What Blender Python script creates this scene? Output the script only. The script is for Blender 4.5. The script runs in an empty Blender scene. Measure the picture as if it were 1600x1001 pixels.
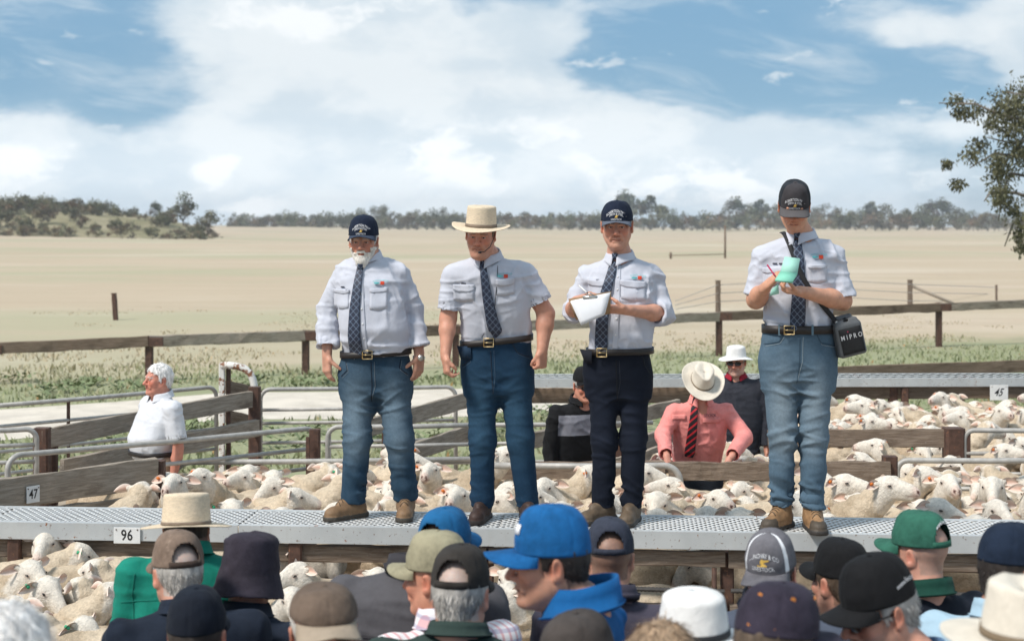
import bpy, bmesh, math, random
import numpy as np
from mathutils import Vector, Matrix, Euler
from mathutils.bvhtree import BVHTree

# ------------------------------------------------------------------ camera, sky, sun, exposure
F, ZC, HY, CX = 2444.0, 2.75, 350.0, 800.0      # focal length in px of a 1600 px frame, eye height, horizon row
SC = bpy.context.scene
COL = SC.collection
cam_d = bpy.data.cameras.new('camera')
cam = bpy.data.objects.new('camera', cam_d)
COL.objects.link(cam)
cam.location = (0, 0, ZC)
cam.rotation_euler = (math.radians(90), 0, 0)
cam_d.sensor_width = 36.0
cam_d.lens = F / 1600 * 36
cam_d.shift_y = -(500.5 - HY) / 1600
cam_d.clip_start = 0.1
cam_d.clip_end = 9000
cam_d.dof.use_dof = True
cam_d.dof.focus_distance = 8.9
cam_d.dof.aperture_fstop = 3.8
SC.camera = cam

SUN_EL, SUN_AZ = math.radians(51), math.radians(-128)    # azimuth from +Y clockwise: behind the camera, to the left
SKY_STRENGTH = 0.10
sun_d = bpy.data.lights.new('sun', 'SUN')
sun = bpy.data.objects.new('sun', sun_d)
COL.objects.link(sun)
sun_d.energy = 2.5
sun_d.angle = math.radians(10)
sun_d.color = (1.0, 0.945, 0.87)
sdir = Vector((math.sin(SUN_AZ) * math.cos(SUN_EL), math.cos(SUN_AZ) * math.cos(SUN_EL), math.sin(SUN_EL)))
sun.rotation_euler = sdir.to_track_quat('Z', 'Y').to_euler()
sun.location = sdir * 60

SC.view_settings.view_transform = 'Standard'
try:
    SC.view_settings.look = 'None'
except Exception:
    pass
SC.view_settings.exposure = 0.70
SC.view_settings.gamma = 1.0
SC.view_settings.use_curve_mapping = False
SC.render.engine = 'CYCLES'
SC.cycles.max_bounces = 6
SC.cycles.use_denoising = True


class NT:
    """small helper to write node trees"""
    def __init__(s, tree):
        s.t = tree
        s.t.nodes.clear()

    def n(s, typ, **kw):
        nd = s.t.nodes.new(typ)
        for k, v in kw.items():
            setattr(nd, k, v)
        return nd

    def put(s, sock, v):
        if v is None:
            return
        if isinstance(v, bpy.types.NodeSocket):
            s.t.links.new(v, sock)
        else:
            try:
                sock.default_value = v
            except Exception:
                sock.default_value = (*v, 1.0)

    def m(s, op, a, b=None, c=None, clamp=False):
        nd = s.n('ShaderNodeMath', operation=op)
        nd.use_clamp = clamp
        for i, v in enumerate((a, b, c)):
            s.put(nd.inputs[i], v) if v is not None else None
        return nd.outputs[0]

    def vm(s, op, a, b=None):
        nd = s.n('ShaderNodeVectorMath', operation=op)
        s.put(nd.inputs[0], a)
        if b is not None:
            s.put(nd.inputs[1], b)
        return nd.outputs[0]

    def mix(s, f, a, b, typ='MIX'):
        nd = s.n('ShaderNodeMix', data_type='RGBA', blend_type=typ)
        s.put(nd.inputs[0], f)
        s.put(nd.inputs[6], a if isinstance(a, bpy.types.NodeSocket) or len(a) == 4 else (*a, 1))
        s.put(nd.inputs[7], b if isinstance(b, bpy.types.NodeSocket) or len(b) == 4 else (*b, 1))
        return nd.outputs[2]

    def noise(s, vec, scale, detail=4, rough=.55, dist=0, out=0):
        nd = s.n('ShaderNodeTexNoise')
        if vec is not None:
            s.put(nd.inputs['Vector'], vec)
        nd.inputs['Scale'].default_value = scale
        nd.inputs['Detail'].default_value = detail
        nd.inputs['Roughness'].default_value = rough
        nd.inputs['Distortion'].default_value = dist
        return nd.outputs[out]

    def ramp(s, f, stops):
        nd = s.n('ShaderNodeValToRGB')
        s.put(nd.inputs[0], f)
        e = nd.color_ramp.elements
        while len(e) < len(stops):
            e.new(.5)
        for i, (p, c) in enumerate(stops):
            e[i].position = p
            e[i].color = (*c, 1) if len(c) == 3 else c
        return nd.outputs[0]

    def step(s, v, lo, hi):
        nd = s.n('ShaderNodeMapRange', interpolation_type='SMOOTHSTEP')
        s.put(nd.inputs[0], v)
        nd.inputs[1].default_value = lo
        nd.inputs[2].default_value = hi
        return nd.outputs[0]

    def xyz(s, v):
        nd = s.n('ShaderNodeSeparateXYZ')
        s.put(nd.inputs[0], v)
        return nd.outputs

    def comb(s, x, y, z):
        nd = s.n('ShaderNodeCombineXYZ')
        for i, v in enumerate((x, y, z)):
            s.put(nd.inputs[i], v)
        return nd.outputs[0]


def make_world():
    w = bpy.data.worlds.new('World')
    SC.world = w
    w.use_nodes = True
    T = NT(w.node_tree)
    sky = T.n('ShaderNodeTexSky', sky_type='NISHITA')
    sky.sun_disc = False
    sky.sun_elevation = SUN_EL
    sky.sun_rotation = SUN_AZ
    sky.air_density = 1.0
    sky.dust_density = 0.6
    sky.ozone_density = 2.0
    d = T.n('ShaderNodeTexCoord').outputs['Generated']
    X, Y, Z = T.xyz(d)[:3]
    az = T.m('ARCTAN2', X, Y)
    el = T.m('ARCSINE', Z)
    # warp the direction a little so that edges of cloud masses billow
    v = T.comb(az, T.m('MULTIPLY', el, 1.9), 0.0)
    wn = T.n('ShaderNodeTexNoise')
    T.put(wn.inputs['Vector'], v)
    wn.inputs['Scale'].default_value = 14
    wn.inputs['Detail'].default_value = 6
    wn.inputs['Roughness'].default_value = .6
    w_ = T.vm('SUBTRACT', wn.outputs[1], (.5, .5, .5))
    vw = T.vm('ADD', v, T.vm('MULTIPLY', w_, (.055, .055, 0)))
    uw, ew, _ = T.xyz(vw)[:3]
    ew = T.m('DIVIDE', ew, 1.9)
    base = T.noise(v, 7.5, 9, .56)
    fine = T.noise(T.comb(T.m('MULTIPLY', az, .55), T.m('MULTIPLY', el, 2.6), 3.1), 17, 7, .62)

    def blob(px, py, rx, ry, wt):
        a0 = math.atan((px - CX) / F)
        e0 = math.atan((HY - py) / F)
        dx = T.m('MULTIPLY', T.m('SUBTRACT', uw, a0), F / rx)
        dy = T.m('MULTIPLY', T.m('SUBTRACT', ew, e0), F / ry)
        r2 = T.m('ADD', T.m('MULTIPLY', dx, dx), T.m('MULTIPLY', dy, dy))
        g = T.m('POWER', 2.718, T.m('MULTIPLY', r2, -1.0))
        return T.m('MULTIPLY', g, wt)

    def total(lst):
        acc = None
        for b in lst:
            q = blob(*b)
            acc = q if acc is None else T.m('ADD', acc, q)
        return acc
    big = total([(480, 40, 230, 90, .75), (640, 150, 230, 110, .6), (470, 200, 190, 70, .3), (920, 210, 230, 70, .55), (360, 275, 420, 70, .35),
                 (30, 230, 110, 60, .35), (760, 270, 260, 70, .35), (1150, 270, 260, 60, .28), (1590, 70, 50, 100, .5), (850, 55, 95, 32, .38),
                 (900, 15, 50, 25, .25), (1330, 205, 260, 26, .22), (1450, 60, 60, 22, .22), (1290, 40, 190, 40, .16), (170, 135, 90, 26, .22),
                 (120, 75, 210, 60, -.32), (190, 165, 130, 45, -.28), (1060, 70, 190, 75, -.5), (1330, 130, 260, 45, -.36), (730, 20, 40, 30, -.2)])
    dens = T.m('ADD', T.m('ADD', base, T.m('MULTIPLY', T.m('SUBTRACT', fine, .5), .45)), big)
    # low sky everywhere carries a veil of thin cloud
    low = T.step(el, .13, 0.0)
    dens = T.m('ADD', dens, T.m('MULTIPLY', low, .12))
    # higher up, outside the picture, the broken cloud goes on, with cover added to make the fill less blue
    dens = T.m('ADD', dens, T.m('MULTIPLY', T.step(el, .2, .6), .18))
    cov = T.step(dens, .50, .78)
    cov = T.m('ADD', T.m('MULTIPLY', cov, .82), T.m('MULTIPLY', T.step(dens, .25, .95), .2), None, True)
    ci = T.noise(T.comb(T.m('ADD', T.m('MULTIPLY', az, .9), T.m('MULTIPLY', el, -1.4)), T.m('ADD', T.m('MULTIPLY', el, 5.0), T.m('MULTIPLY', az, 1.1)), 6.0), 9, 8, .62, .6)
    cov = T.m('MAXIMUM', cov, T.m('MULTIPLY', T.step(ci, .44, .74), .62))
    sm = T.noise(T.comb(T.m('MULTIPLY', az, 1.0), T.m('MULTIPLY', el, 2.4), 12.0), 26, 7, .55)
    cov = T.m('MAXIMUM', cov, T.m('MULTIPLY', T.step(sm, .60, .70), .75))
    shade = T.noise(T.vm('ADD', vw, (4.2, 1.3, 0)), 11, 6, .58)
    shade = T.m('ADD', T.m('MULTIPLY', T.step(shade, .36, .62), .75), T.m('MULTIPLY', T.step(dens, .55, 1.1), .3), None, True)
    ccol = T.mix(shade, (3.75, 4.5, 5.1), (5.3, 5.7, 5.95))
    # a second layer: crisp small cumulus heads low over the horizon
    cum = T.noise(T.vm('ADD', vw, (9.7, 5.1, 0)), 15, 10, .62)
    heads = total([(690, 255, 90, 60, .3), (420, 320, 50, 28, .34), (335, 268, 40, 18, .34), (870, 190, 90, 50, .25), (1130, 290, 120, 40, .2),
                   (220, 270, 60, 26, .22), (60, 255, 70, 40, .22), (1440, 275, 60, 25, .2), (480, 25, 200, 60, .2), (990, 285, 90, 40, .2)])
    hc = T.step(T.m('ADD', cum, heads), .63, .77)
    ccol2 = T.mix(hc, ccol, (6.1, 6.35, 6.5))
    cov2 = T.m('MAXIMUM', cov, T.m('MULTIPLY', hc, .9))
    blue = T.mix(.85, sky.outputs[0], (1.12, 2.32, 3.55))
    blue = T.mix(T.step(el, .075, 0.0), blue, (2.75, 3.45, 3.95))
    col = T.mix(cov2, blue, ccol2)
    hb = T.m('ADD', 1.0, T.m('MULTIPLY', T.step(el, .10, 0.0), .24))
    col = T.vm('MULTIPLY', col, T.comb(hb, hb, hb))
    below = T.step(el, 0.0, -.02)
    col = T.mix(below, col, (3.6, 3.6, 3.4))
    bg = T.n('ShaderNodeBackground')
    T.put(bg.inputs[0], col)
    bg.inputs[1].default_value = SKY_STRENGTH
    out = T.n('ShaderNodeOutputWorld')
    T.t.links.new(bg.outputs[0], out.inputs[0])


make_world()

WZ = 1.03      # height of the walkway the men stand on
rng = np.random.default_rng(7)
random.seed(7)


def P(px, py, Y):
    return np.array([(px - CX) / F * Y, Y, ZC - (py - HY) / F * Y])


def G(px, py, z=0.0):
    """point of the plane at height z seen at this row and column"""
    Y = (ZC - z) * F / (py - HY)
    return np.array([(px - CX) / F * Y, Y, z])


# ------------------------------------------------------------------ materials
MATS = {}


def new_mat(name):
    m = bpy.data.materials.new(name)
    m.use_nodes = True
    return m, NT(m.node_tree)


def finish(T, col, rough=.7, bump=None, bstr=.2, bdist=.01, metal=0, sss=0, spec=.5, sheen=0, emit=None):
    p = T.n('ShaderNodeBsdfPrincipled')
    T.put(p.inputs['Base Color'], col if isinstance(col, bpy.types.NodeSocket) or len(col) == 4 else (*col, 1))
    T.put(p.inputs['Roughness'], rough)
    p.inputs['Metallic'].default_value = metal
    p.inputs['Specular IOR Level'].default_value = spec
    if sss:
        p.inputs['Subsurface Weight'].default_value = sss
        p.inputs['Subsurface Radius'].default_value = (1.0, .35, .2)
        p.inputs['Subsurface Scale'].default_value = .012
    if sheen:
        p.inputs['Sheen Weight'].default_value = sheen
        p.inputs['Sheen Roughness'].default_value = .5
    if bump is not None:
        b = T.n('ShaderNodeBump')
        b.inputs['Strength'].default_value = bstr
        b.inputs['Distance'].default_value = bdist
        T.put(b.inputs['Height'], bump)
        T.t.links.new(b.outputs[0], p.inputs['Normal'])
    o = T.n('ShaderNodeOutputMaterial')
    T.t.links.new(p.outputs[0], o.inputs[0])
    return p


def mat(name, col, rough=.75, var=.12, scale=6, bump=.0, bscale=150, metal=0, col2=None, c2lo=.55, c2hi=.7, sheen=0, spec=.4, stretch=(1, 1, 1), bdist=.003):
    if name in MATS:
        return MATS[name]
    m, T = new_mat(name)
    co = T.n('ShaderNodeTexCoord').outputs['Object']
    co = T.vm('MULTIPLY', co, stretch)
    n = T.noise(co, scale, 5, .6)
    lo = tuple(c * (1 - var) for c in col)
    hi = tuple(min(1, c * (1 + var)) for c in col)
    c = T.mix(T.step(n, .3, .7), lo, hi)
    if col2 is not None:
        n2 = T.noise(T.vm('ADD', co, (3.3, 7.1, 1.7)), scale * 1.7, 6, .65)
        c = T.mix(T.step(n2, c2lo, c2hi), c, col2)
    b = T.noise(co, bscale, 3, .6) if bump else None
    finish(T, c, rough, b, bump, bdist, metal, 0, spec, sheen)
    MATS[name] = m
    return m


def mat_vcol(name, rough=.6, var=.1, scale=40, bump=.15, bscale=300, sss=0, bdist=.002, spec=.4, streak=None):
    """colour comes from the mesh's own colour attribute (skin, hair, wool, denim wear)"""
    if name in MATS:
        return MATS[name]
    m, T = new_mat(name)
    co = T.n('ShaderNodeTexCoord').outputs['Object']
    if streak:
        co = T.vm('MULTIPLY', co, streak)
    a = T.n('ShaderNodeAttribute', attribute_name='col').outputs['Color']
    n = T.noise(co, scale, 5, .65)
    f = T.m('ADD', 1 - var, T.m('MULTIPLY', T.step(n, .28, .72), 2 * var))
    c = T.vm('MULTIPLY', a, T.comb(f, f, f))
    b = T.noise(co, bscale, 4, .65) if bump else None
    finish(T, c, rough, b, bump, bdist, 0, sss, spec)
    MATS[name] = m
    return m


# ------------------------------------------------------------------ objects
def put_props(o, label=None, cat=None, group=None, kind=None):
    if label:
        o['label'] = label
    if cat:
        o['category'] = cat
    if group:
        o['group'] = group
    if kind:
        o['kind'] = kind
    return o


def empty(name, loc, label, cat, group=None, rz=0):
    o = bpy.data.objects.new(name, None)
    o.empty_display_size = .1
    o.location = tuple(loc)
    o.rotation_euler = (0, 0, rz)
    COL.objects.link(o)
    return put_props(o, label, cat, group)


def make_mesh(name, V, Q, tris=None, col=None, smooth=True, gr=None, fmat=None):
    me = bpy.data.meshes.new(name)
    V = np.asarray(V, np.float32)
    fl = []
    Q = np.asarray(Q, np.int32).reshape(-1, 4) if Q is not None and len(Q) else np.zeros((0, 4), np.int32)
    Tt = np.asarray(tris, np.int32).reshape(-1, 3) if tris is not None and len(tris) else np.zeros((0, 3), np.int32)
    me.vertices.add(len(V))
    me.vertices.foreach_set('co', V.ravel())
    nl = Q.size + Tt.size
    me.loops.add(nl)
    me.loops.foreach_set('vertex_index', np.concatenate([Q.ravel(), Tt.ravel()]))
    nf = len(Q) + len(Tt)
    me.polygons.add(nf)
    st = np.concatenate([np.arange(len(Q)) * 4, Q.size + np.arange(len(Tt)) * 3]).astype(np.int32)
    me.polygons.foreach_set('loop_start', st)
    me.polygons.foreach_set('use_smooth', np.full(nf, bool(smooth)))
    if fmat is not None:
        me.polygons.foreach_set('material_index', np.asarray(fmat, np.int32))
    if col is not None:
        a = me.color_attributes.new('col', 'FLOAT_COLOR', 'POINT')
        c4 = np.ones((len(V), 4), np.float32)
        c4[:, :3] = col
        a.data.foreach_set('color', c4.ravel())
    if gr is not None:
        a = me.attributes.new('gr', 'FLOAT_VECTOR', 'POINT')
        a.data.foreach_set('vector', np.asarray(gr, np.float32).ravel())
    me.update(calc_edges=True)
    me.validate()
    return me


def obj(name, me, mats, parent=None, loc=None):
    o = bpy.data.objects.new(name, me)
    if not isinstance(mats, (list, tuple)):
        mats = [mats]
    if len(me.materials) == 0:
        for m in mats:
            me.materials.append(m)
    COL.objects.link(o)
    if parent is not None:
        o.parent = parent
    if loc is not None:
        o.location = tuple(loc)
    return o


class MB:
    """collects shapes, becomes one mesh"""
    def __init__(s):
        s.V, s.Q, s.T, s.g = [], [], [], []
        s.n = 0

    def add(s, V, Q=(), T=(), gr=None):
        V = np.asarray(V, float).reshape(-1, 3)
        s.V.append(V)
        s.g.append(np.zeros((len(V), 3)) if gr is None else np.asarray(gr, float))
        if len(Q):
            s.Q.append(np.asarray(Q).reshape(-1, 4) + s.n)
        if len(T):
            s.T.append(np.asarray(T).reshape(-1, 3) + s.n)
        s.n += len(V)
        return s

    BOXQ = [(0, 1, 3, 2), (4, 6, 7, 5), (0, 4, 5, 1), (2, 3, 7, 6), (0, 2, 6, 4), (1, 5, 7, 3)]

    def box(s, c, h, R=None):
        c = np.asarray(c, float)
        sg = np.array([(x, y, z) for x in (-1, 1) for y in (-1, 1) for z in (-1, 1)], float) * np.asarray(h, float)
        if R is not None:
            sg = sg @ np.asarray(R).T
        return s.add(sg + c, MB.BOXQ)

    def beam(s, a, b, w, h, seg=1, wob=0.0, seed=0):
        """plank from a to b: w = thickness (horizontal), h = height (vertical-ish); edges slightly uneven, grain stored"""
        a, b = np.asarray(a, float), np.asarray(b, float)
        d = b - a
        L = np.linalg.norm(d)
        d = d / L
        up = np.array([0, 0, 1.0])
        if abs(d[2]) > .9:
            up = np.array([0, 1.0, 0])
        sd = np.cross(d, up)
        sd /= np.linalg.norm(sd)
        up = np.cross(sd, d)
        r = np.random.default_rng(seed + int(abs(a[0] * 91 + a[1] * 37) * 10))
        ch = min(w, h) * .12
        prof = np.array([(-w / 2 + ch, -h / 2), (w / 2 - ch, -h / 2), (w / 2, -h / 2 + ch), (w / 2, h / 2 - ch), (w / 2 - ch, h / 2), (-w / 2 + ch, h / 2), (-w / 2, h / 2 - ch), (-w / 2, -h / 2 + ch)])
        n = seg + 1
        V, Gs = [], []
        off = r.random() * 50
        for i in range(n):
            t = i / seg
            pj = prof + (r.normal(0, wob, prof.shape) if wob else 0)
            V.append(a + d * L * t + pj[:, :1] * sd + pj[:, 1:] * up)
            Gs.append(np.c_[np.full(8, L * t + off), pj])
        Q = []
        for i in range(seg):
            for j in range(8):
                k = (j + 1) % 8
                Q.append((i * 8 + j, i * 8 + k, (i + 1) * 8 + k, (i + 1) * 8 + j))
        e = (n - 1) * 8
        Q += [(3, 2, 1, 0), (7, 4, 3, 0), (7, 6, 5, 4), (e, e + 1, e + 2, e + 3), (e, e + 3, e + 4, e + 7), (e + 4, e + 5, e + 6, e + 7)]
        return s.add(np.concatenate(V), Q, gr=np.concatenate(Gs))

    def tube(s, pts, r, n=8, cap=True):
        pts = np.asarray(pts, float)
        m = len(pts)
        rr = np.broadcast_to(np.asarray(r, float), (m,))
        tg = np.gradient(pts, axis=0)
        tg /= np.linalg.norm(tg, axis=1)[:, None] + 1e-12
        ref = np.array([0, 0, 1.0]) if abs(tg[0][2]) < .9 else np.array([1.0, 0, 0])
        u = np.cross(tg[0], ref)
        u /= np.linalg.norm(u)
        V = []
        an = np.arange(n) / n * 2 * math.pi
        for i in range(m):
            u = u - tg[i] * np.dot(u, tg[i])
            u /= np.linalg.norm(u) + 1e-12
            w = np.cross(tg[i], u)
            V.append(pts[i] + rr[i] * (np.cos(an)[:, None] * u + np.sin(an)[:, None] * w))
        Q = [(i * n + j, i * n + (j + 1) % n, (i + 1) * n + (j + 1) % n, (i + 1) * n + j) for i in range(m - 1) for j in range(n)]
        T = []
        V = np.concatenate(V)
        if cap:
            V = np.concatenate([V, pts[:1], pts[-1:]])
            a, b = m * n, m * n + 1
            T = [(a, (j + 1) % n, j) for j in range(n)] + [(b, (m - 1) * n + j, (m - 1) * n + (j + 1) % n) for j in range(n)]
        return s.add(V, Q, T)

    def grid(s, Pts, closed_u=False, flip=False):
        """Pts [m][n][3] sheet"""
        Pts = np.asarray(Pts, float)
        m, n = Pts.shape[:2]
        Q = []
        for i in range(m if closed_u else m - 1):
            for j in range(n - 1):
                a, b = i * n + j, ((i + 1) % m) * n + j
                q = (a, b, b + 1, a + 1)
                Q.append(q[::-1] if flip else q)
        return s.add(Pts.reshape(-1, 3), Q)

    def mesh(s, name, smooth=False, off=None, col=None):
        V = np.concatenate(s.V)
        if off is not None:
            V = V - np.asarray(off)
        Q = np.concatenate(s.Q) if s.Q else None
        T = np.concatenate(s.T) if s.T else None
        return make_mesh(name, V, Q, T, col, smooth, np.concatenate(s.g))

    def obj(s, name, m, parent=None, smooth=False, off=None, col=None):
        if off is None and parent is not None:
            off = np.array(parent.location)
        return obj(name, s.mesh(name, smooth, off, col), m, parent)


def solid(o, t, off=0.0):
    md = o.modifiers.new('solid', 'SOLIDIFY')
    md.thickness = t
    md.offset = off
    return o


def text_mesh(s, size, extr=0.0, off=0.0, res=2):
    """flat lettering as vertices and triangles in its own plane, centred"""
    c = bpy.data.curves.new('lettering', 'FONT')
    c.body = s
    c.size = size
    c.align_x = 'CENTER'
    c.align_y = 'CENTER'
    c.resolution_u = res
    c.offset = off
    o = bpy.data.objects.new('lettering', c)
    COL.objects.link(o)
    dg = bpy.context.evaluated_depsgraph_get()
    me = bpy.data.meshes.new_from_object(o.evaluated_get(dg))
    me.calc_loop_triangles()
    V = np.array([v.co[:] for v in me.vertices])
    T = np.array([t.vertices[:] for t in me.loop_triangles])
    bpy.data.objects.remove(o)
    bpy.data.curves.remove(c)
    bpy.data.meshes.remove(me)
    # cut long triangles so that the lettering can follow a curved surface
    return V, T


def copy_tree(o, parent=None):
    c = o.copy()
    COL.objects.link(c)
    if parent is not None:
        c.parent = parent
    for ch in o.children:
        copy_tree(ch, c)
    return c


# ------------------------------------------------------------------ noise and distance fields
def _hash(i, j, k, seed):
    h = (i.astype(np.int64) * 374761393 + j.astype(np.int64) * 668265263 + k.astype(np.int64) * 2147483647 + seed * 974634777) & 0xffffffff
    h = (h ^ (h >> 13)) * 1274126177 & 0xffffffff
    h = h ^ (h >> 16)
    return (h & 0xffffff) / float(0xffffff)


def vnoise(p, seed=0):
    p = np.asarray(p, float)
    f = np.floor(p)
    t = p - f
    t = t * t * (3 - 2 * t)
    i, j, k = f[:, 0].astype(np.int64), f[:, 1].astype(np.int64), f[:, 2].astype(np.int64)
    r = 0
    for a in (0, 1):
        for b in (0, 1):
            for c in (0, 1):
                w = (t[:, 0] if a else 1 - t[:, 0]) * (t[:, 1] if b else 1 - t[:, 1]) * (t[:, 2] if c else 1 - t[:, 2])
                r = r + w * _hash(i + a, j + b, k + c, seed)
    return r


def fbm(p, seed=0, n=3):
    r, a, s = 0, .5, 0
    for o in range(n):
        r = r + a * vnoise(p * 2 ** o, seed + o * 17)
        s += a
        a *= .5
    return r / s


def smin(a, b, k):
    if k <= 0:
        return np.minimum(a, b)
    h = np.maximum(k - np.abs(a - b), 0) / k
    return np.minimum(a, b) - h * h * k * .25


def rot(yaw=0, pitch=0, roll=0):
    """degrees; yaw about z, pitch positive = nod down (for something facing -y), roll about the facing axis"""
    return np.array(Matrix.Rotation(math.radians(yaw), 3, 'Z') @ Matrix.Rotation(math.radians(pitch), 3, 'X') @ Matrix.Rotation(math.radians(roll), 3, 'Y'))


def axis(lo, hi, h, fine=()):
    """grid coordinates from lo to hi with step h, finer inside the given intervals"""
    out = [lo]
    while out[-1] < hi:
        x = out[-1]
        st = h
        for a, b, hf in fine:
            if a - 1e-9 <= x < b:
                st = min(st, hf)
            elif x < a and x + st > a:
                st = max(min(st, a - x), 1e-3)
        out.append(x + st)
    return np.array(out)


class Field:
    def __init__(s, xs, ys, zs):
        s.ax = (np.asarray(xs), np.asarray(ys), np.asarray(zs))
        s.v = np.full(tuple(len(a) for a in s.ax), 1.0, np.float32)

    def blk(s, lo, hi):
        sl = []
        for a, l, h in zip(s.ax, lo, hi):
            i0 = max(0, np.searchsorted(a, l) - 2)
            i1 = min(len(a), np.searchsorted(a, h) + 2)
            sl.append(slice(i0, max(i1, i0)))
        X = s.ax[0][sl[0]][:, None, None]
        Y = s.ax[1][sl[1]][None, :, None]
        Z = s.ax[2][sl[2]][None, None, :]
        return tuple(sl), X, Y, Z

    def op(s, fn, lo, hi, k=0.0, sub=False, pad=.02):
        lo = np.asarray(lo) - pad - k
        hi = np.asarray(hi) + pad + k
        sl, X, Y, Z = s.blk(lo, hi)
        b = s.v[sl]
        if b.size == 0:
            return s
        d = fn(X, Y, Z)
        if sub:
            s.v[sl] = -smin(-b, d, k)
        else:
            s.v[sl] = smin(b, d, k)
        return s

    def cone(s, a, b, ra, rb, k=0.0, sub=False, n=None, q=1.0):
        a, b = np.asarray(a, float), np.asarray(b, float)
        r = max(ra, rb)
        return s.op(lambda X, Y, Z: d_cone(X, Y, Z, a, b, ra, rb, n, q), np.minimum(a, b) - r, np.maximum(a, b) + r, k, sub)

    def ell(s, c, r, k=0.0, R=None, sub=False):
        m = max(r)
        c = np.asarray(c, float)
        return s.op(lambda X, Y, Z: d_ell(X, Y, Z, c, r, R), c - m, c + m, k, sub)

    def box(s, c, h, rd=.005, k=0.0, R=None, sub=False):
        m = float(np.linalg.norm(h))
        c = np.asarray(c, float)
        return s.op(lambda X, Y, Z: d_box(X, Y, Z, c, h, R, rd), c - m, c + m, k, sub)

    def mesh(s):
        return surface_nets(s.v, *s.ax)


def d_cone(X, Y, Z, a, b, ra, rb, n=None, q=1.0):
    ba = b - a
    L2 = float(ba @ ba) + 1e-12
    x, y, z = X - a[0], Y - a[1], Z - a[2]
    t = np.clip((x * ba[0] + y * ba[1] + z * ba[2]) / L2, 0, 1)
    vx, vy, vz = x - ba[0] * t, y - ba[1] * t, z - ba[2] * t
    d2 = vx * vx + vy * vy + vz * vz
    if n is not None:
        c = vx * n[0] + vy * n[1] + vz * n[2]
        d2 = d2 + (q * q - 1) * c * c
    return np.sqrt(d2) - (ra + (rb - ra) * t)


def _loc(X, Y, Z, c, R):
    x, y, z = X - c[0], Y - c[1], Z - c[2]
    if R is None:
        return x, y, z
    return (R[0][0] * x + R[1][0] * y + R[2][0] * z, R[0][1] * x + R[1][1] * y + R[2][1] * z, R[0][2] * x + R[1][2] * y + R[2][2] * z)


def d_ell(X, Y, Z, c, r, R=None):
    x, y, z = _loc(X, Y, Z, c, R)
    k0 = np.sqrt((x / r[0]) ** 2 + (y / r[1]) ** 2 + (z / r[2]) ** 2)
    k1 = np.sqrt((x / r[0] ** 2) ** 2 + (y / r[1] ** 2) ** 2 + (z / r[2] ** 2) ** 2) + 1e-9
    return k0 * (k0 - 1) / k1


def d_box(X, Y, Z, c, h, R=None, rd=.005):
    x, y, z = _loc(X, Y, Z, c, R)
    qx, qy, qz = np.abs(x) - h[0] + rd, np.abs(y) - h[1] + rd, np.abs(z) - h[2] + rd
    o = np.sqrt(np.maximum(qx, 0) ** 2 + np.maximum(qy, 0) ** 2 + np.maximum(qz, 0) ** 2)
    return o + np.minimum(np.maximum(np.maximum(qx, qy), qz), 0) - rd


def d_loft(X, Y, Z, secs, yaw=0.0, pw=2.3):
    """stack of (cx, cy, cz, a, b) sections sorted by z, superellipse in the frame turned by yaw"""
    S = sorted(secs, key=lambda q: q[2])
    zs = np.array([q[2] for q in S])
    z = Z.ravel()
    zz = np.linspace(zs[0], zs[-1], 160)
    out = []
    for i in (0, 1, 3, 4):
        v = np.interp(zz, zs, [q[i] for q in S])
        kf = np.ones(9) / 9
        v = np.convolve(np.pad(v, 4, mode='edge'), kf, 'valid')
        out.append(np.interp(z, zz, v)[None, None, :])
    cx, cy, a, b = out
    x, y = X - cx, Y - cy
    c, s_ = math.cos(yaw), math.sin(yaw)
    u, v = c * x + s_ * y, -s_ * x + c * y
    r = (np.abs(u / a) ** pw + np.abs(v / b) ** pw) ** (1 / pw)
    d = (r - 1) * np.minimum(a, b)
    e = np.maximum(zs[0] - Z, Z - zs[-1])
    return np.maximum(d, e + 0 * d)


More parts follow.
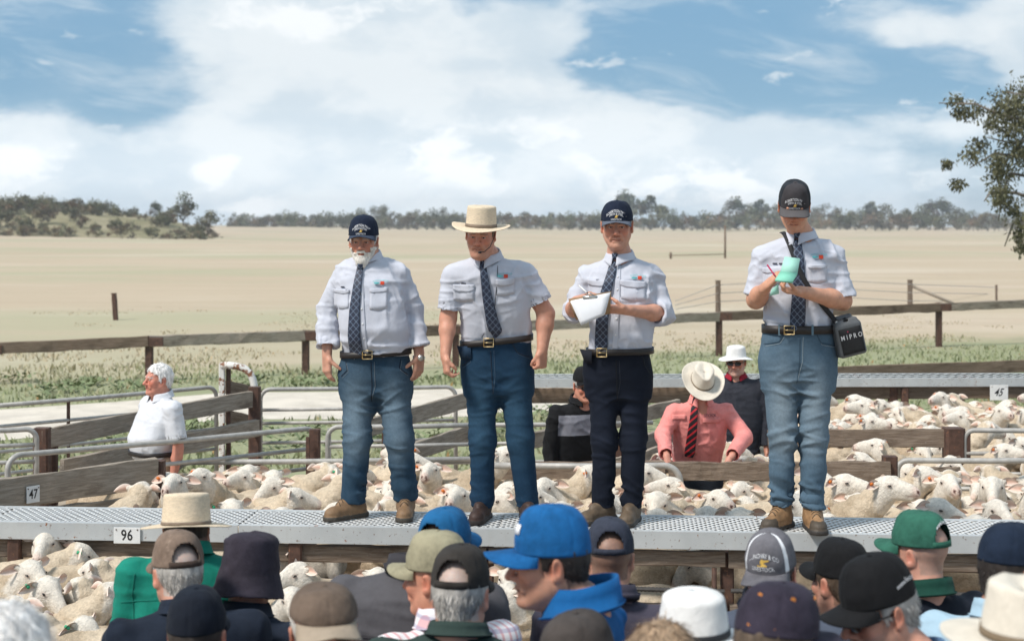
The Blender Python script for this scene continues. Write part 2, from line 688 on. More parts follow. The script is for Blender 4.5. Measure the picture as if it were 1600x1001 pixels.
def surface_nets(V, xs, ys, zs):
    S = V < 0
    cnt = np.zeros(tuple(n - 1 for n in V.shape), np.int8)
    for a in (0, 1):
        for b in (0, 1):
            for c in (0, 1):
                cnt += S[a:S.shape[0] - 1 + a, b:S.shape[1] - 1 + b, c:S.shape[2] - 1 + c]
    act = (cnt > 0) & (cnt < 8)
    ci, cj, ck = np.nonzero(act)
    idx = np.full(cnt.shape, -1, np.int32)
    idx[ci, cj, ck] = np.arange(len(ci))
    pos = np.zeros((len(ci), 3))
    num = np.zeros(len(ci))
    for ax in range(3):
        o1, o2 = [(a, b) for a in (0, 1) for b in (0, 1)], None
        for (a, b) in o1:
            off = [a, b]
            off.insert(ax, 0)
            i, j, k = ci + off[0], cj + off[1], ck + off[2]
            e = [0, 0, 0]
            e[ax] = 1
            v1 = V[i, j, k]
            v2 = V[i + e[0], j + e[1], k + e[2]]
            m = (v1 < 0) != (v2 < 0)
            t = np.where(m, v1 / np.where(m, v1 - v2, 1), 0)
            p = np.stack([xs[i], ys[j], zs[k]], 1)
            q = np.stack([xs[i + e[0]], ys[j + e[1]], zs[k + e[2]]], 1)
            pos += (p + (q - p) * t[:, None]) * m[:, None]
            num += m
    pos /= num[:, None]
    Q = []
    for ax in range(3):
        sl1 = [slice(1, -1)] * 3
        sl1[ax] = slice(0, -1)
        sl2 = list(sl1)
        sl2[ax] = slice(1, None)
        A, B = S[tuple(sl1)], S[tuple(sl2)]
        for flag in (0, 1):
            m = (A & ~B) if flag == 0 else (~A & B)
            i, j, k = np.nonzero(m)
            off = [1, 1, 1]
            off[ax] = 0
            i, j, k = i + off[0], j + off[1], k + off[2]
            u, w = [(1, 2), (2, 0), (0, 1)][ax]
            def cell(du, dw):
                c = [i, j, k]
                c = [c[0].copy(), c[1].copy(), c[2].copy()]
                c[u] = c[u] + du
                c[w] = c[w] + dw
                return idx[c[0], c[1], c[2]]
            q = np.stack([cell(-1, -1), cell(0, -1), cell(0, 0), cell(-1, 0)], 1)
            if flag == 1:
                q = q[:, ::-1]
            Q.append(q)
    Q = np.concatenate(Q) if Q else np.zeros((0, 4), int)
    Q = Q[(Q >= 0).all(1)]
    return pos, Q


def vnormals(V, Q):
    n = np.cross(V[Q[:, 2]] - V[Q[:, 0]], V[Q[:, 3]] - V[Q[:, 1]])
    N = np.zeros_like(V)
    for i in range(4):
        np.add.at(N, Q[:, i], n)
    return N / (np.linalg.norm(N, axis=1)[:, None] + 1e-12)


def relax(V, Q, it=1, f=.5):
    for _ in range(it):
        A = np.zeros_like(V)
        c = np.zeros(len(V))
        for i in range(4):
            for j in (1, 3):
                np.add.at(A, Q[:, i], V[Q[:, (i + j) % 4]])
                np.add.at(c, Q[:, i], 1)
        V = V + f * (A / np.maximum(c, 1)[:, None] - V)
    return V
# ------------------------------------------------------------------ people
SKIN = mat_vcol('skin', rough=.52, var=.10, scale=28, bump=.12, bscale=420, sss=.12)
HAIR = mat_vcol('hair', rough=.6, var=.28, scale=60, bump=.5, bscale=260, bdist=.004, streak=(1, 1, .22))


def cloth(name, col, var=.06, rough=.85, bump=.25, bscale=500, wrinkle=.5, col2=None):
    nm = 'cloth ' + name
    if nm in MATS:
        return MATS[nm]
    m, T = new_mat(nm)
    co = T.n('ShaderNodeTexCoord').outputs['Object']
    n = T.noise(co, 9, 5, .6)
    n = T.m('ADD', T.m('MULTIPLY', n, .65), T.m('MULTIPLY', T.noise(co, 60, 4, .7), .35))
    c = T.mix(T.step(n, .34, .66), tuple(q * (1 - var) for q in col), tuple(min(1, q * (1 + var)) for q in col))
    if col2 is not None:
        c = T.mix(T.step(T.noise(T.vm('ADD', co, (3, 7, 1)), 14, 6, .65), .52, .72), c, col2)
    wr = T.noise(T.vm('MULTIPLY', co, (1, 1, .6)), 21, 5, .55, 1.2)
    h = T.m('ADD', T.m('MULTIPLY', wr, wrinkle), T.m('MULTIPLY', T.noise(co, bscale, 2), .06 * bump / .25))
    finish(T, c, rough, h, .55, .012, 0, 0, .14, .025)
    MATS[nm] = m
    return m


def head_local(x, y, z, o):
    """distance field of a head facing -y, origin between the ears, metres"""
    E = lambda c, r, R=None: d_ell(x, y, z, np.array(c), r, R)
    C = lambda a, b, ra, rb, n=None, q=1: d_cone(x, y, z, np.array(a), np.array(b), ra, rb, n, q)
    w = o.get('wide', 1.0)
    d = E((0, .014, .032), (.077, .097, .086))
    d = smin(d, E((0, -.026, -.030), (.061 * w, .064, .088)), .03)
    for s in (-1, 1):
        d = smin(d, C((s * .052 * w, .006, -.052), (s * .02, -.066, -.100), .021, .018), .028)
        d = smin(d, E((s * .041, -.064, -.024), (.024, .022, .026)), .02)
    d = smin(d, E((0, -.080, -.102), (.021, .018, .018)), .018)
    d = smin(d, C((-.034, -.082, .021), (.034, -.082, .021), .012, .012), .014)
    for s in (-1, 1):
        d = -smin(-d, E((s * .031, -.099, .003), (.019, .014, .0115)), .012)
    for s in (-1, 1):
        d = smin(d, E((s * .031, -.0775, .002), (.0145, .0135, .0125)), .003)
        d = smin(d, C((s * .017, -.091, .0125), (s * .046, -.080, .0095), .0045, .004), .006)
    nl = o.get('nose', 1.0)
    d = smin(d, C((0, -.088, .014), (0, -.090 - .026 * nl, -.030), .0075, .0125), .012)
    for s in (-1, 1):
        d = smin(d, E((s * .0115, -.101, -.034), (.0085, .011, .0085)), .006)
        d = smin(d, C((s * .018, -.094, -.036), (s * .034, -.082, -.066), .006, .006), .012)
    d = smin(d, C((-.019, -.086, -.063), (0, -.092, -.061), .006, .0075), .008)
    d = smin(d, C((.019, -.086, -.063), (0, -.092, -.061), .006, .0075), .008)
    d = smin(d, C((-.014, -.087, -.076), (.014, -.087, -.076), .0075, .0075), .009)
    d = -smin(-d, C((-.024, -.090, -.0685), (.024, -.090, -.0685), .0028, .0028), .005)
    for s in (-1, 1):
        Re = rot(s * 24, 8, s * 6)
        d = smin(d, E((s * .081, .016, -.006), (.0085, .019, .034), Re), .008)
        d = -smin(-d, E((s * .0895, .011, -.003), (.0055, .011, .021), Re), .006)
        d = smin(d, E((s * .082, .008, -.030), (.007, .010, .012), Re), .006)
    if o.get('double_chin'):
        d = smin(d, E((0, -.045, -.115), (.045, .04, .025)), .03)
    return d


def add_head(Fd, c, R, s, o):
    c = np.asarray(c, float)
    lo, hi = c - .175 * s, c + .175 * s
    sl, X, Y, Z = Fd.blk(lo, hi)
    x, y, z = X - c[0], Y - c[1], Z - c[2]
    lx = (R[0, 0] * x + R[1, 0] * y + R[2, 0] * z) / s
    ly = (R[0, 1] * x + R[1, 1] * y + R[2, 1] * z) / s
    lz = (R[0, 2] * x + R[1, 2] * y + R[2, 2] * z) / s
    d = head_local(lx, ly, lz, o) * s
    Fd.v[sl] = smin(Fd.v[sl], d, .03)


POSES = {'relax': (22, 30, 20, .012), 'fist': (78, 92, 60, .001), 'grip': (48, 55, 32, .002), 'flat': (8, 10, 8, .010), 'pinch': (40, 42, 30, .004)}


def add_hand(Fd, w, d, n, pose='relax', thumb=1, s=1.0, h=.0045):
    """w wrist, d towards the fingertips, n the way the palm faces, thumb = sign of the thumb side along cross(d, n)"""
    d = np.asarray(d, float)
    d /= np.linalg.norm(d)
    n = np.asarray(n, float)
    n = n - d * (n @ d)
    n /= np.linalg.norm(n)
    t = np.cross(d, n) * thumb
    w = np.asarray(w, float)
    R = np.stack([t, d, n], 1)
    Fd.box(w + d * .05 * s, (.041 * s, .048 * s, .0145 * s), .013 * s, .012, R)
    Fd.cone(w - d * .02 * s, w + d * .03 * s, .027 * s, .026 * s, .02, n=n, q=1.35)
    a1, a2, a3, sp = POSES[pose]
    for i, (o, L, r) in enumerate(((.030, .073, .0088), (.0105, .081, .0092), (-.0105, .075, .0088), (-.030, .060, .0078))):
        p = w + (d * (.093 - .006 * (i == 3) - .003 * (i == 0)) + t * o) * s
        cd = d + t * o * sp * 12
        cd /= np.linalg.norm(cd)
        seg = (L * .45, L * .30, L * .25)
        ang = 0
        for j in range(3):
            ang += math.radians((a1, a2, a3)[j] * (1 + .12 * (i - 1)))
            v = cd * math.cos(ang) + n * math.sin(ang)
            q = p + v * seg[j] * s
            Fd.cone(p, q, r * (1 - .08 * j) * s, r * (.94 - .1 * j) * s, .003 if j else .008)
            p = q
    p = w + (d * .028 + t * .034) * s
    td = (d * .62 + t * .62 + n * .48) if pose in ('relax', 'flat') else (d * .80 + t * .18 + n * .62)
    td /= np.linalg.norm(td)
    q = p + td * .046 * s
    Fd.cone(w + d * .018 * s + t * .018 * s, p, .017 * s, .015 * s, .012)
    Fd.cone(p, q, .0125 * s, .011 * s, .008)
    td2 = td + n * .35 - t * (.5 if pose not in ('relax', 'flat') else .1) + d * .25
    td2 /= np.linalg.norm(td2)
    Fd.cone(q, q + td2 * .034 * s, .011 * s, .009 * s, .003)


def body_mesh(sp):
    """the whole figure as one skin: head, neck, trunk, arms, hands, legs"""
    h = sp['head']
    hc, R, hs = np.array(h['c']), h['R'], h.get('s', 1.0)
    arms, legs, secs = sp['arms'], sp['legs'], sp['torso']
    allp = [hc - .14, hc + .14]
    for a in arms:
        allp += [a['sh'], a['el'], a['wr'], np.array(a['wr']) + .18 * np.array(a['hd']) / np.linalg.norm(a['hd'])]
    for l in legs:
        allp += [l['hip'], l['knee'], l['ankle']]
    allp = np.array(allp)
    lo, hi = allp.min(0) - .1, allp.max(0) + .1
    hf = sp.get('vox', .0045)
    fz = [(hc[2] - .15 * hs, hc[2] + .16 * hs, hf)]
    fx = [(hc[0] - .11, hc[0] + .11, hf)]
    fy = [(hc[1] - .14, hc[1] + .14, hf)]
    for a in arms:
        if a.get('hide'):
            continue
        w, hd = np.array(a['wr'], float), np.array(a['hd'], float)
        e = np.array(a['el'], float)
        pts = np.array([w - .03, w + .03, w + hd / np.linalg.norm(hd) * .18 - .03, w + hd / np.linalg.norm(hd) * .18 + .03])
        for fl, k in ((fx, 0), (fy, 1), (fz, 2)):
            fl.append((pts[:, k].min(), pts[:, k].max(), max(hf, .0048)))
        p2 = np.array([w, w + (e - w) * (1.0 if a['sleeve'] < 1.5 else .6)])
        for fl, k in ((fx, 0), (fy, 1), (fz, 2)):
            fl.append((p2[:, k].min() - .045, p2[:, k].max() + .045, .008))
    cz = sp.get('coarse', .02)
    Fd = Field(axis(lo[0], hi[0], cz, fx), axis(lo[1], hi[1], cz, fy), axis(lo[2], hi[2], cz, fz))
    S = [(q[0], q[1], q[2], q[3] - .022, q[4] - .022) for q in secs]
    zlo, zhi = min(q[2] for q in S), max(q[2] for q in S)
    am = max(q[3] for q in S)
    cx, cy = np.mean([q[0] for q in S]), np.mean([q[1] for q in S])
    Fd.op(lambda X, Y, Z: d_loft(X, Y, Z, S, sp['yaw'], 2.2), (cx - am - .1, cy - am - .1, zlo), (cx + am + .1, cy + am + .1, zhi - .03), 0)
    for l in legs:
        r = l['r']
        Fd.cone(l['hip'], l['knee'], r[0] * .75, r[1] * .72, .03)
        Fd.cone(l['knee'], l['ankle'], r[1] * .72, min(.04, r[2] * .6), .02)
        tp = np.array(l['ankle']) + np.array(l['toe']) * .13 + np.array((0, 0, -.06))
        Fd.cone(np.array(l['ankle']) + (0, 0, -.035), tp, .030, .02, .01)
    for a in arms:
        ra = a.get('ra', (.055, .044, .029))
        Fd.cone(a['sh'], a['el'], ra[0] * .9, ra[1], .03)
        el, wr = np.array(a['el'], float), np.array(a['wr'], float)
        md = el + (wr - el) * .3
        Fd.cone(el, md, ra[1], ra[1] * 1.04, .02)
        nn = np.array(a['hn'], float)
        Fd.cone(md, wr, ra[1] * 1.03, ra[2], .02, n=nn / np.linalg.norm(nn), q=1.12)
        if not a.get('nohand'):
            add_hand(Fd, wr, a['hd'], a['hn'], a.get('pose', 'relax'), a.get('thumb', 1), a.get('hs', 1.0))
    nb = np.array(sp['neck'], float)
    nt = hc + R @ (np.array((0, .022, -.055)) * hs)
    Fd.cone(nb + (0, 0, -.06), nb, .085, .07, .03)
    Fd.cone(nb, nt, .063 * sp.get('neckw', 1), .060 * sp.get('neckw', 1), .03)
    throat = hc + R @ (np.array((0, -.028, -.098)) * hs)
    Fd.cone(nb + np.array((math.sin(sp['yaw']), -math.cos(sp['yaw']), 0)) * .02, throat, .048, .03, .03)
    add_head(Fd, hc, R, hs, h)
    V, Q = Fd.mesh()
    V = relax(V, Q, 1, .35)
    L = ((V - hc) @ R) / hs
    sk = np.array(sp.get('skin', (.48, .25, .17)))
    col = np.tile(sk, (len(V), 1)) * (.94 + .12 * fbm(V * 16, 3))[:, None]
    x, y, z = np.abs(L[:, 0]), L[:, 1], L[:, 2]

    def blend(m, c, amt):
        f = (np.clip(m, 0, 1) * amt)[:, None]
        col[:] = col * (1 - f) + np.array(c) * f
    g = lambda cx_, cy_, cz_, r: np.exp(-(((x - cx_) ** 2 + (y - cy_) ** 2 + (z - cz_) ** 2) / r ** 2))
    blend(g(.04, -.08, -.025, .03) + g(0, -.115, -.03, .02) + g(.085, .015, -.005, .025), (sk[0] * 1.02, sk[1] * .70, sk[2] * .64), .8)
    blend((y < -.075) * np.exp(-((z + .0685) / .0065) ** 2) * (x < .024), (sk[0] * .66, sk[1] * .42, sk[2] * .42), .75)
    bc = np.array(h.get('brow', (.16, .11, .08)))
    blend((y < -.06) * np.exp(-((z - .022 + .004 * (x > .035)) / .0048) ** 2) * (x > .012) * (x < .05), bc, .85)
    blend((y < -.06) * np.exp(-((z - .0015) / .0035) ** 2) * (x > .018) * (x < .045), (.05, .03, .025), .85)
    st = h.get('stubble')
    if st is not None:
        m = (z < -.035) * (y < .0) * (z > -.15) * np.clip(1 - ((x < .012) * (z > -.055)), 0, 1) * np.clip((-.03 - z) / .02 + (y > -.06), 0, 1)
        blend(m * (.6 + .4 * vnoise(L * 90)), st, h.get('stubble_amt', .4))
    # short hair shaved close shows as colour on the back of the skull
    if h.get('crop') is not None:
        m = ((y > .03 - .2 * np.clip(z, -.05, .05)) & (z > -.065)) * 1.0
        blend(m * (.7 + .3 * vnoise(L * 120)), h['crop'], .75)
    return make_mesh('body', V, Q, None, col)


def hair_mesh(h, kind, col, strands=900, seed=1, length=.016):
    """hair as a cap of its own in head coordinates, with strands standing off it"""
    hc, R, hs = np.array(h['c']), h['R'], h.get('s', 1.0)
    st = .005
    Fd = Field(np.arange(-.11, .111, st), np.arange(-.13, .15, st), np.arange(-.13, .15, st))
    X, Y, Z = Fd.ax[0][:, None, None], Fd.ax[1][None, :, None], Fd.ax[2][None, None, :]
    th = {'short': .008, 'full': .011, 'back': .007, 'long': .014}[kind]
    d = d_ell(X, Y, Z, np.array((0, .014, .032)), (.077 + th, .097 + th, .086 + th))
    d = smin(d, d_cone(X, Y, Z, np.array((0, .05, -.01)), np.array((0, .058, -.055)), .058, .048), .03)
    if kind == 'long':
        d = smin(d, d_cone(X, Y, Z, np.array((0, .05, -.02)), np.array((0, .075, -.10)), .068, .055), .03)
    ax_ = np.abs(X)
    # hairline: behind the temples, a sideburn in front of the ear, above the nape
    front = np.where(Z > .045, -.062 + .0 * Z, np.where(Z > -.012, -.030, .016)) + 0 * X
    front = np.where(Z > .06, np.where(kind == 'full', -.075, -.06) + 0 * X, front)
    top = .30 if kind in ('full',) else .040
    d = np.maximum(d, (front - Y) * .8)
    d = np.maximum(d, Z - top)
    d = np.maximum(d, (-.07 if kind != 'long' else -.12) - Z + 0 * X)
    # keep the ears free
    d = np.maximum(d, -d_ell(ax_, Y, Z, np.array((.088, .012, -.012)), (.03, .024, .034)))
    nz = fbm(np.stack(np.meshgrid(*Fd.ax, indexing='ij'), -1).reshape(-1, 3) * np.array((60, 60, 26)), seed, 2).reshape(Fd.v.shape)
    Fd.v = (d + (nz - .5) * (.016 if kind == 'full' else .008)).astype(np.float32)
    V, Q = Fd.mesh()
    V = relax(V, Q, 1)
    r = np.random.default_rng(seed)
    N = vnormals(V, Q)
    c0 = np.array(col)
    cl = c0 * (.75 + .5 * fbm(V * np.array((90, 90, 35)), seed + 3, 2))[:, None]
    VV, QQ, CC, n0 = [V], [Q], [cl], len(V)
    if strands:
        f = r.integers(0, len(Q), strands)
        bp = V[Q[f]].mean(1)
        nm = N[Q[f, 0]]
        ok = (nm[:, 1] + .9 * (np.abs(nm[:, 0]) > .2) > -.5) & ((kind == 'full') | (bp[:, 2] < .018))
        bp, nm = bp[ok], nm[ok]
        k = len(bp)
        dn = np.stack([bp[:, 0] * .5, np.full(k, .25), np.full(k, -1.0)], 1)
        dn += r.normal(0, .3, dn.shape)
        dn -= nm * (dn * nm).sum(1)[:, None]
        dn /= np.linalg.norm(dn, axis=1)[:, None] + 1e-9
        dd = dn + nm * (.35 + .25 * r.random((k, 1)))
        L = length * (.6 + .8 * r.random((k, 1)))
        sd = np.cross(dd, nm)
        sd /= np.linalg.norm(sd, axis=1)[:, None] + 1e-9
        wd = .0011
        p0, p1, p2 = bp - nm * .002, bp + dd * L * .55, bp + dd * L - nm * L * .15
        vs = np.stack([p0 - sd * wd, p0 + sd * wd, p1 - sd * wd, p1 + sd * wd, p2 - sd * wd * .3, p2 + sd * wd * .3], 1).reshape(-1, 3)
        b = n0 + np.arange(k)[:, None] * 6
        qq = np.concatenate([b + np.array((0, 1, 3, 2)), b + np.array((2, 3, 5, 4))])
        VV.append(vs)
        QQ.append(qq)
        CC.append(np.repeat(c0 * (.6 + .9 * r.random((k, 1))), 6, 0))
    V = np.concatenate(VV)
    return make_mesh('hair', hc + (V * hs) @ R.T, np.concatenate(QQ), None, np.concatenate(CC))


def beard_mesh(h, col, seed=5, full=True):
    hc, R, hs = np.array(h['c']), h['R'], h.get('s', 1.0)
    st = .0045
    Fd = Field(np.arange(-.1, .1, st), np.arange(-.14, .05, st), np.arange(-.2, .02, st))
    X, Y, Z = Fd.ax[0][:, None, None], Fd.ax[1][None, :, None], Fd.ax[2][None, None, :]
    d = head_local(X, Y, Z, h) - .004
    d = smin(d, d_ell(X, Y, Z, np.array((0, -.082, -.122)), (.030, .024, .034)), .02)
    ax_ = np.abs(X)
    zmax = np.where(Y > -.03, -.02, -.050 - 0 * X) - .0 * Z
    d = np.maximum(d, Z - np.where(ax_ > .052, -.030, np.where(ax_ < .026, -.046, -.058)) + 0 * Y)
    d = np.maximum(d, Y - np.where(Z < -.06, -.02, -.0) - 0 * X)
    d = np.maximum(d, -d_ell(X, Y, Z, np.array((0, -.10, -.068)), (.021, .03, .0075)))
    nz = fbm(np.stack(np.meshgrid(*Fd.ax, indexing='ij'), -1).reshape(-1, 3) * np.array((80, 80, 40)), seed, 2).reshape(Fd.v.shape)
    Fd.v = (d + (nz - .5) * .006).astype(np.float32)
    V, Q = Fd.mesh()
    cl = np.array(col) * (.7 + .6 * fbm(V * 90, seed, 2))[:, None]
    return make_mesh('beard', hc + (V * hs) @ R.T, Q, None, cl)


# ---- garments
def fold_disp(V, N, amp, freq=(7, 7, 7), shear=(0, 0, 0), seed=0):
    """creases: narrow ridges along the half-level of a stretched, warped noise, fading in and out"""
    q = V * np.array(freq)
    q = q + np.outer(V[:, 2], np.array(shear))
    q = q + 1.5 * (np.stack([vnoise(V * 4.3, seed + 1), vnoise(V * 4.3 + 9, seed + 2), vnoise(V * 4.3 + 4, seed + 3)], 1) - .5)
    n = vnoise(q, seed)
    r = np.exp(-(((n - .5) / .10) ** 2))
    gate = np.clip((vnoise(V * 6.1 + 3, seed + 7) - .25) / .4, 0, 1)
    low = vnoise(q * .6 + 5, seed + 8) - .5
    return V + N * (amp * gate * (r - .5) + amp * .55 * low)[:, None]


def shirt_mesh(sp):
    g = sp['shirt']
    secs, arms = sp['torso'], sp['arms']
    pts = [(q[0] + s * q[3], q[1] + t * q[3], q[2]) for q in secs for s in (-1, 1) for t in (-1, 1)]
    for a in arms:
        pts += [a['sh'], a['el']] + ([a['wr']] if a['sleeve'] > 1 else [])
    pts = np.array(pts)
    lo, hi = pts.min(0) - .09, pts.max(0) + .09
    h = g.get('vox', .008)
    Fd = Field(np.arange(lo[0], hi[0], h), np.arange(lo[1], hi[1], h), np.arange(lo[2], hi[2], h))
    zs = [q[2] for q in secs]
    am = max(q[3] for q in secs) + .05
    cxs, cys = [q[0] for q in secs], [q[1] for q in secs]
    Fd.op(lambda X, Y, Z: d_loft(X, Y, Z, secs, sp['yaw'], g.get('pw', 2.3)), (min(cxs) - am, min(cys) - am, min(zs)), (max(cxs) + am, max(cys) + am, max(zs)), 0)
    nb = np.array(sp['neck'], float)
    for a in arms:
        r = tuple(q * .94 for q in a.get('rs', (.075, .062, .05)))
        sh, el, wr = (np.array(a[k], float) for k in ('sh', 'el', 'wr'))
        inner = nb + (sh - nb) * .28 + (0, 0, -.034)
        Fd.cone(inner, sh, r[0] * .50, r[0] * .92, .05)
        t = a['sleeve']
        if t <= 1:
            e = sh + (el - sh) * t
            end, back, rr = e, sh, r[0] + (r[1] - r[0]) * t
        else:
            Fd.cone(sh, el, r[0], r[1], .012)
            e = el + (wr - el) * (t - 1)
            rr = r[1] + (r[2] - r[1]) * (t - 1)
            end, back = e, el
        dv = (end - back) / (np.linalg.norm(end - back) + 1e-9)
        Main, Fd = Fd, Field(*Fd.ax)
        Fd.cone(back, end + dv * .03, r[0] if t <= 1 else r[1], rr, 0)
        if a.get('cuff'):
            Fd.cone(end - dv * a['cuff'], end - dv * .004, rr + .003, rr + a.get('flare', .010), .004)
        # cut square at the end and hollow the opening
        sl, X, Y, Z = Fd.blk(end - .13, end + .13)
        pl = (X - end[0]) * dv[0] + (Y - end[1]) * dv[1] + (Z - end[2]) * dv[2]
        near = np.sqrt((X - end[0]) ** 2 + (Y - end[1]) ** 2 + (Z - end[2]) ** 2) - (rr + .035)
        b = Fd.v[sl]
        Fd.v[sl] = np.where(near < 0, np.maximum(b, pl), b)
        Fd.cone(end + dv * .02, end - dv * .03, rr - .006, rr - .012, .0, sub=True)
        Main.v = smin(Main.v, Fd.v, .014)
        Fd = Main
    # neck hole
    Fd.cone(nb + (0, 0, -.01), nb + (0, 0, .14), .06, .075, .01, sub=True)
    V, Q = Fd.mesh()
    V = relax(V, Q, 2, .5)
    N = vnormals(V, Q)
    am_ = g.get('fold', .006)
    zt, zb = max(zs), min(zs)
    f = (V[:, 2] - zb) / (zt - zb)
    amp = am_ * (.6 + 1.0 * np.exp(-((f - .08) / .16) ** 2) + .25 * np.exp(-((f - .7) / .2) ** 2))
    for a in arms:
        for j, (jn, ww) in enumerate((('el', .10), ('sh', .11))):
            dd = np.linalg.norm(V - np.array(a[jn]), axis=1)
            amp = amp + am_ * (.8 if a['sleeve'] > 1 or jn == 'sh' else .25) * np.exp(-(dd / ww) ** 2)
    V = fold_disp(V, N, amp, (9, 9, 5), (3, 1, 0), g.get('seed', 1))
    V = fold_disp(V, N, amp * .55, (6, 8, 15), (-5, 2, 0), g.get('seed', 1) + 30)
    V = fold_disp(V, N, amp * .4, (22, 22, 14), (9, 0, 0), g.get('seed', 1) + 60)
    return V, Q


def trousers_mesh(sp):
    g = sp['trousers']
    legs = sp['legs']
    w = g['waist']            # (cx,cy,cz,a,b)
    secs = g['secs']          # waist to crotch sections
    pts = []
    for l in legs:
        pts += [l['hip'], l['knee'], l['ankle']]
    pts += [(q[0] - q[3], q[1] - q[4], q[2]) for q in secs] + [(q[0] + q[3], q[1] + q[4], q[2]) for q in secs]
    pts = np.array(pts)
    lo, hi = pts.min(0) - .11, pts.max(0) + .11
    h = g.get('vox', .009)
    hem = g.get('hem', .0)
    Fd = Field(np.arange(lo[0], hi[0], h), np.arange(lo[1], hi[1], h), np.arange(min(lo[2], hem - .03), hi[2], h))
    am = max(max(q[3], q[4]) for q in secs) + .04
    cx, cy = np.mean([q[0] for q in secs]), np.mean([q[1] for q in secs])
    zs = [q[2] for q in secs]
    Fd.op(lambda X, Y, Z: d_loft(X, Y, Z, secs, sp['yaw'], 2.5), (cx - am, cy - am, min(zs)), (cx + am, cy + am, max(zs)), 0)
    LG = Field(*Fd.ax)
    for l in legs:
        r = l['r']
        hip, kn, an = (np.array(l[k], float) for k in ('hip', 'knee', 'ankle'))
        F2 = Field(*Fd.ax)
        F2.cone(hip, kn, r[0], r[1], 0)
        F2.cone(kn, an, r[1], r[2], .04)
        LG.v = np.minimum(LG.v, F2.v)
    zc = min(zs)
    kk = np.broadcast_to(np.clip((Fd.ax[2] - zc + .10) / .13, 0, 1) * .05 + .002, Fd.v.shape)
    hh = np.maximum(kk - np.abs(Fd.v - LG.v), 0) / kk
    Fd.v = np.minimum(Fd.v, LG.v) - hh * hh * kk * .25
    zc_ = min(zs)
    Fd.cone((cx, cy, zc_ + .03), (cx, cy, zc_ - .055), .065, .022, .05)
    # waist cut and hem cut
    Z = Fd.ax[2][None, None, :]
    Fd.v = np.maximum(Fd.v, Z - w[2])
    for l in legs:
        an = np.array(l['ankle'], float)
        hz = l.get('hem', hem)
        sl, X, Y, Zb = Fd.blk(an - .2, an + .2)
        Fd.v[sl] = np.maximum(Fd.v[sl], hz + .16 * (Y - an[1]) - Zb)
        Fd.cone((an[0], an[1], hz - .05), (an[0], an[1], hz + .05), l['r'][2] - .006, l['r'][2] - .014, 0, sub=True)
    V, Q = Fd.mesh()
    V = relax(V, Q, 2, .5)
    N = vnormals(V, Q)
    am_ = g.get('fold', .007)
    amp = np.full(len(V), .22 * am_)
    for l in legs:
        kn, an, hip = (np.array(l[k], float) for k in ('knee', 'ankle', 'hip'))
        hz = l.get('hem', hem)
        dx = np.hypot(V[:, 0] - an[0], V[:, 1] - an[1]) < .14
        amp = amp + dx * am_ * 1.3 * np.exp(-((V[:, 2] - hz - .08) / .09) ** 2)
        amp = amp + am_ * .9 * np.exp(-(np.linalg.norm(V - kn, axis=1) / .12) ** 2)
        cr = np.array((cx, cy - .05, min(zs)))
        amp = amp + am_ * .5 * np.exp(-(np.linalg.norm(V - cr, axis=1) / .13) ** 2)
    V = fold_disp(V, N, amp, (6, 6, 15), (-9, 3, 0), g.get('seed', 1))
    V = fold_disp(V, N, amp * .8, (8, 8, 11), (12, 2, 0), g.get('seed', 1) + 11)
    # wear of the cloth: paler on thighs and knees
    base = np.array(g['col'])
    fade = np.array(g.get('fade', base))
    m = np.zeros(len(V))
    for l in legs:
        kn, an, hip = (np.array(l[k], float) for k in ('knee', 'ankle', 'hip'))
        mid = hip + (kn - hip) * .55
        for c, rz, s_ in ((mid, .20, 1.0), (kn, .12, .8)):
            q = (V - c) / np.array((.075, .2, rz))
            m = np.maximum(m, s_ * np.exp(-(q ** 2).sum(1)) * (N[:, 1] < .3))
    m = np.clip(m * (.75 + .5 * fbm(V * np.array((10, 10, 4)), 8)) + .35 * (fbm(V * np.array((14, 14, 7)), 4) - .5), 0, 1)
    col = base * (1 - m[:, None]) + fade * m[:, None]
    return V, Q, col


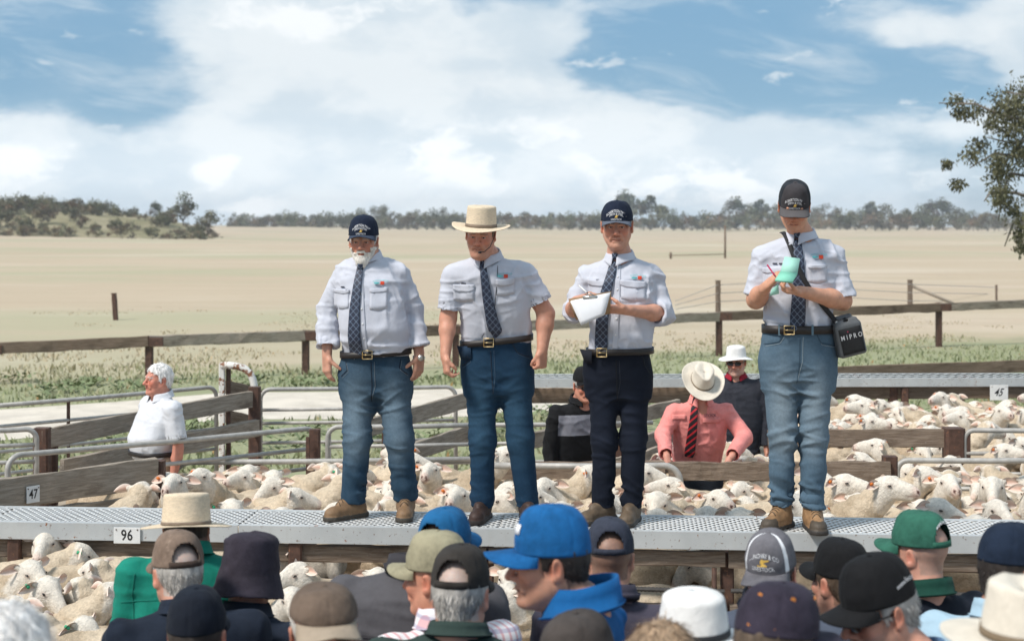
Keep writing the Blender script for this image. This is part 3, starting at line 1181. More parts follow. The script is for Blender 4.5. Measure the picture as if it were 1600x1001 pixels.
def boot_mesh(l, big=1.0, vox=.006):
    an = np.array(l['ankle'], float)
    toe = np.array(l['toe'], float)
    toe /= np.linalg.norm(toe)
    s_ = np.array((-toe[1], toe[0], 0))
    gz = l.get('ground', 0.0)
    L = lambda f, s, z: np.array((an[0], an[1], gz)) + toe * f + s_ * s + np.array((0, 0, z))
    c = L(.06, 0, .08)
    Fd = Field(np.arange(c[0] - .24, c[0] + .24, vox), np.arange(c[1] - .24, c[1] + .24, vox), np.arange(gz - .01, gz + .24, vox))
    R = np.stack([s_, toe, np.array((0, 0, 1.0))], 1)
    b = big
    Fd.cone(L(-.045, 0, .055), L(.03, 0, .06), .042 * b, .042 * b, 0)
    Fd.cone(L(.02, 0, .062), L(.135, .004, .040), .045 * b, .039 * b, .03)
    Fd.ell(L(.150, .004, .040), (.043 * b, .052, .036), .02, R)
    Fd.cone(L(-.01, 0, .07), L(-.005, 0, .155), .05 * b, .053 * b, .03)
    Fd.ell(L(.06, 0, .095), (.030, .05, .022), .02, R)
    # sole, proud of the upper, with a heel
    Fd.cone(L(-.055, 0, .016), L(.155, .004, .016), .042 * b, .046 * b, .004, n=np.array((0, 0, 1.0)), q=1.0)
    sl, X, Y, Z = Fd.blk(c - .3, c + .3)
    Fd.v[sl] = np.maximum(Fd.v[sl], gz + .001 - Z)
    sole = lambda X, Y, Z: np.maximum(d_cone(X, Y, Z * 0 + gz + .014, L(-.055, 0, .014), L(.155, .004, .014), .0475 * b, .051 * b), np.abs(Z - gz - .0135) - .0125)
    Fd.op(sole, c - .25, c + .25, .002)
    Fd.op(lambda X, Y, Z: d_box(X, Y, Z, L(.035, 0, .002), (.08, .022, .006), R, .002), L(.035, 0, .002) - .1, L(.035, 0, .002) + .1, 0, sub=True)
    Fd.cone(L(-.005, 0, .13), L(-.005, 0, .22), .043 * b, .046 * b, .004, sub=True)
    V, Q = Fd.mesh()
    V = relax(V, Q, 1, .4)
    N = vnormals(V, Q)
    z = V[:, 2] - gz
    f = (V[:, :2] - np.array((an[0], an[1]))) @ toe[:2]
    amp = .0025 * (z > .03) * np.exp(-((f - .07) / .06) ** 2)
    V = fold_disp(V, N, amp, (40, 40, 30), (0, 0, 0), 3)
    up = np.array(l.get('leather', (.20, .115, .06)))
    dark = np.array(l.get('sole', (.035, .030, .026)))
    col = np.tile(up, (len(V), 1)) * (.75 + .5 * fbm(V * 25, 5))[:, None]
    if l.get('toecap') is not None:
        m = ((f > .125) | (f < -.035)) & (z < .075)
        col[m] = np.array(l['toecap']) * (.8 + .4 * fbm(V[m] * 30, 6))[:, None]
    col[z < .0285] = dark * (.8 + .5 * fbm(V[z < .0285] * 60, 6))[:, None]
    return V, Q, col, L


LEATHER = mat_vcol('leather', rough=.62, var=.16, scale=40, bump=.3, bscale=220, spec=.4)
DENIM = mat_vcol('denim', rough=.9, var=.10, scale=70, bump=.35, bscale=700, spec=.2)
BELT = mat('belt leather', (.022, .018, .017), .5, .2, 30, .15, 200)
BRASS = mat('brass', (.55, .42, .22), .35, .1, 20, 0, metal=.9)
STEEL = mat('bright steel', (.62, .61, .58), .3, .1, 20, 0, metal=.9)
EYEW = mat('eye white', (.62, .58, .54), .25, .03, 20)
EYED = mat('eye iris', (.04, .03, .022), .2, .03, 20)
LACE = mat('boot lace', (.06, .045, .03), .8, .1, 20)
WHITE_THREAD = mat('white thread', (.80, .80, .82), .7, .03, 20)
GOLD_THREAD = mat('gold thread', (.72, .46, .10), .6, .05, 20)


def tie_mat():
    m, T = new_mat('navy tie with lattice')
    co = T.n('ShaderNodeTexCoord').outputs['Object']
    X, Y, Z = T.xyz(co)[:3]
    def line(sgn):
        q = T.m('ADD', T.m('MULTIPLY', X, 1.15 * sgn), Z)
        f = T.m('FRACT', T.m('MULTIPLY', q, 1 / .040))
        return T.m('LESS_THAN', T.m('ABSOLUTE', T.m('SUBTRACT', f, .5)), .034)
    ln = T.m('MAXIMUM', line(1), line(-1))
    c = T.mix(ln, (.010, .016, .040), (.22, .29, .40))
    finish(T, c, .55, T.noise(co, 500, 2), .15, .001, sheen=.1)
    return m


def stripe_mat():
    m, T = new_mat('black and red striped tie')
    co = T.n('ShaderNodeTexCoord').outputs['Object']
    X, Y, Z = T.xyz(co)[:3]
    f = T.m('FRACT', T.m('MULTIPLY', T.m('ADD', T.m('MULTIPLY', X, -.9), Z), 1 / .055))
    c = T.mix(T.m('LESS_THAN', f, .32), (.014, .010, .014), (.55, .02, .03))
    finish(T, c, .55, T.noise(co, 500, 2), .15, .001)
    return m


TIE, TIE_RED = tie_mat(), stripe_mat()


def ring_band(secs_at, z, hgt, grow, n=48, yaw=0.0, pw=2.5, tilt=0.0):
    """band round a superellipse section"""
    cx, cy, a, b = secs_at
    V = []
    th = np.arange(n) / n * 2 * math.pi
    c, s = np.cos(th), np.sin(th)
    ra = (np.abs(c) ** pw + np.abs(s) ** pw) ** (-1 / pw)
    for gz, gr in ((-hgt / 2, grow - .004), (-hgt / 2, grow), (hgt / 2, grow), (hgt / 2, grow - .004)):
        u, v = (a + gr) * c * ra, (b + gr) * s * ra
        x, y = math.cos(yaw) * u - math.sin(yaw) * v, math.sin(yaw) * u + math.cos(yaw) * v
        V.append(np.stack([cx + x, cy + y, z + gz + tilt * u], 1))
    V = np.concatenate(V)
    Q = [(k * n + i, k * n + (i + 1) % n, ((k + 1) % 4) * n + (i + 1) % n, ((k + 1) % 4) * n + i) for k in range(4) for i in range(n)]
    return V, Q


def collar(root, neck, m, yaw=0.0, r=(.068, .072), gap=14, stand=.026, leaf=.040, point=.028, tip=(0, 0, 0), lean=0.0, name='collar', label=None):
    """shirt collar: a stand and a leaf folded over it, points at the front"""
    th = np.radians(np.linspace(gap, 360 - gap, 44)) - math.pi / 2
    rows = []
    nb = np.asarray(neck, float)
    for k, (dr, dz) in enumerate(((.002, -.012), (.0, stand * .6), (.001, stand), (.006, stand * 1.02), (.012, stand * .6), (.020, stand * .1 - leaf * .25), (.026, stand - leaf))):
        fr = np.clip(1 - np.abs((np.degrees(th) + 90) - np.where(np.degrees(th) + 90 > 180, 360 - gap, gap)) / 55, 0, 1)
        ext = (fr ** 2) * point * max(0, (k - 3) / 3)
        rr0, rr1 = r[0] + dr + ext * .35, r[1] + dr + ext * .55
        x, y = np.cos(th) * rr0, np.sin(th) * rr1
        back = np.clip(np.sin(th), 0, 1)
        z = dz - ext * .95 + back * .022 * 1 - .012 * np.clip(-np.sin(th), 0, 1) + lean * y
        X = math.cos(yaw) * x - math.sin(yaw) * y
        Y = math.sin(yaw) * x + math.cos(yaw) * y
        rows.append(np.stack([nb[0] + X, nb[1] + Y, nb[2] + z], 1))
    G_ = np.stack(rows, 1)
    me = MB().grid(G_).mesh(name, True)
    o = obj(name, me, m, root)
    solid(o, .003)
    if label:
        o['label'] = label
    return o


class Front:
    """lays flat details on a garment by looking along +y (or another direction) onto its surface"""
    def __init__(s, V, Q, yaw=0.0):
        s.t = BVHTree.FromPolygons([tuple(v) for v in V], [tuple(q) for q in np.asarray(Q).tolist()])
        s.d = Vector((-math.sin(yaw), math.cos(yaw), 0))
        s.r = Vector((math.cos(yaw), math.sin(yaw), 0))

    def at(s, u, z, off=.003, default=None):
        o = s.r * u - s.d * 2 + Vector((0, 0, z))
        h = s.t.ray_cast(o, s.d)
        if h[0] is None:
            return default
        return np.array(h[0] - s.d * off)

    def sheet(s, rows, off=.003):
        """rows of (u,z) points; misses take the neighbour's depth"""
        out = []
        last = None
        for row in rows:
            L = []
            for (u, z) in row:
                p = s.at(u, z, off)
                if p is None:
                    p = np.array(s.r * u + Vector((0, 0, z))) + (np.array(s.d) * (last @ np.array(s.d)) if last is not None else 0)
                last = p
                L.append(p)
            out.append(L)
        return np.array(out)

    def smooth_sheet(s, rows, off, it=2):
        G_ = s.sheet(rows, off)
        d = np.array(s.d)
        dep = G_ @ d
        for _ in range(it):
            q = np.pad(dep, 1, mode='edge')
            dep2 = np.minimum(dep, (q[:-2, 1:-1] + q[2:, 1:-1] + q[1:-1, :-2] + q[1:-1, 2:]) / 4)
            dep = dep2
        return G_ + (dep - G_ @ d)[..., None] * d


def strip_on(root, fr, path, m, name, off=.004, n=26, w=7, label=None, thick=.003, smooth=3):
    """a band laid on the front: path of (u, z, half width)"""
    path = np.array(path, float)
    t = np.linspace(0, len(path) - 1, n)
    k = np.arange(len(path))
    u, z, hw = (np.interp(t, k, path[:, i]) for i in range(3))
    tx, tz = np.gradient(u), np.gradient(z)
    l = np.hypot(tx, tz)
    nx, nz = -tz / l, tx / l
    rows = [[(u[i] + nx[i] * hw[i] * f, z[i] + nz[i] * hw[i] * f) for f in np.linspace(-1, 1, w)] for i in range(n)]
    G_ = fr.smooth_sheet(rows, off, smooth) if smooth else fr.sheet(rows, off)
    o = obj(name, MB().grid(G_).mesh(name, True), m, root)
    solid(o, thick)
    if label:
        o['label'] = label
    return o


def letter_on(root, fr, text, u, z, size, m, name='lettering', off=.0035, sx=1.0, arc=0.0, tilt=0.0, label=None):
    V, T = text_mesh(text, size)
    c, s = math.cos(tilt), math.sin(tilt)
    out = []
    for x, y, _ in V:
        x, y = x * sx, y - arc * (x * sx) ** 2
        x, y = c * x - s * y, s * x + c * y
        p = fr.at(u + x, z + y, off)
        out.append(p if p is not None else np.array(fr.r * (u + x) + Vector((0, 0, z + y))))
    o = obj(name, make_mesh(name, np.array(out), None, T, None, False), m, root)
    if label:
        o['label'] = label
    return o


# ---- headgear, all in head coordinates (facing -y, origin between the ears)
class Cap:
    def __init__(s, h, rim=.030, top=.150, tilt=6, a=.086, b=.106, boxy=.62, push=0.0):
        s.h, s.rim, s.top, s.a, s.b, s.boxy = h, rim, top, a, b, boxy
        s.tilt = rot(0, tilt, 0)
        s.push = push
        s.c = np.array((0, .010, 0))

    def crown(s, th, f):
        """th angle from the front (radians, + to the head's left), f 0 rim to 1 top"""
        front = np.clip(np.cos(th), 0, 1)
        e = s.boxy - .12 * front
        r = np.cos(f * math.pi / 2) ** e
        zt = np.sin(f * math.pi / 2) ** .95
        seam = .0022 * np.exp(-(((th / (math.pi / 3) + .5 * 0) - np.round(th / (math.pi / 3))) / .05) ** 2) * (f < .97)
        x = np.sin(th) * (s.a * r - seam)
        y = -np.cos(th) * (s.b * r - seam)
        z = s.rim + (s.top - s.rim) * zt
        return np.stack([x, y, z + 0 * x], -1)

    def world(s, p):
        h = s.h
        p = np.asarray(p, float) @ s.tilt.T + s.c
        return np.array(h['c']) + (p * h.get('s', 1.0)) @ h['R'].T


def make_cap(root, h, m, brim_m=None, name='cap', opening=False, brimL=.072, tilt=6, text=None, label=None, dents=0.0, seed=1, button=True, strap_m=None, trim=None, boxy=.62, top=.150, text_m=None, brim_drop=1.0, back_text=None, panel_m=None, rim=.030):
    c = Cap(h, tilt=tilt, boxy=boxy, top=top, rim=rim)
    nt, nf = 96, 22
    th = np.arange(nt) / nt * 2 * math.pi
    fs = np.linspace(0, 1, nf) ** 1.15
    fs = np.minimum(fs, .985)
    TH, FS = np.meshgrid(th, fs, indexing='ij')
    Pt = c.crown(TH, FS)
    r = np.random.default_rng(seed)
    flat = Pt.reshape(-1, 3)
    nz = fbm(flat * np.array((22, 22, 30)), seed, 2) - .5
    nz2 = fbm(flat * np.array((45, 45, 20)), seed + 5, 2) - .5
    ctr = flat - np.array((0, 0, .05))
    ctr /= np.linalg.norm(ctr, axis=1)[:, None]
    flat = flat + ctr * ((nz * (.006 + dents) + nz2 * .003) * (FS.ravel() > .04))[:, None]
    Pt = flat.reshape(Pt.shape)
    Pt = c.world(Pt)
    V = list(Pt.reshape(-1, 3))
    Q, fm = [], []
    for i in range(nt):
        for j in range(nf - 1):
            i2 = (i + 1) % nt
            back = abs(((th[i] + math.pi / nt) - math.pi))
            if opening:
                w = .62
                if back < w and fs[j] > .10 and fs[j + 1] < .43 * math.sqrt(max(0, 1 - (back / w) ** 2)) + .08:
                    continue
            Q.append((i * nf + j, i2 * nf + j, i2 * nf + j + 1, i * nf + j + 1))
            pm = 0
            if trim is not None and abs(abs(((th[i] + math.pi) % (2 * math.pi)) - math.pi) - trim) < .10:
                pm = 1
            if panel_m is not None and abs(((th[i] + math.pi) % (2 * math.pi)) - math.pi) > 1.05:
                pm = 1
            fm.append(pm)
    V.append(c.world(np.array((0, 0, c.top))))
    k = len(V) - 1
    T = [(i * nf + nf - 1, ((i + 1) % nt) * nf + nf - 1, k) for i in range(nt)]
    fm += [0] * len(T)
    me = make_mesh(name, V, Q, T, None, True, None, fm)
    o = obj(name, me, [m, panel_m or strap_m or WHITE_THREAD], root)
    solid(o, .0025, 1)
    if label:
        o['label'] = label
    # brim
    n, mm = 25, 10
    ph = np.linspace(-1.12, 1.12, n)
    rows = []
    for p in ph:
        base = c.crown(np.array(p), np.array(0.03))
        q = p / 1.12
        L = brimL * (1 - abs(q) ** 3.2) ** .55 + .002
        row = []
        for t in np.linspace(0, 1, mm):
            d = np.array((math.sin(p) * .28, -1.0, 0))
            d /= np.linalg.norm(d)
            b_ = base + d * L * t
            b_[2] += -.004 - brim_drop * (.17 * L * t + .034 * abs(q) ** 2.0 * (.15 + .85 * t)) + .010 * t * (1 - abs(q)) * brim_drop
            row.append(c.world(b_))
        rows.append(row)
    bo = obj('brim', MB().grid(np.array(rows)).mesh('brim', True), brim_m or m, o)
    solid(bo, .004)
    if trim is not None:
        e = np.array([(rows[i][j] + np.array((0, 0, .003))) for i in range(n) for j in (mm - 3, mm - 2, mm - 1)]).reshape(n, 3, 3)
        tr = obj('brim_trim', MB().grid(e[14:]).mesh('brim_trim', True), strap_m or WHITE_THREAD, o)
        solid(tr, .003, 1)
    if button:
        b = MB()
        p = c.world(np.array((0, 0, c.top + .001)))
        Fd = Field(np.arange(p[0] - .02, p[0] + .02, .003), np.arange(p[1] - .02, p[1] + .02, .003), np.arange(p[2] - .015, p[2] + .016, .003))
        Fd.ell(p, (.0085, .0085, .005))
        bv, bq = Fd.mesh()
        obj('button', make_mesh('button', bv, bq), m, o)
    if opening:
        st = [c.world(c.crown(np.array(t), np.array(f)) * np.array((1.012, 1.012, 1))) for t in np.linspace(math.pi - .72, math.pi + .72, 15) for f in (.0, .11)]
        so = obj('strap', MB().grid(np.array(st).reshape(15, 2, 3)).mesh('strap', True), strap_m or m, o)
        solid(so, .0025, 1)

    def place(text, vz, size, arc, mt, th0=0.0, nm='lettering', off=.0042, sx=1.0):
        tv, tt = text_mesh(text, size, off=.0)
        z0 = c.rim + (c.top - c.rim) * vz
        out = []
        for x, y, _ in tv:
            x = x * sx
            yy = y - arc * x * x
            f = np.clip((z0 + yy - c.rim) / (c.top - c.rim), .01, .98)
            f = math.asin(f ** (1 / .95)) / (math.pi / 2)
            rr = c.b if abs(th0) < 1 else c.b
            p = c.crown(np.array(th0 + x / rr), np.array(f))
            p = p + np.array((math.sin(th0), -math.cos(th0), .25)) * off
            out.append(c.world(p))
        obj(nm, make_mesh(nm, np.array(out), None, tt, None, False), mt, o)
    for t in text or []:
        place(*t)
    c.obj = o
    return c


def dog_badge(root_cap, c, vz, m, s=1.0, th0=0.0):
    """small gold dog emblem stitched on the crown"""
    prof = [(-.014, -.006), (-.009, -.007), (.006, -.0065), (.010, -.0065), (.0095, -.0035), (.002, -.002), (.003, .0015), (.015, .0035), (.015, .0055), (.003, .0055), (-.003, .007), (-.006, .003), (-.006, -.002), (-.012, -.004)]
    z0 = c.rim + (c.top - c.rim) * vz
    pts = []
    for x, y in prof:
        f = np.clip((z0 + y * s - c.rim) / (c.top - c.rim), .01, .98)
        f = math.asin(f ** (1 / .95)) / (math.pi / 2)
        p = c.crown(np.array(th0 + x * s / c.b), np.array(f)) + np.array((math.sin(th0), -math.cos(th0), .2)) * .0042
        pts.append(c.world(p))
    k = len(pts)
    cen = np.mean(pts, 0)
    obj('emblem', make_mesh('emblem', pts + [cen], None, [(i, (i + 1) % k, k) for i in range(k)], None, False), m, root_cap)


def make_hat(root, h, m, name='hat', a=.087, b=.106, rim=.026, height=.105, taper=.9, brim=.08, brim_z=None, top='flat', band_m=None, tilt=4, band_h=.022, rings=0, label=None, flop=None, seed=1, thick=.003, dz=0.0, pinch=.018):
    """hat with a full brim: crown profile turned, brim shaped by brim_z(theta, t) -> (height, radius factor)"""
    nt = 72
    th = np.arange(nt) / nt * 2 * math.pi
    T_ = rot(0, tilt, 0)
    hc, R, hs = np.array(h['c']), h['R'], h.get('s', 1.0)

    def W(p):
        return hc + ((np.asarray(p) @ T_.T + np.array((0, .008, dz))) * hs) @ R.T
    rows = []
    nb = 12
    for t in np.linspace(1, 0, nb):
        z, rf = (0 * th, 1 + 0 * th) if brim_z is None else brim_z(th, t)
        z, rf = z + 0 * th, rf + 0 * th
        rr = brim * t * rf
        x, y = np.sin(th) * (a + rr), -np.cos(th) * (b + rr)
        rows.append(np.stack([x, y, rim + z], -1))
    ns = 20
    for i in range(1, ns + 1):
        f = i / ns
        if f < .7:
            g = f / .7
            sc = 1 + (taper - 1) * g + (.006 * math.sin(g * math.pi * 2 * rings) if rings else 0)
            z = height * (.93 if top != 'round' else .8) * g
        else:
            g = (f - .7) / .3
            if top == 'round':
                sc = taper * math.cos(g * math.pi / 2 * .97)
                z = height * (.8 + .2 * math.sin(g * math.pi / 2))
            else:
                sc = taper * (1 - .97 * g ** 1.0 if g > .25 else 1 - g * .7)
                sc = taper * np.interp(g, (0, .2, .5, 1), (1.0, .95, .6, .03))
                z = height * np.interp(g, (0, .2, .5, 1), (.93, 1.0, 1.0, .985))
        x, y = np.sin(th) * a * sc, -np.cos(th) * b * sc
        zz = np.full(nt, rim + z)
        if top == 'pinch':
            # a crease along the top and two dents at the front
            cr = np.clip((f - .62) / .3, 0, 1)
            zz = zz - cr * pinch * np.exp(-(x / .028) ** 2) * (1.1 + y / b * .3)
            fd = np.exp(-((y + b * .62) / .045) ** 2) * np.clip((f - .25) / .4, 0, 1)
            x = x * (1 - .24 * fd * np.clip(np.abs(x) / .05, 0, 1))
        rows.append(np.stack([x, y, zz], -1))
    A = np.stack(rows, 1)
    nz = fbm(A.reshape(-1, 3) * 26, seed, 2).reshape(A.shape[:2]) - .5
    A = A + (nz * (flop or .004))[..., None] * np.array((.5, .5, 1))
    o = obj(name, MB().grid(W(A), True).mesh(name, True), m, root)
    solid(o, thick)
    if label:
        o['label'] = label
    if band_m is not None:
        bt = []
        for zf in (0.004, band_h * .5, band_h):
            f = zf / (height * .93)
            sc = 1 + (taper - 1) * f
            bt.append(np.stack([np.sin(th) * (a * sc + .0035), -np.cos(th) * (b * sc + .0035), np.full(nt, rim + zf)], -1))
        bo = obj('hat_band', MB().grid(W(np.stack(bt, 1)), True).mesh('hat_band', True), band_m, o)
        solid(bo, .002)
    return o


def glasses(root, h, m, name='sunglasses'):
    hc, R, hs = np.array(h['c']), h['R'], h.get('s', 1.0)
    W = lambda p: hc + (np.asarray(p, float) * hs) @ R.T
    g = MB()
    for s in (-1, 1):
        th = np.linspace(0, 2 * math.pi, 17)[:-1]
        rim_ = np.array([(s * .033 + .027 * np.sign(math.cos(t)) * abs(math.cos(t)) ** .7, -.101 + .35 * (.033 + .027 * math.cos(t) * s - .02) ** 2 * 6, .001 + .018 * np.sign(math.sin(t)) * abs(math.sin(t)) ** .7) for t in th])
        c = rim_.mean(0) + (0, -.005, 0)
        P_ = np.concatenate([rim_, [c], rim_ + (0, .005, 0)])
        T = [(i, (i + 1) % 16, 16) for i in range(16)]
        Q = [(i, (i + 1) % 16, 17 + (i + 1) % 16, 17 + i) for i in range(16)]
        g.add(W(P_), Q, T)
        g.tube(W([(s * .058, -.092, .006), (s * .076, -.06, .008), (s * .083, .01, .008)]), .0028, 6)
    g.tube(W([(-.012, -.105, .006), (0, -.108, .009), (.012, -.105, .006)]), .003, 6)
    return obj(name, g.mesh(name, True), m, root)


def eyes(root, h):
    hc, R, hs = np.array(h['c']), h['R'], h.get('s', 1.0)
    W = lambda p: hc + (np.asarray(p, float) * hs) @ R.T
    for s in (-1, 1):
        c = np.array((s * .031, -.0815, .000))
        th, ph = np.meshgrid(np.linspace(0, 2 * math.pi, 13)[:-1], np.linspace(0, math.pi / 2, 6), indexing='ij')
        r = .0115
        p = np.stack([np.sin(ph) * np.cos(th) * r * 1.05, -np.cos(ph) * r, np.sin(ph) * np.sin(th) * r * .52], -1) + c
        fm = []
        mb = MB().grid(W(p), True)
        me = mb.mesh('eye', True)
        k = np.array([i % 5 for i in range(len(me.polygons))])
        me.polygons.foreach_set('material_index', np.where(k < 2, 1, 0).astype(np.int32))
        obj('eye', me, [EYEW, EYED], root)


def build_person(label, loc, sp, group=None, name='person'):
    root = empty(name, loc, label, 'person', group)
    root_loc = np.array(loc)
    b = obj('body', body_mesh(sp), SKIN, root)
    out = {'root': root, 'sp': sp}
    h = sp['head']
    if sp.get('eyes', True):
        eyes(root, h)
    if h.get('hair'):
        kind, colr = h['hair'][:2]
        obj('hair', hair_mesh(h, kind, colr, h.get('strands', 900), len(label), h.get('hair_len', .016)), HAIR, root)
    if h.get('beard') is not None:
        obj('beard', beard_mesh(h, h['beard']), HAIR, root)
    V, Q = shirt_mesh(sp)
    g = sp['shirt']
    col = None
    mats = [g['mat']]
    fm = None
    if g.get('zones'):
        cen = V[Q].mean(1)
        fm = g['zones'](cen)
        mats = g['mats']
    so = obj(g.get('name', 'shirt'), make_mesh(g.get('name', 'shirt'), V, Q, None, None, True, None, fm), mats, root)
    out['front'] = Front(V, Q, 0.0)
    out['shirt'] = so
    out['shirt_VQ'] = (V, Q)
    if sp.get('trousers'):
        tV, tQ, tc = trousers_mesh(sp)
        out['trousers'] = obj('trousers', make_mesh('trousers', tV, tQ, None, tc), DENIM, root)
        out['tfront'] = Front(tV, tQ, 0.0)
    for l in sp['legs']:
        if l.get('noboot'):
            continue
        V2, Q2, c2, L = boot_mesh(l, l.get('big', 1.0), l.get('vox', .006))
        bo = obj('boot', make_mesh('boot', V2, Q2, None, c2), LEATHER, root)
        if l.get('laces'):
            bt = BVHTree.FromPolygons([tuple(v) for v in V2], [tuple(q) for q in Q2.tolist()])
            lc = MB()
            for i in range(5):
                f, z = .105 - i * .020, 0
                pts = []
                for s in np.linspace(-.024, .024, 5):
                    o_ = L(f + abs(s) * .2, s, .3)
                    hit = bt.ray_cast(Vector(o_), Vector((0, 0, -1)))
                    if hit[0] is not None:
                        pts.append(np.array(hit[0]) + (0, 0, .0015))
                if len(pts) > 2:
                    lc.tube(pts, .0024, 6)
            if lc.n:
                obj('laces', lc.mesh('laces', True), LACE, bo)
    return out
# ------------------------------------------------------------------ ground
def ground_mat():
    m, T = new_mat('paddock')
    g = T.n('ShaderNodeNewGeometry').outputs['Position']
    X, Y, Z = T.xyz(g)[:3]
    straw = T.mix(T.noise(T.comb(T.m('MULTIPLY', X, .05), T.m('MULTIPLY', Y, .02), 0), 1.0, 6, .6), (.44, .352, .25), (.535, .445, .335))
    patch = T.noise(T.comb(T.m('MULTIPLY', X, .012), T.m('MULTIPLY', Y, .022), 2.0), 1.6, 6, .62)
    green = T.mix(T.noise(g, .9, 5, .65), (.245, .27, .15), (.35, .35, .225))
    far = T.mix(T.m('MULTIPLY', T.step(patch, .47, .64), .75), straw, (.385, .375, .25))
    pale = T.noise(T.comb(T.m('MULTIPLY', X, .02), T.m('MULTIPLY', Y, .05), 5.0), 1.4, 5, .6)
    far = T.mix(T.m('MULTIPLY', T.step(pale, .5, .7), .6), far, (.61, .53, .43))
    pink = T.noise(T.comb(T.m('MULTIPLY', X, .03), T.m('MULTIPLY', Y, .09), 9.0), 1.3, 5, .6)
    far = T.mix(T.m('MULTIPLY', T.step(pink, .5, .7), .5), far, (.47, .36, .27))
    row = T.noise(T.comb(T.m('MULTIPLY', X, .03), T.m('MULTIPLY', Y, .55), 1.0), 1.0, 4, .7)
    far = T.mix(T.m('MULTIPLY', T.step(row, .45, .65), .35), far, (.42, .35, .25))
    fn = T.noise(g, 1.6, 6, .75)
    far = T.mix(T.m('MULTIPLY', T.step(fn, .52, .72), .35), far, (.36, .31, .21))
    # green weeds near the yards, drying out up the paddock
    n = T.noise(g, .35, 5, .65)
    nearf = T.m('ADD', T.step(T.m('SUBTRACT', Y, T.m('MULTIPLY', X, .48)), 37.5, 27.5), T.m('MULTIPLY', T.m('SUBTRACT', n, .5), 1.3))
    c = T.mix(T.step(nearf, .25, .95), far, green)
    # trodden dirt inside the yards
    dirt = T.mix(T.noise(g, 2.2, 6, .65), (.30, .24, .18), (.44, .37, .29))
    dn = T.m('ADD', Y, T.m('MULTIPLY', T.m('SUBTRACT', T.noise(g, .6, 4), .5), 3.0))
    c = T.mix(T.step(dn, 17.6, 16.2), c, dirt)
    h = T.m('ADD', T.noise(g, 6, 6, .7), T.noise(g, 40, 3))
    finish(T, c, .95, h, .35, .05, spec=.1)
    return m


def build_ground():
    ys = np.concatenate([np.linspace(-14, 60, 60), np.geomspace(62, 1500, 60)])
    xs = np.concatenate([-np.geomspace(1200, 12, 45), np.linspace(-11, 11, 30), np.geomspace(12, 1200, 45)])
    XX, YY = np.meshgrid(xs, ys, indexing='ij')
    p = np.stack([XX.ravel() * .02, YY.ravel() * .02, 0 * XX.ravel()], 1)
    Z = (fbm(p, 4, 2).reshape(XX.shape) - .5) * np.clip((YY - 60) / 400, 0, 1) * 3.0
    # the paddock lifts a little towards its far left corner
    Z = Z + np.clip((-XX - 20) / 70, 0, 1) * np.clip((YY - 120) / 120, 0, 1) * 1.2
    o = obj('ground', MB().grid(np.stack([XX, YY, Z], -1), flip=False).mesh('ground', True), ground_mat())
    put_props(o, kind='structure')


build_ground()


def ground_strip(name, pts_a, pts_b, m, z=.004):
    """sheet on the ground between two edges"""
    A, B = np.array(pts_a, float), np.array(pts_b, float)
    t = np.linspace(0, 1, 7)
    G_ = np.array([[a + (b - a) * f for f in t] for a, b in zip(A, B)])
    G_[..., 2] = z
    o = obj(name, MB().grid(G_).mesh(name, True), m)
    return put_props(o, kind='structure')


GRAVEL = mat('pale gravel', (.60, .54, .46), .95, .12, 1.5, .5, 60, col2=(.46, .41, .33), c2lo=.55, c2hi=.75)
ra = [G(px, py)[:3] for px, py in ((-400, 705), (0, 688), (180, 672), (360, 655), (560, 655), (760, 650), (900, 640))]
rb = [G(px, py)[:3] for px, py in ((-400, 655), (0, 640), (180, 628), (360, 613), (560, 612), (760, 606), (900, 600))]
ground_strip('gravel_track', ra, rb, GRAVEL)

# ------------------------------------------------------------------ timber and steel of the yards
def wood_mat(name, lo, hi, dark):
    m, T = new_mat(name)
    a = T.n('ShaderNodeAttribute', attribute_name='gr').outputs['Vector']
    v = T.vm('MULTIPLY', a, (1.6, 22, 22))
    n = T.noise(v, 3.2, 7, .68, .6)
    c = T.mix(T.step(n, .3, .7), lo, hi)
    st = T.noise(T.vm('MULTIPLY', a, (1.1, 3.5, 3.5)), 2.3, 6, .62)
    c = T.mix(T.m('MULTIPLY', T.step(st, .52, .72), .75), c, dark)
    fl = T.noise(T.vm('MULTIPLY', a, (9, 30, 30)), 5, 4, .6)
    c = T.mix(T.m('MULTIPLY', T.step(fl, .66, .74), .6), c, (.46, .44, .40))
    finish(T, c, .9, n, .8, .006, spec=.15)
    return m


WOOD = wood_mat('weathered timber', (.125, .090, .066), (.26, .205, .16), (.06, .042, .030))
WOODG = wood_mat('grey weathered timber', (.23, .19, .15), (.40, .345, .285), (.12, .09, .068))
WOODB = wood_mat('brown timber', (.135, .095, .068), (.24, .18, .135), (.07, .05, .036))
RUST = mat('rusty brown steel', (.085, .045, .032), .75, .3, 18, .35, 160, col2=(.19, .085, .045), c2lo=.55, c2hi=.72)
GALV = mat('galvanised pipe', (.40, .385, .36), .55, .16, 14, .12, 120, metal=.2, col2=(.30, .22, .155), c2lo=.62, c2hi=.78)
PAINTW = mat('flaking white paint', (.72, .70, .66), .6, .08, 10, .2, 90, col2=(.22, .095, .045), c2lo=.52, c2hi=.60)
WALKW = mat('white painted steel', (.66, .67, .66), .5, .07, 5, .12, 80, col2=(.46, .455, .43), c2lo=.58, c2hi=.8)
GRATE = mat('white expanded steel mesh', (.66, .66, .65), .5, .06, 30, .1, 200, col2=(.50, .46, .40), c2lo=.52, c2hi=.72)
SIGNW = mat('white number plate', (.70, .70, .69), .55, .05, 20, col2=(.52, .48, .42), c2lo=.6, c2hi=.8)
SIGNB = mat('black print', (.015, .015, .016), .5)
BAR = mat('ribbed dark bar', (.06, .055, .052), .6, .2, 40, .6, 120)


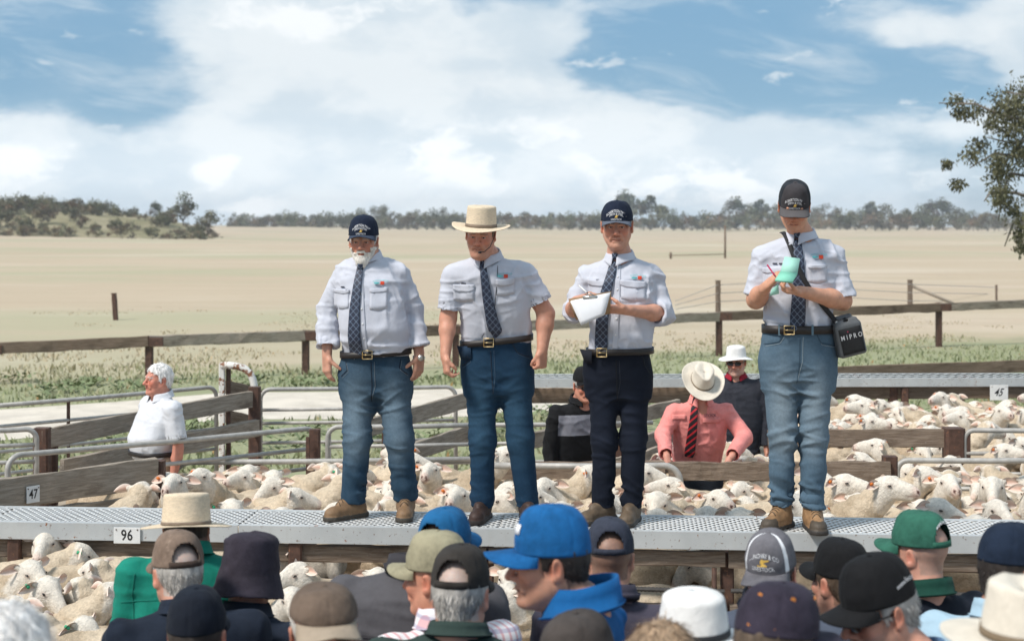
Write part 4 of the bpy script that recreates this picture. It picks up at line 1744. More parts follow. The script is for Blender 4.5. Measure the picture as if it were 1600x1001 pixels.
def rusty_edge_mat():
    m, T = new_mat('grey white steel edge with rust specks')
    co = T.n('ShaderNodeTexCoord').outputs['Object']
    n = T.noise(co, 3, 5, .6)
    c = T.mix(T.step(n, .3, .7), (.40, .415, .42), (.49, .505, .505))
    st = T.noise(T.vm('MULTIPLY', co, (14, 14, 2.2)), 1.0, 5, .6)
    c = T.mix(T.m('MULTIPLY', T.step(st, .52, .75), .35), c, (.40, .39, .36))
    sp = T.noise(T.vm('MULTIPLY', co, (1, 1, .6)), 13, 6, .7)
    c = T.mix(T.step(sp, .635, .665), c, (.24, .10, .045))
    sp2 = T.noise(T.vm('MULTIPLY', co, (1, 1, 1)), 45, 3, .6)
    c = T.mix(T.m('MULTIPLY', T.step(sp2, .64, .68), .7), c, (.16, .10, .07))
    finish(T, c, .5, n, .1, .003, spec=.4)
    return m


EDGE = rusty_edge_mat()


def build_walkway(name, label, fa, fb, width, zt, panel, rich=True, posts=(), lower=True):
    """raised steel walkway: expanded mesh panels on a channel frame over timber bearers; fa, fb front edge ends"""
    fa, fb = np.array(fa, float), np.array(fb, float)
    d = fb - fa
    L = np.linalg.norm(d)
    d /= L
    bk = np.array((-d[1], d[0], 0))
    loc = (fa + fb) / 2
    loc = np.array((loc[0], loc[1], 0))
    root = empty(name, loc, label, 'walkway')
    A = lambda t, w, z: fa + d * t + bk * w + np.array((0, 0, z - fa[2])) - loc
    # edge channels
    eh = .098
    for nm, w0 in (('front_edge', 0.0), ('back_edge', width)):
        n = max(1, int(L / 2.4)) if rich else 1
        for i in range(n):
            a, b = L * i / n + .003, L * (i + 1) / n - .003
            mb = MB()
            mb.beam(A(a, w0 + .002, zt - eh / 2), A(b, w0 + .002, zt - eh / 2), .006, eh)
            sgn = 1 if w0 == 0 else -1
            mb.beam(A(a, w0 + sgn * .024, zt - .003), A(b, w0 + sgn * .024, zt - .003), .044, .006)
            obj(nm, mb.mesh(nm), EDGE, root)
    npan = max(1, int(round(L / panel)))
    for k in range(npan):
        a0, a1 = L * k / npan + .004, L * (k + 1) / npan - .004
        mb = MB()
        w0, w1 = .020, width - .020
        sp, h = (.050, .005) if rich else (.10, .006)
        run = (w1 - w0) * .75
        n = int((a1 - a0 + run) / sp)
        for i in range(n):
            for sgn in ((1, -1) if rich else (1,)):
                s0 = a0 - run + i * sp if sgn > 0 else a0 + i * sp
                p, q = (s0, w0), (s0 + sgn * run, w1)
                # clip to the panel
                pts = []
                for t in np.linspace(0, 1, 2):
                    pts.append((p[0] + (q[0] - p[0]) * t, p[1] + (q[1] - p[1]) * t))
                (x0, y0), (x1, y1) = pts
                if max(x0, x1) < a0 or min(x0, x1) > a1:
                    continue

                def clipx(xx):
                    t = (xx - x0) / (x1 - x0)
                    return (xx, y0 + (y1 - y0) * t)
                e0 = (x0, y0) if a0 <= x0 <= a1 else clipx(a0 if x0 < a0 else a1)
                e1 = (x1, y1) if a0 <= x1 <= a1 else clipx(a0 if x1 < a0 else a1)
                if abs(e1[1] - e0[1]) < .03:
                    continue
                zz = zt - .004 - (.0022 if sgn < 0 else 0)
                mb.beam(A(*e0, zz), A(*e1, zz), .013 if sgn > 0 else .010, h)
        for w in np.linspace(w0, w1, 3 if not rich else 2):
            mb.beam(A(a0, w, zt - .005), A(a1, w, zt - .005), .010, .006)
        po = obj('grating_panel', mb.mesh('grating_panel'), GRATE, root)
        put_props(po, kind='stuff')
    # cross members and legs
    for t in np.arange(.6, L, 1.25):
        obj('cross_member', MB().beam(A(t, .012, zt - .045), A(t, width - .012, zt - .045), .04, .07).mesh('cross_member'), RUST, root)
    for t in posts:
        for w in (.05, width - .05):
            obj('leg', MB().beam(A(t, w, 0), A(t, w, zt - .10), .075, .075).mesh('leg'), RUST, root)
    return root, A, L


# the near walkway the four men stand on
fa, fb = P(-60, 814.2, 9.06), P(1660, 838.8, 8.60)
fa[2] = fb[2] = WZ
_d = (fb - fa) / np.linalg.norm(fb - fa)
fa, fb = fa - _d * 1.35, fb + _d * 1.35
wk, WA, WL = build_walkway('walkway', 'raised white steel mesh walkway carrying the four standing men', fa, fb, .50, WZ, 1.62, True, posts=(.3, 1.65, 3.3, 4.6, 5.97, 7.3, 8.6))
SLOPE = (fb - fa)[:2] / np.linalg.norm((fb - fa)[:2])
WLOC = np.array(wk.location)


def wpt(px, w, z):
    """point under the near walkway, at picture column px, w behind its front edge"""
    Ym = 8.9
    for _ in range(6):
        x = (px - CX) / F * Ym
        t = (x - fa[0]) / SLOPE[0]
        Ym = fa[1] + SLOPE[1] * t + w * SLOPE[0]
    return np.array(((px - CX) / F * Ym, Ym, z))


# pen side under the walkway: planks, a ribbed bar and posts
pen = empty('pen_rail', wpt(600, .08, 0), 'rough dark timber pen rails right under the near walkway', 'fence')
PL = np.array(pen.location)
for (a, b, z, h, m) in ((-430, 420, .868, .105, WOOD), (424, 760, .864, .092, WOOD), (764, 1133, .868, .088, WOOD), (1138, 2020, .866, .10, WOOD),
                        (410, 760, .555, .13, WOOD), (764, 1132, .55, .12, WOOD), (1140, 2020, .55, .12, WOOD), (410, 2020, .25, .12, WOOD)):
    pa, pb = wpt(a, .07, z), wpt(b, .07, z)
    obj('rail', MB().beam(pa - PL, pb - PL, .042, h, 10, .003, int(a + b)).mesh('rail'), m, pen)
for px in (413, 762, 1136, 1141 + 240):
    p = wpt(px, .12, 0)
    obj('post', MB().beam(p - PL, p - PL + (0, 0, .90), .07, .075).mesh('post'), RUST, pen)
for a, b in ((700, 1132), (1142, 1640)):
    pa, pb = wpt(a, .02, .715 if a < 1000 else .70), wpt(b, .02, .695 if a < 1000 else .70)
    mb = MB().tube([pa - PL, pb - PL], .013, 8)
    L_ = np.linalg.norm(pb - pa)
    for t in np.linspace(.02, .98, int(L_ / .022)):
        c = pa + (pb - pa) * t - PL
        mb.tube([c - (pb - pa) / L_ * .004, c + (pb - pa) / L_ * .004], .0155, 6)
    put_props(obj('ribbed_bar', mb.mesh('ribbed_bar'), BAR, pen), kind='stuff')
obj('bracket', MB().box(wpt(1127, .0, .60) - PL, (.018, .006, .03)).box(wpt(1127, -.01, .63) - PL, (.006, .012, .012)).mesh('bracket'), GALV, pen)
for px in (1116,):
    p = wpt(px, .05, 0)
    obj('bar', MB().tube([p - PL + (0, 0, .5), p - PL + (0, 0, .82)], .014, 8).mesh('bar', True), RUST, pen)


def number_plate(label, c, w, h, text, size, normal=(0, -1, 0), tilt=0.0, sx=.8, shear=0.0):
    root = empty('number_plate', c, label, 'sign', 'pen number plates')
    R = np.array(Vector(normal).to_track_quat('-Y', 'Z').to_matrix()) @ np.array(Matrix.Rotation(tilt, 3, 'Y'))
    o = obj('plate', MB().box((0, 0, 0), (w / 2, .003, h / 2), R).mesh('plate'), SIGNW, root)
    md = o.modifiers.new('edge', 'BEVEL')
    md.width = .0015
    V, T = text_mesh(text, size, off=size * .012)
    p = np.stack([V[:, 0] * sx + V[:, 1] * shear, np.full(len(V), -.0042), V[:, 1]], 1) @ R.T
    obj('number', make_mesh('number', p, None, T, None, False), SIGNB, root)
    for sx_ in (-1, 1):
        q = R @ np.array((sx_ * w * .40, 0, h * .36))
        obj('screw', MB().tube([q + R @ np.array((0, -.002, 0)), q + R @ np.array((0, -.006, 0))], .004, 8).mesh('screw'), RUST, root)
    return root


c = wpt(198.5, -.012, 0)
c[2] = P(198.5, 836, c[1])[2]
number_plate('white plate reading 96 under the edge of the near walkway', c, .155, .092, '96', .088, (-.07, -1, 0))


# ---- pens behind the near walkway
def rail_fence(label, planks, posts=(), name='timber_fence', group=None, m=WOOD, th=.045, pm=RUST):
    """planks: (px,py,Y) to (px,py,Y) centre line, height in m; posts: (px, py_top, Y, width)"""
    p0 = P(*planks[0][0]) if len(planks) else P(*posts[0][:3])
    loc = np.array((p0[0], p0[1], 0))
    root = empty(name, loc, label, 'fence', group)
    for i, pk in enumerate(planks):
        a, b, h = pk[:3]
        mm = pk[3] if len(pk) > 3 else m
        obj('plank', MB().beam(P(*a) - loc, P(*b) - loc, th, h, 12, .0035, i).mesh('plank'), mm, root)
    for px, py, Y, w in posts:
        t = P(px, py, Y)
        obj('post', MB().beam((t[0] - loc[0], t[1] - loc[1], 0), t - loc, w, w).mesh('post'), pm, root)
    return root


def bend_rect(L, H, r, z0, n=6):
    """outline of a gate: bottom left up, round the corner, along, round, down"""
    pts = [(0, z0)]
    for a in np.linspace(math.pi, math.pi / 2, n):
        pts.append((r + r * math.cos(a), H - r + r * math.sin(a)))
    for a in np.linspace(math.pi / 2, 0, n):
        pts.append((L - r + r * math.cos(a), H - r + r * math.sin(a)))
    pts.append((L, z0))
    return pts


def tube_gate(label, a, b, rails, r=.021, corner=.11, ends=(True, True), uprights=(), m=GALV, name='pipe_gate', group='galvanised pipe gates', z0=.12, um=None, bot=None):
    """a, b = (px,py,Y) of the top rail's ends; rails = heights in m below the top"""
    A_, B_ = P(*a), P(*b)
    loc = np.array((A_[0], A_[1], 0))
    root = empty(name, loc, label, 'gate', group)
    d = B_ - A_
    L = np.linalg.norm(d[:2])
    dh = np.array((d[0], d[1], 0)) / L
    top = lambda t: A_[2] + (B_[2] - A_[2]) * t / L
    W = lambda t, z: A_ * (1, 1, 0) + dh * t + np.array((0, 0, z)) - loc
    pts = []
    zb = z0
    c = corner
    if ends[0]:
        pts.append(W(0, zb))
        for q in np.linspace(math.pi, math.pi / 2, 7):
            t = c + c * math.cos(q)
            pts.append(W(t, top(t) - c + c * math.sin(q)))
    else:
        pts.append(W(0, top(0)))
    pts.append(W(L * .5, top(L * .5) - .006))
    if ends[1]:
        for q in np.linspace(math.pi / 2, 0, 7):
            t = L - c + c * math.cos(q)
            pts.append(W(t, top(t) - c + c * math.sin(q)))
        pts.append(W(L, zb))
    else:
        pts.append(W(L, top(L)))
    obj('frame_tube', MB().tube(pts, r, 10).mesh('frame_tube', True), m, root)
    for dz in rails:
        o = obj('rail', MB().tube([W(0, top(0) - dz), W(L / 2, top(L / 2) - dz - .004), W(L, top(L) - dz)], r * .8, 8).mesh('rail', True), m, root)
    for t in uprights:
        obj('upright', MB().beam(W(L * t, z0), W(L * t, top(L * t) - .01), .03, .02).mesh('upright'), um or m, root)
    return root


# right: pen rails in three rows
rail_fence('weathered plank pen rail the pink shirted man leans on', [((1045, 735, 11.55), (1205, 736, 11.40), .135), ((1209, 737, 11.40), (1392, 737, 11.22), .15)],
           [(1058, 722, 11.6, .09), (1390, 712, 11.28, .10)])
rail_fence('weathered plank pen rail behind the man with the clipboard', [((772, 737, 11.85), (1040, 735, 11.6), .15)], [(783, 716, 11.9, .11)])
rail_fence('mossy dark plank pen rail behind the tall man ending at a steel post', [((1200, 684, 13.5), (1488, 684, 13.05), .15), ((1405, 744, 12.2), (1500, 742, 12.2), .13)],
           [(1490, 668, 13.05, .16)])
tube_gate('pipe gate at the right edge behind the near sheep', (1402, 719, 11.7), (1700, 718, 11.5), (.21, .42), ends=(True, False), corner=.08)
tube_gate('short pipe gate right of the steel post at the right edge', (1507, 672, 13.0), (1720, 671, 12.8), (.19, .36, .52), ends=(True, False), corner=.08, uprights=(.03,), um=RUST)
tube_gate('dark pipe gate below the pen rail behind the man with the clipboard', (770, 727, 11.45), (1063, 727, 11.35), (.19, .44), ends=(False, True), corner=.12, r=.024)

# the far walkway and the timber rail below it
fa2, fb2 = P(745, 600, 17.4), P(1760, 594, 17.55)
fa2[2] = fb2[2] = WZ
build_walkway('walkway', 'second steel walkway crossing the yards behind the far sheep pen', fa2, fb2, .55, WZ, 3.6, False, posts=(.4, 2.6, 4.8, 6.6))
rail_fence('dark timber pen rail below the far walkway', [((748, 618, 17.6), (1100, 617, 17.6), .17, WOODB), ((1104, 614, 17.6), (1760, 609, 17.6), .16, WOODB)], [(1102, 606, 17.62, .10), (1395, 604, 17.62, .10)])
number_plate('white plate reading 45 under the far walkway at the right edge', P(1561, 613, 17.38), .20, .17, '45', .12, (0, -1, 0), 0, .8, .35)
rail_fence('long brown timber kerb board behind the far walkway', [((1290, 583, 20.5), (1760, 566, 22.0), .17, WOODB)], [(1300, 572, 20.6, .10), (1500, 566, 21.2, .10)], th=.06)

# left: planks, gates and the arch
rail_fence('rough plank pen side with the 47 plate left behind the walkway', [((-70, 783, 9.62), (244, 737, 10.85), .20, WOODG), ((-70, 840, 9.62), (244, 792, 10.85), .20, WOODG)],
           [(246, 719, 10.9, .10)])
pa, pb = P(-70, 783, 9.62), P(244, 737, 10.85)
tt = (46 + 70) / 314
cc = pa + (pb - pa) * .40
nrm = np.cross(pb - pa, (0, 0, 1))
nrm /= np.linalg.norm(nrm)
Yq = 9.62
for _ in range(8):
    x = (47 - CX) / F * Yq
    tq = (x - pa[0]) / (pb - pa)[0]
    Yq = pa[1] + (pb - pa)[1] * tq
q = P(47, 771, Yq) + nrm * .032
number_plate('white plate reading 47 on the rough plank pen side', q, .098, .108, '47', .085, nrm, 0, .75)
tube_gate('long pipe gate on the left in front of the white haired man', (12, 712, 11.0), (492, 668, 12.9), (.17, .33, .48), ends=(True, True), corner=.10)
tube_gate('low pipe gate right of the white haired man close behind the sheep', (272, 722, 12.3), (792, 716, 12.4), (.15, .30), ends=(True, False), corner=.13, r=.022)
rail_fence('leaning weathered plank fence running back to the rusty arch', [((62, 686, 12.35), (402, 621, 15.1), .155, WOODG), ((96, 733, 12.35), (402, 668, 15.0), .16, WOODG)],
           [(66, 668, 12.4, .12), (84, 690, 12.55, .06), (398, 604, 15.05, .11)])
tube_gate('small pipe gate at the left edge before the plank fence', (-40, 672, 12.0), (57, 670, 12.2), (.12, .25, .38), ends=(False, True), corner=.08)
tube_gate('pipe fence on rusty uprights along the gravel track at far left', (-60, 638, 13.9), (338, 604, 15.7), (.19, .42, .62), ends=(False, True), corner=.10, uprights=(.39, .70), um=RUST, name='pipe_fence')
# rusty arch
p = P(347, 568, 15.4)
loc = np.array((p[0], p[1], 0))
ar = empty('gate_arch', loc, 'rusty white painted pipe arch at the end of the plank fence', 'arch')
q1, q2 = P(378, 574, 15.3), P(398, 600, 15.2)
obj('post', MB().beam((0, 0, 0), p - loc, .055, .055).mesh('post'), PAINTW, ar)
obj('post', MB().beam(P(357, 568, 15.45) * (1, 1, 0) - loc, P(357, 569, 15.45) - loc, .045, .045).mesh('post'), RUST, ar)
pts = [p - loc + (0, 0, -.02)] + [P(x, y, 15.35) - loc for x, y in ((356, 570), (370, 572), (381, 575), (390, 582), (395, 592), (398, 606), (399, 640), (400, 690))]
obj('arch_tube', MB().tube(pts, .036, 10).mesh('arch_tube', True), PAINTW, ar)
for y in (604, 650):
    obj('cross_plank', MB().beam(P(352, y, 15.5) - loc, P(398, y + 10, 16.0) - loc, .04, .13, 4, .003).mesh('cross_plank'), WOOD, ar)
tube_gate('pipe gate behind the bearded man beside the gravel track', (407, 608, 15.2), (712, 604, 15.6), (.20, .33, .52), ends=(True, True), corner=.10, uprights=(.0, .43), um=RUST)
tube_gate('pipe gate between the bearded man and the straw hatted man', (512, 667, 12.9), (760, 663, 13.0), (.16, .30, .42), ends=(True, False), corner=.09, uprights=(.01,))
rail_fence('brown steel gate post left of the bearded man', [], [(492, 670, 12.6, .085), (481, 682, 12.5, .03)], name='gate_post')
rail_fence('weathered plank race sloping back behind the straw hatted man', [((560, 672, 13.1), (740, 622, 15.4), .15, WOODG), ((600, 720, 12.7), (760, 668, 14.6), .15, WOODG), ((820, 690, 13.2), (1060, 634, 15.6), .14, WOODG)],
           [(742, 612, 15.4, .09), (604, 655, 13.6, .08)])
rail_fence('short stack of weathered planks beside the man in pink', [((1000, 700, 13.4), (1090, 668, 14.2), .20, WOODG), ((960, 726, 13.0), (1060, 700, 13.4), .12, WOODG)], [(1064, 640, 14.6, .08), (966, 690, 13.2, .08)])
tube_gate('low pipe rails behind the man in the black and grey jacket', (690, 664, 14.2), (1020, 660, 14.4), (.17, .34, .50), ends=(False, False))

# ---- paddock fences
def long_fence(label, pts, h, th, posts, name='post_and_rail_fence'):
    loc = np.array((*P(*pts[0])[:2], 0))
    root = empty(name, loc, label, 'fence')
    for i in range(len(pts) - 1):
        a, b = P(*pts[i]), P(*pts[i + 1])
        d = (b - a) / np.linalg.norm(b - a)
        obj('rail', MB().beam(a + d * .01 - loc, b - d * .01 - loc, th, h, 16, .006, i).mesh('rail'), WOODG if i % 2 else WOODB, root)
    for (px, py, Y) in posts:
        t = P(px, py, Y)
        po = MB().beam((t[0] - loc[0], t[1] - loc[1] + .06, 0), t - loc + (0, .06, 0), .13, .13)
        po.beam(t - loc + (-.26, -.02, -.10), t - loc + (.26, -.02, -.10), .05, .16)
        obj('post', po.mesh('post'), RUST, root)
    return root


long_fence('long weathered post and rail fence across the dry paddock', [(-260, 556, 26.2), (232, 533, 27.4), (477, 524, 28.6), (712, 515, 30.0), (1124, 494, 32.6), (1468, 480, 35.0), (1760, 468, 37.0)], .19, .09,
           [(-20, 537, 26.8), (232, 525, 27.4), (477, 516, 28.6), (712, 507, 30.0), (1124, 487, 32.6), (1468, 473, 35.0)])


def field_post(label, px, y0, y1, w, lean=0, m=RUST, name='fence_post'):
    g = G(px, y1)
    t = P(px + lean, y0, g[1])
    root = empty(name, (g[0], g[1], 0), label, 'post', 'old posts in the paddock')
    obj('shaft', MB().beam((0, 0, 0), t - g, w, w, 4, .004).mesh('shaft'), m, root)
    obj('cap', MB().box(t - g + (0, 0, .01), (w * .55, w * .55, .012)).mesh('cap'), m, root)
    return root


field_post('lone dark post in the paddock on the left', 181, 459, 500, .13, -3)
field_post('grey paddock post beside the tall man\'s elbow', 1122, 439, 487, .15, 0, WOOD)
field_post('paddock post with a leaning brace on the right', 1422, 438, 478, .15, 0, WOOD)
field_post('thin paddock post near the right edge', 1557, 446, 474, .07, 0, WOOD)
g = G(1422, 478)
root = empty('brace_rail', (g[0], g[1], 0), 'thin timber brace leaning against the right paddock post', 'brace')
obj('pole', MB().tube([P(1423, 446, g[1]) - g, P(1498, 478, g[1] - .3) - g], .05, 8).mesh('pole', True), WOODG, root)
# far pole with a low rail
g = G(1133, 404)
root = empty('pole', (g[0], g[1], 0), 'thin tall pole with a low rail far out in the paddock', 'pole')
obj('shaft', MB().tube([(0, 0, 0), P(1133, 352, g[1]) - g], .08, 8).mesh('shaft', True), WOODB, root)
obj('cross_rail', MB().tube([P(1045, 399, g[1]) - g, P(1133, 397, g[1]) - g], .04, 6).mesh('cross_rail', True), WOODB, root)
obj('end_stub', MB().tube([P(1048, 404, g[1]) - g, P(1048, 394, g[1]) - g], .10, 6).mesh('end_stub', True), WOODB, root)
# wires
wr = empty('wire_fence', G(1122, 487), 'thin plain wires strung between the paddock posts', 'wire')
wl = np.array(wr.location)
for dy in (0, 13, 26):
    y = lambda t, d=dy: 450 + d
    pts = [P(1055, 470 + dy * .5, 47), P(1122, 445 + dy, 49), P(1290, 437 + dy, 52), P(1422, 444 + dy, 52), P(1557, 449 + dy * .8, 63)]
    obj('wire', MB().tube([q - wl for q in pts], .012, 5).mesh('wire', True), GALV, wr)

# ------------------------------------------------------------------ grass
def grass_mat():
    m, T = new_mat('dry and green grass')
    a = T.n('ShaderNodeAttribute', attribute_name='col').outputs['Color']
    p = finish(T, a, .8, spec=.15)
    return m


def build_grass():
    r = np.random.default_rng(11)
    N = 52000
    Y = 15.6 + 36 * r.random(N) ** 1.5
    X = (r.random(N) * 2 - 1) * (Y * .36 + 1.5)
    n1 = vnoise(np.stack([X * .35, Y * .35, 0 * X], 1), 3)
    n2 = vnoise(np.stack([X * 1.3, Y * 1.3, 0 * X], 1), 4)
    # keep off the gravel track, the far pens and the bare ground
    py = HY + ZC * F / Y
    px = CX + X / Y * F
    rxs = np.array((-400, 0, 180, 360, 560, 760, 900))
    lo = np.interp(px, rxs, (655, 640, 628, 613, 612, 606, 600))
    hi = np.interp(px, rxs, (705, 688, 672, 655, 655, 650, 640))
    road = (py > lo - 1) & (py < hi + 1) & (px < 900)
    keep = ~road & (n1 * .6 + n2 * .5 > .36 + .30 * np.clip((Y - .48 * X - 28) / 12, 0, 1)) & ~((px > 800) & (Y < 18.6)) & ~((Y < 17.5) & (px > 420) & (py > 655))
    X, Y, n1, n2 = X[keep], Y[keep], n1[keep], n2[keep]
    N = len(X)
    greenness = np.clip((37 - (Y - .48 * X)) / 8, 0, 1) * (.62 + .55 * n1) + .35 * (n2 - .5)
    h = (.03 + .085 * r.random(N)) * (.6 + .8 * n2) * np.clip((48 - Y) / 20, .3, 1)
    c1, c2 = np.array((.50, .415, .295)), np.array((.26, .285, .155))
    gm = np.clip(greenness + r.normal(0, .18, N), 0, 1)[:, None]
    col = (c1 * (1 - gm) + c2 * gm) * (.94 + .10 * r.random((N, 1)))
    or_ = (r.random(N) < .012)
    col[or_] = np.array((.48, .30, .14)) * (.8 + .4 * r.random((or_.sum(), 1)))
    an = r.random(N) * math.pi
    w = .012 + .014 * r.random(N)
    dx, dy = np.cos(an) * w, np.sin(an) * w * .6
    le = r.normal(0, .4, (N, 2)) * h[:, None]
    z = np.zeros(N)
    p0 = np.stack([X - dx, Y - dy, z], 1)
    p1 = np.stack([X + dx, Y + dy, z], 1)
    p2 = np.stack([X + dx * .7 + le[:, 0] * .4, Y + dy * .7 + le[:, 1] * .4, h * .6], 1)
    p3 = np.stack([X - dx * .7 + le[:, 0] * .4, Y - dy * .7 + le[:, 1] * .4, h * .6], 1)
    p4 = np.stack([X + le[:, 0], Y + le[:, 1], h], 1)
    V = np.stack([p0, p1, p2, p3, p4], 1).reshape(-1, 3)
    b = np.arange(N)[:, None] * 5
    me = make_mesh('grass', V, b + np.array((0, 1, 2, 3)), b + np.array((3, 2, 4)), np.repeat(col, 5, 0), True)
    put_props(obj('grass', me, grass_mat()), 'dry straw coloured and green grass between the yards and the paddock fence', 'grass', None, 'stuff')
    # broad leaved weeds in clumps
    K = 200
    wx, wy = [], []
    VV, QQ, CC = [], [], []
    k = 0
    for i in range(K):
        y = 18.8 + 9 * r.random()
        x = (r.random() * 2 - 1) * (y * .35)
        ppx, ppy = CX + x / y * F, HY + ZC * F / y
        if ppx < 900 and np.interp(ppx, rxs, (655, 640, 628, 613, 612, 606, 600)) - 2 < ppy < np.interp(ppx, rxs, (705, 688, 672, 655, 655, 650, 640)) + 2:
            continue
        for j in range(26):
            a = r.random() * 6.28
            L = .06 + .10 * r.random()
            c = np.array((x + r.normal(0, .16), y + r.normal(0, .16), .03 + .10 * r.random() ** 1.5))
            d = np.array((math.cos(a), math.sin(a), .2 + .6 * r.random())) * L
            s = np.array((-math.sin(a), math.cos(a), r.normal(0, .3))) * L * .3
            VV += [c - s * .4, c + s * .4, c + d * .6 + s, c + d * .6 - s]
            QQ.append((k, k + 1, k + 2, k + 3))
            k += 4
            g = np.array((.20, .24, .125)) * (.75 + .4 * r.random())
            CC += [g] * 4
    me = make_mesh('weeds', VV, QQ, None, np.array(CC), False)
    put_props(obj('weeds', me, grass_mat()), 'low green leafy weeds around the yards and along the track', 'weeds', None, 'stuff')


build_grass()
# ------------------------------------------------------------------ hill and trees
def build_hill():
    # a low scrubby rise behind the left of the paddock
    xs = np.linspace(-150, -28, 50)
    ys = np.linspace(225, 420, 40)
    XX, YY = np.meshgrid(xs, ys, indexing='ij')
    px = CX + XX / YY * F
    env = np.clip((355 - px) / 60, 0, 1)
    rise = np.clip((YY - 235) / 60, 0, 1)
    rise = rise * rise * (3 - 2 * rise)
    top = np.interp(px, (-300, 0, 120, 250, 345, 400), (7.0, 6.2, 5.6, 4.0, 1.2, -.4))
    Z = env * rise * top + (fbm(np.stack([XX.ravel() * .05, YY.ravel() * .05, 0 * XX.ravel()], 1), 2, 3).reshape(XX.shape) - .5) * 2.0 * rise * env - .35
    m, T = new_mat('scrubby hillside')
    g = T.n('ShaderNodeNewGeometry').outputs['Position']
    n = T.noise(g, .09, 6, .65)
    c = T.mix(T.step(n, .35, .65), (.22, .20, .115), (.34, .295, .20))
    n2 = T.noise(T.vm('ADD', g, (11, 3, 0)), .22, 6, .65)
    c = T.mix(T.m('MULTIPLY', T.step(n2, .5, .68), .7), c, (.17, .17, .09))
    finish(T, c, .95, n2, .4, .6, spec=.05)
    put_props(obj('hill', MB().grid(np.stack([XX, YY, Z], -1)).mesh('hill', True), m), kind='structure')

    def hz(x, y):
        i = int(np.clip(np.searchsorted(xs, x), 0, len(xs) - 1))
        j = int(np.clip(np.searchsorted(ys, y), 0, len(ys) - 1))
        return float(max(Z[i, j], 0))
    return hz


HILL_Z = build_hill()


def leaf_mat():
    m, T = new_mat('gum leaves')
    a = T.n('ShaderNodeAttribute', attribute_name='col').outputs['Color']
    oi = T.n('ShaderNodeObjectInfo').outputs['Random']
    f = T.m('ADD', .8, T.m('MULTIPLY', oi, .45))
    c = T.vm('MULTIPLY', a, T.comb(f, f, T.m('MULTIPLY', f, 1.0)))
    finish(T, c, .7, spec=.2)
    return m


LEAF = leaf_mat()
BARK = mat('grey gum bark', (.17, .145, .12), .9, .25, 3, .4, 30, col2=(.32, .29, .25), c2lo=.55, c2hi=.7)


def tree_mesh(seed, H, spread, nb, leaves, leaf, base=(.085, .085, .048), trunk_h=.35, blob=.22, flat=.75, sparse=1.0):
    """returns trunk mesh and crown mesh of one tree of height H at the origin"""
    r = np.random.default_rng(seed)
    tb = MB()
    th = H * trunk_h
    r0 = H * .022
    top = np.array((r.normal(0, .04) * H, r.normal(0, .04) * H, th))
    tb.tube([(0, 0, -.3), top * (.4, .4, .5), top], [r0 * 1.3, r0, r0 * .8], 7)
    V, Q, Cc = [], [], []
    k = 0
    cen = []
    for i in range(nb):
        a = i / nb * 6.28 + r.normal(0, .5)
        rad = spread * H * (.25 + .75 * r.random())
        z = H * (trunk_h + (1 - trunk_h) * (.30 + .62 * r.random()))
        if i == 0:
            rad, z = 0, H * .92
        c = np.array((math.cos(a) * rad, math.sin(a) * rad, z * (1 - .25 * (rad / (spread * H)) ** 2)))
        cen.append(c)
        mid = top + (c - top) * .5 + r.normal(0, .03 * H, 3)
        tb.tube([top - (0, 0, th * .15 * r.random()), mid, c], [r0 * .5, r0 * .3, r0 * .1], 5)
    per = leaves // nb
    for c in cen:
        br = blob * H * (.6 + .7 * r.random())
        n = int(per * (.6 + .8 * r.random()))
        d = r.normal(0, 1, (n, 3))
        d /= np.linalg.norm(d, axis=1)[:, None]
        rr = (r.random(n) ** .45)[:, None]
        cl = vnoise(d * 2.2 + 7 * r.random(3), seed)
        keep = cl > .30 / sparse * .9
        d, rr = d[keep], rr[keep]
        n = len(d)
        p = c + d * rr * br * np.array((1, 1, flat))
        nrm = d + r.normal(0, .7, (n, 3))
        nrm /= np.linalg.norm(nrm, axis=1)[:, None]
        u = np.cross(nrm, r.normal(0, 1, (n, 3)))
        u /= np.linalg.norm(u, axis=1)[:, None]
        w = np.cross(nrm, u)
        s = leaf * H * (.6 + .8 * r.random((n, 1)))
        q = np.stack([p - u * s - w * s * .35, p + u * s * .3 - w * s * .5, p + u * s + w * s * .35, p - u * s * .3 + w * s * .5], 1)
        V.append(q.reshape(-1, 3))
        Q.append(k + np.arange(n)[:, None] * 4 + np.arange(4))
        k += n * 4
        tone = np.array(base) * (.7 + .7 * r.random((n, 1))) * (1 + .25 * r.normal(0, 1, (1, 3)) * .3)
        Cc.append(np.repeat(tone, 4, 0))
    return tb.mesh('trunk', True), make_mesh('crown', np.concatenate(V), np.concatenate(Q), None, np.concatenate(Cc), False)


def tree(name, label, loc, meshes, group=None, sc=1.0, rz=0.0, cat='tree'):
    root = empty(name, loc, label, cat, group, rz)
    root.scale = (sc, sc, sc)
    obj('trunk', meshes[0], BARK, root)
    obj('crown', meshes[1], LEAF, root)
    return root


OLIVE = (.105, .10, .060)
KINDS = [tree_mesh(40 + i, 10, sp, nb, 900, .042, base=b, trunk_h=t, blob=bl, flat=f) for i, (sp, nb, t, bl, f, b) in enumerate((
    (.38, 9, .18, .27, .85, OLIVE), (.50, 11, .10, .26, .8, (.12, .108, .065)), (.32, 8, .28, .23, .8, (.095, .095, .062)), (.65, 12, .04, .26, .75, (.115, .105, .07)), (.40, 10, .36, .19, .6, (.10, .10, .07))))]
BUSH = [tree_mesh(70 + i, 10, .85, 10, 700, .06, base=b, trunk_h=.06, blob=.34, flat=.75) for i, b in enumerate(((.115, .11, .06), (.155, .132, .08), (.13, .105, .066)))]
rt = random.Random(5)

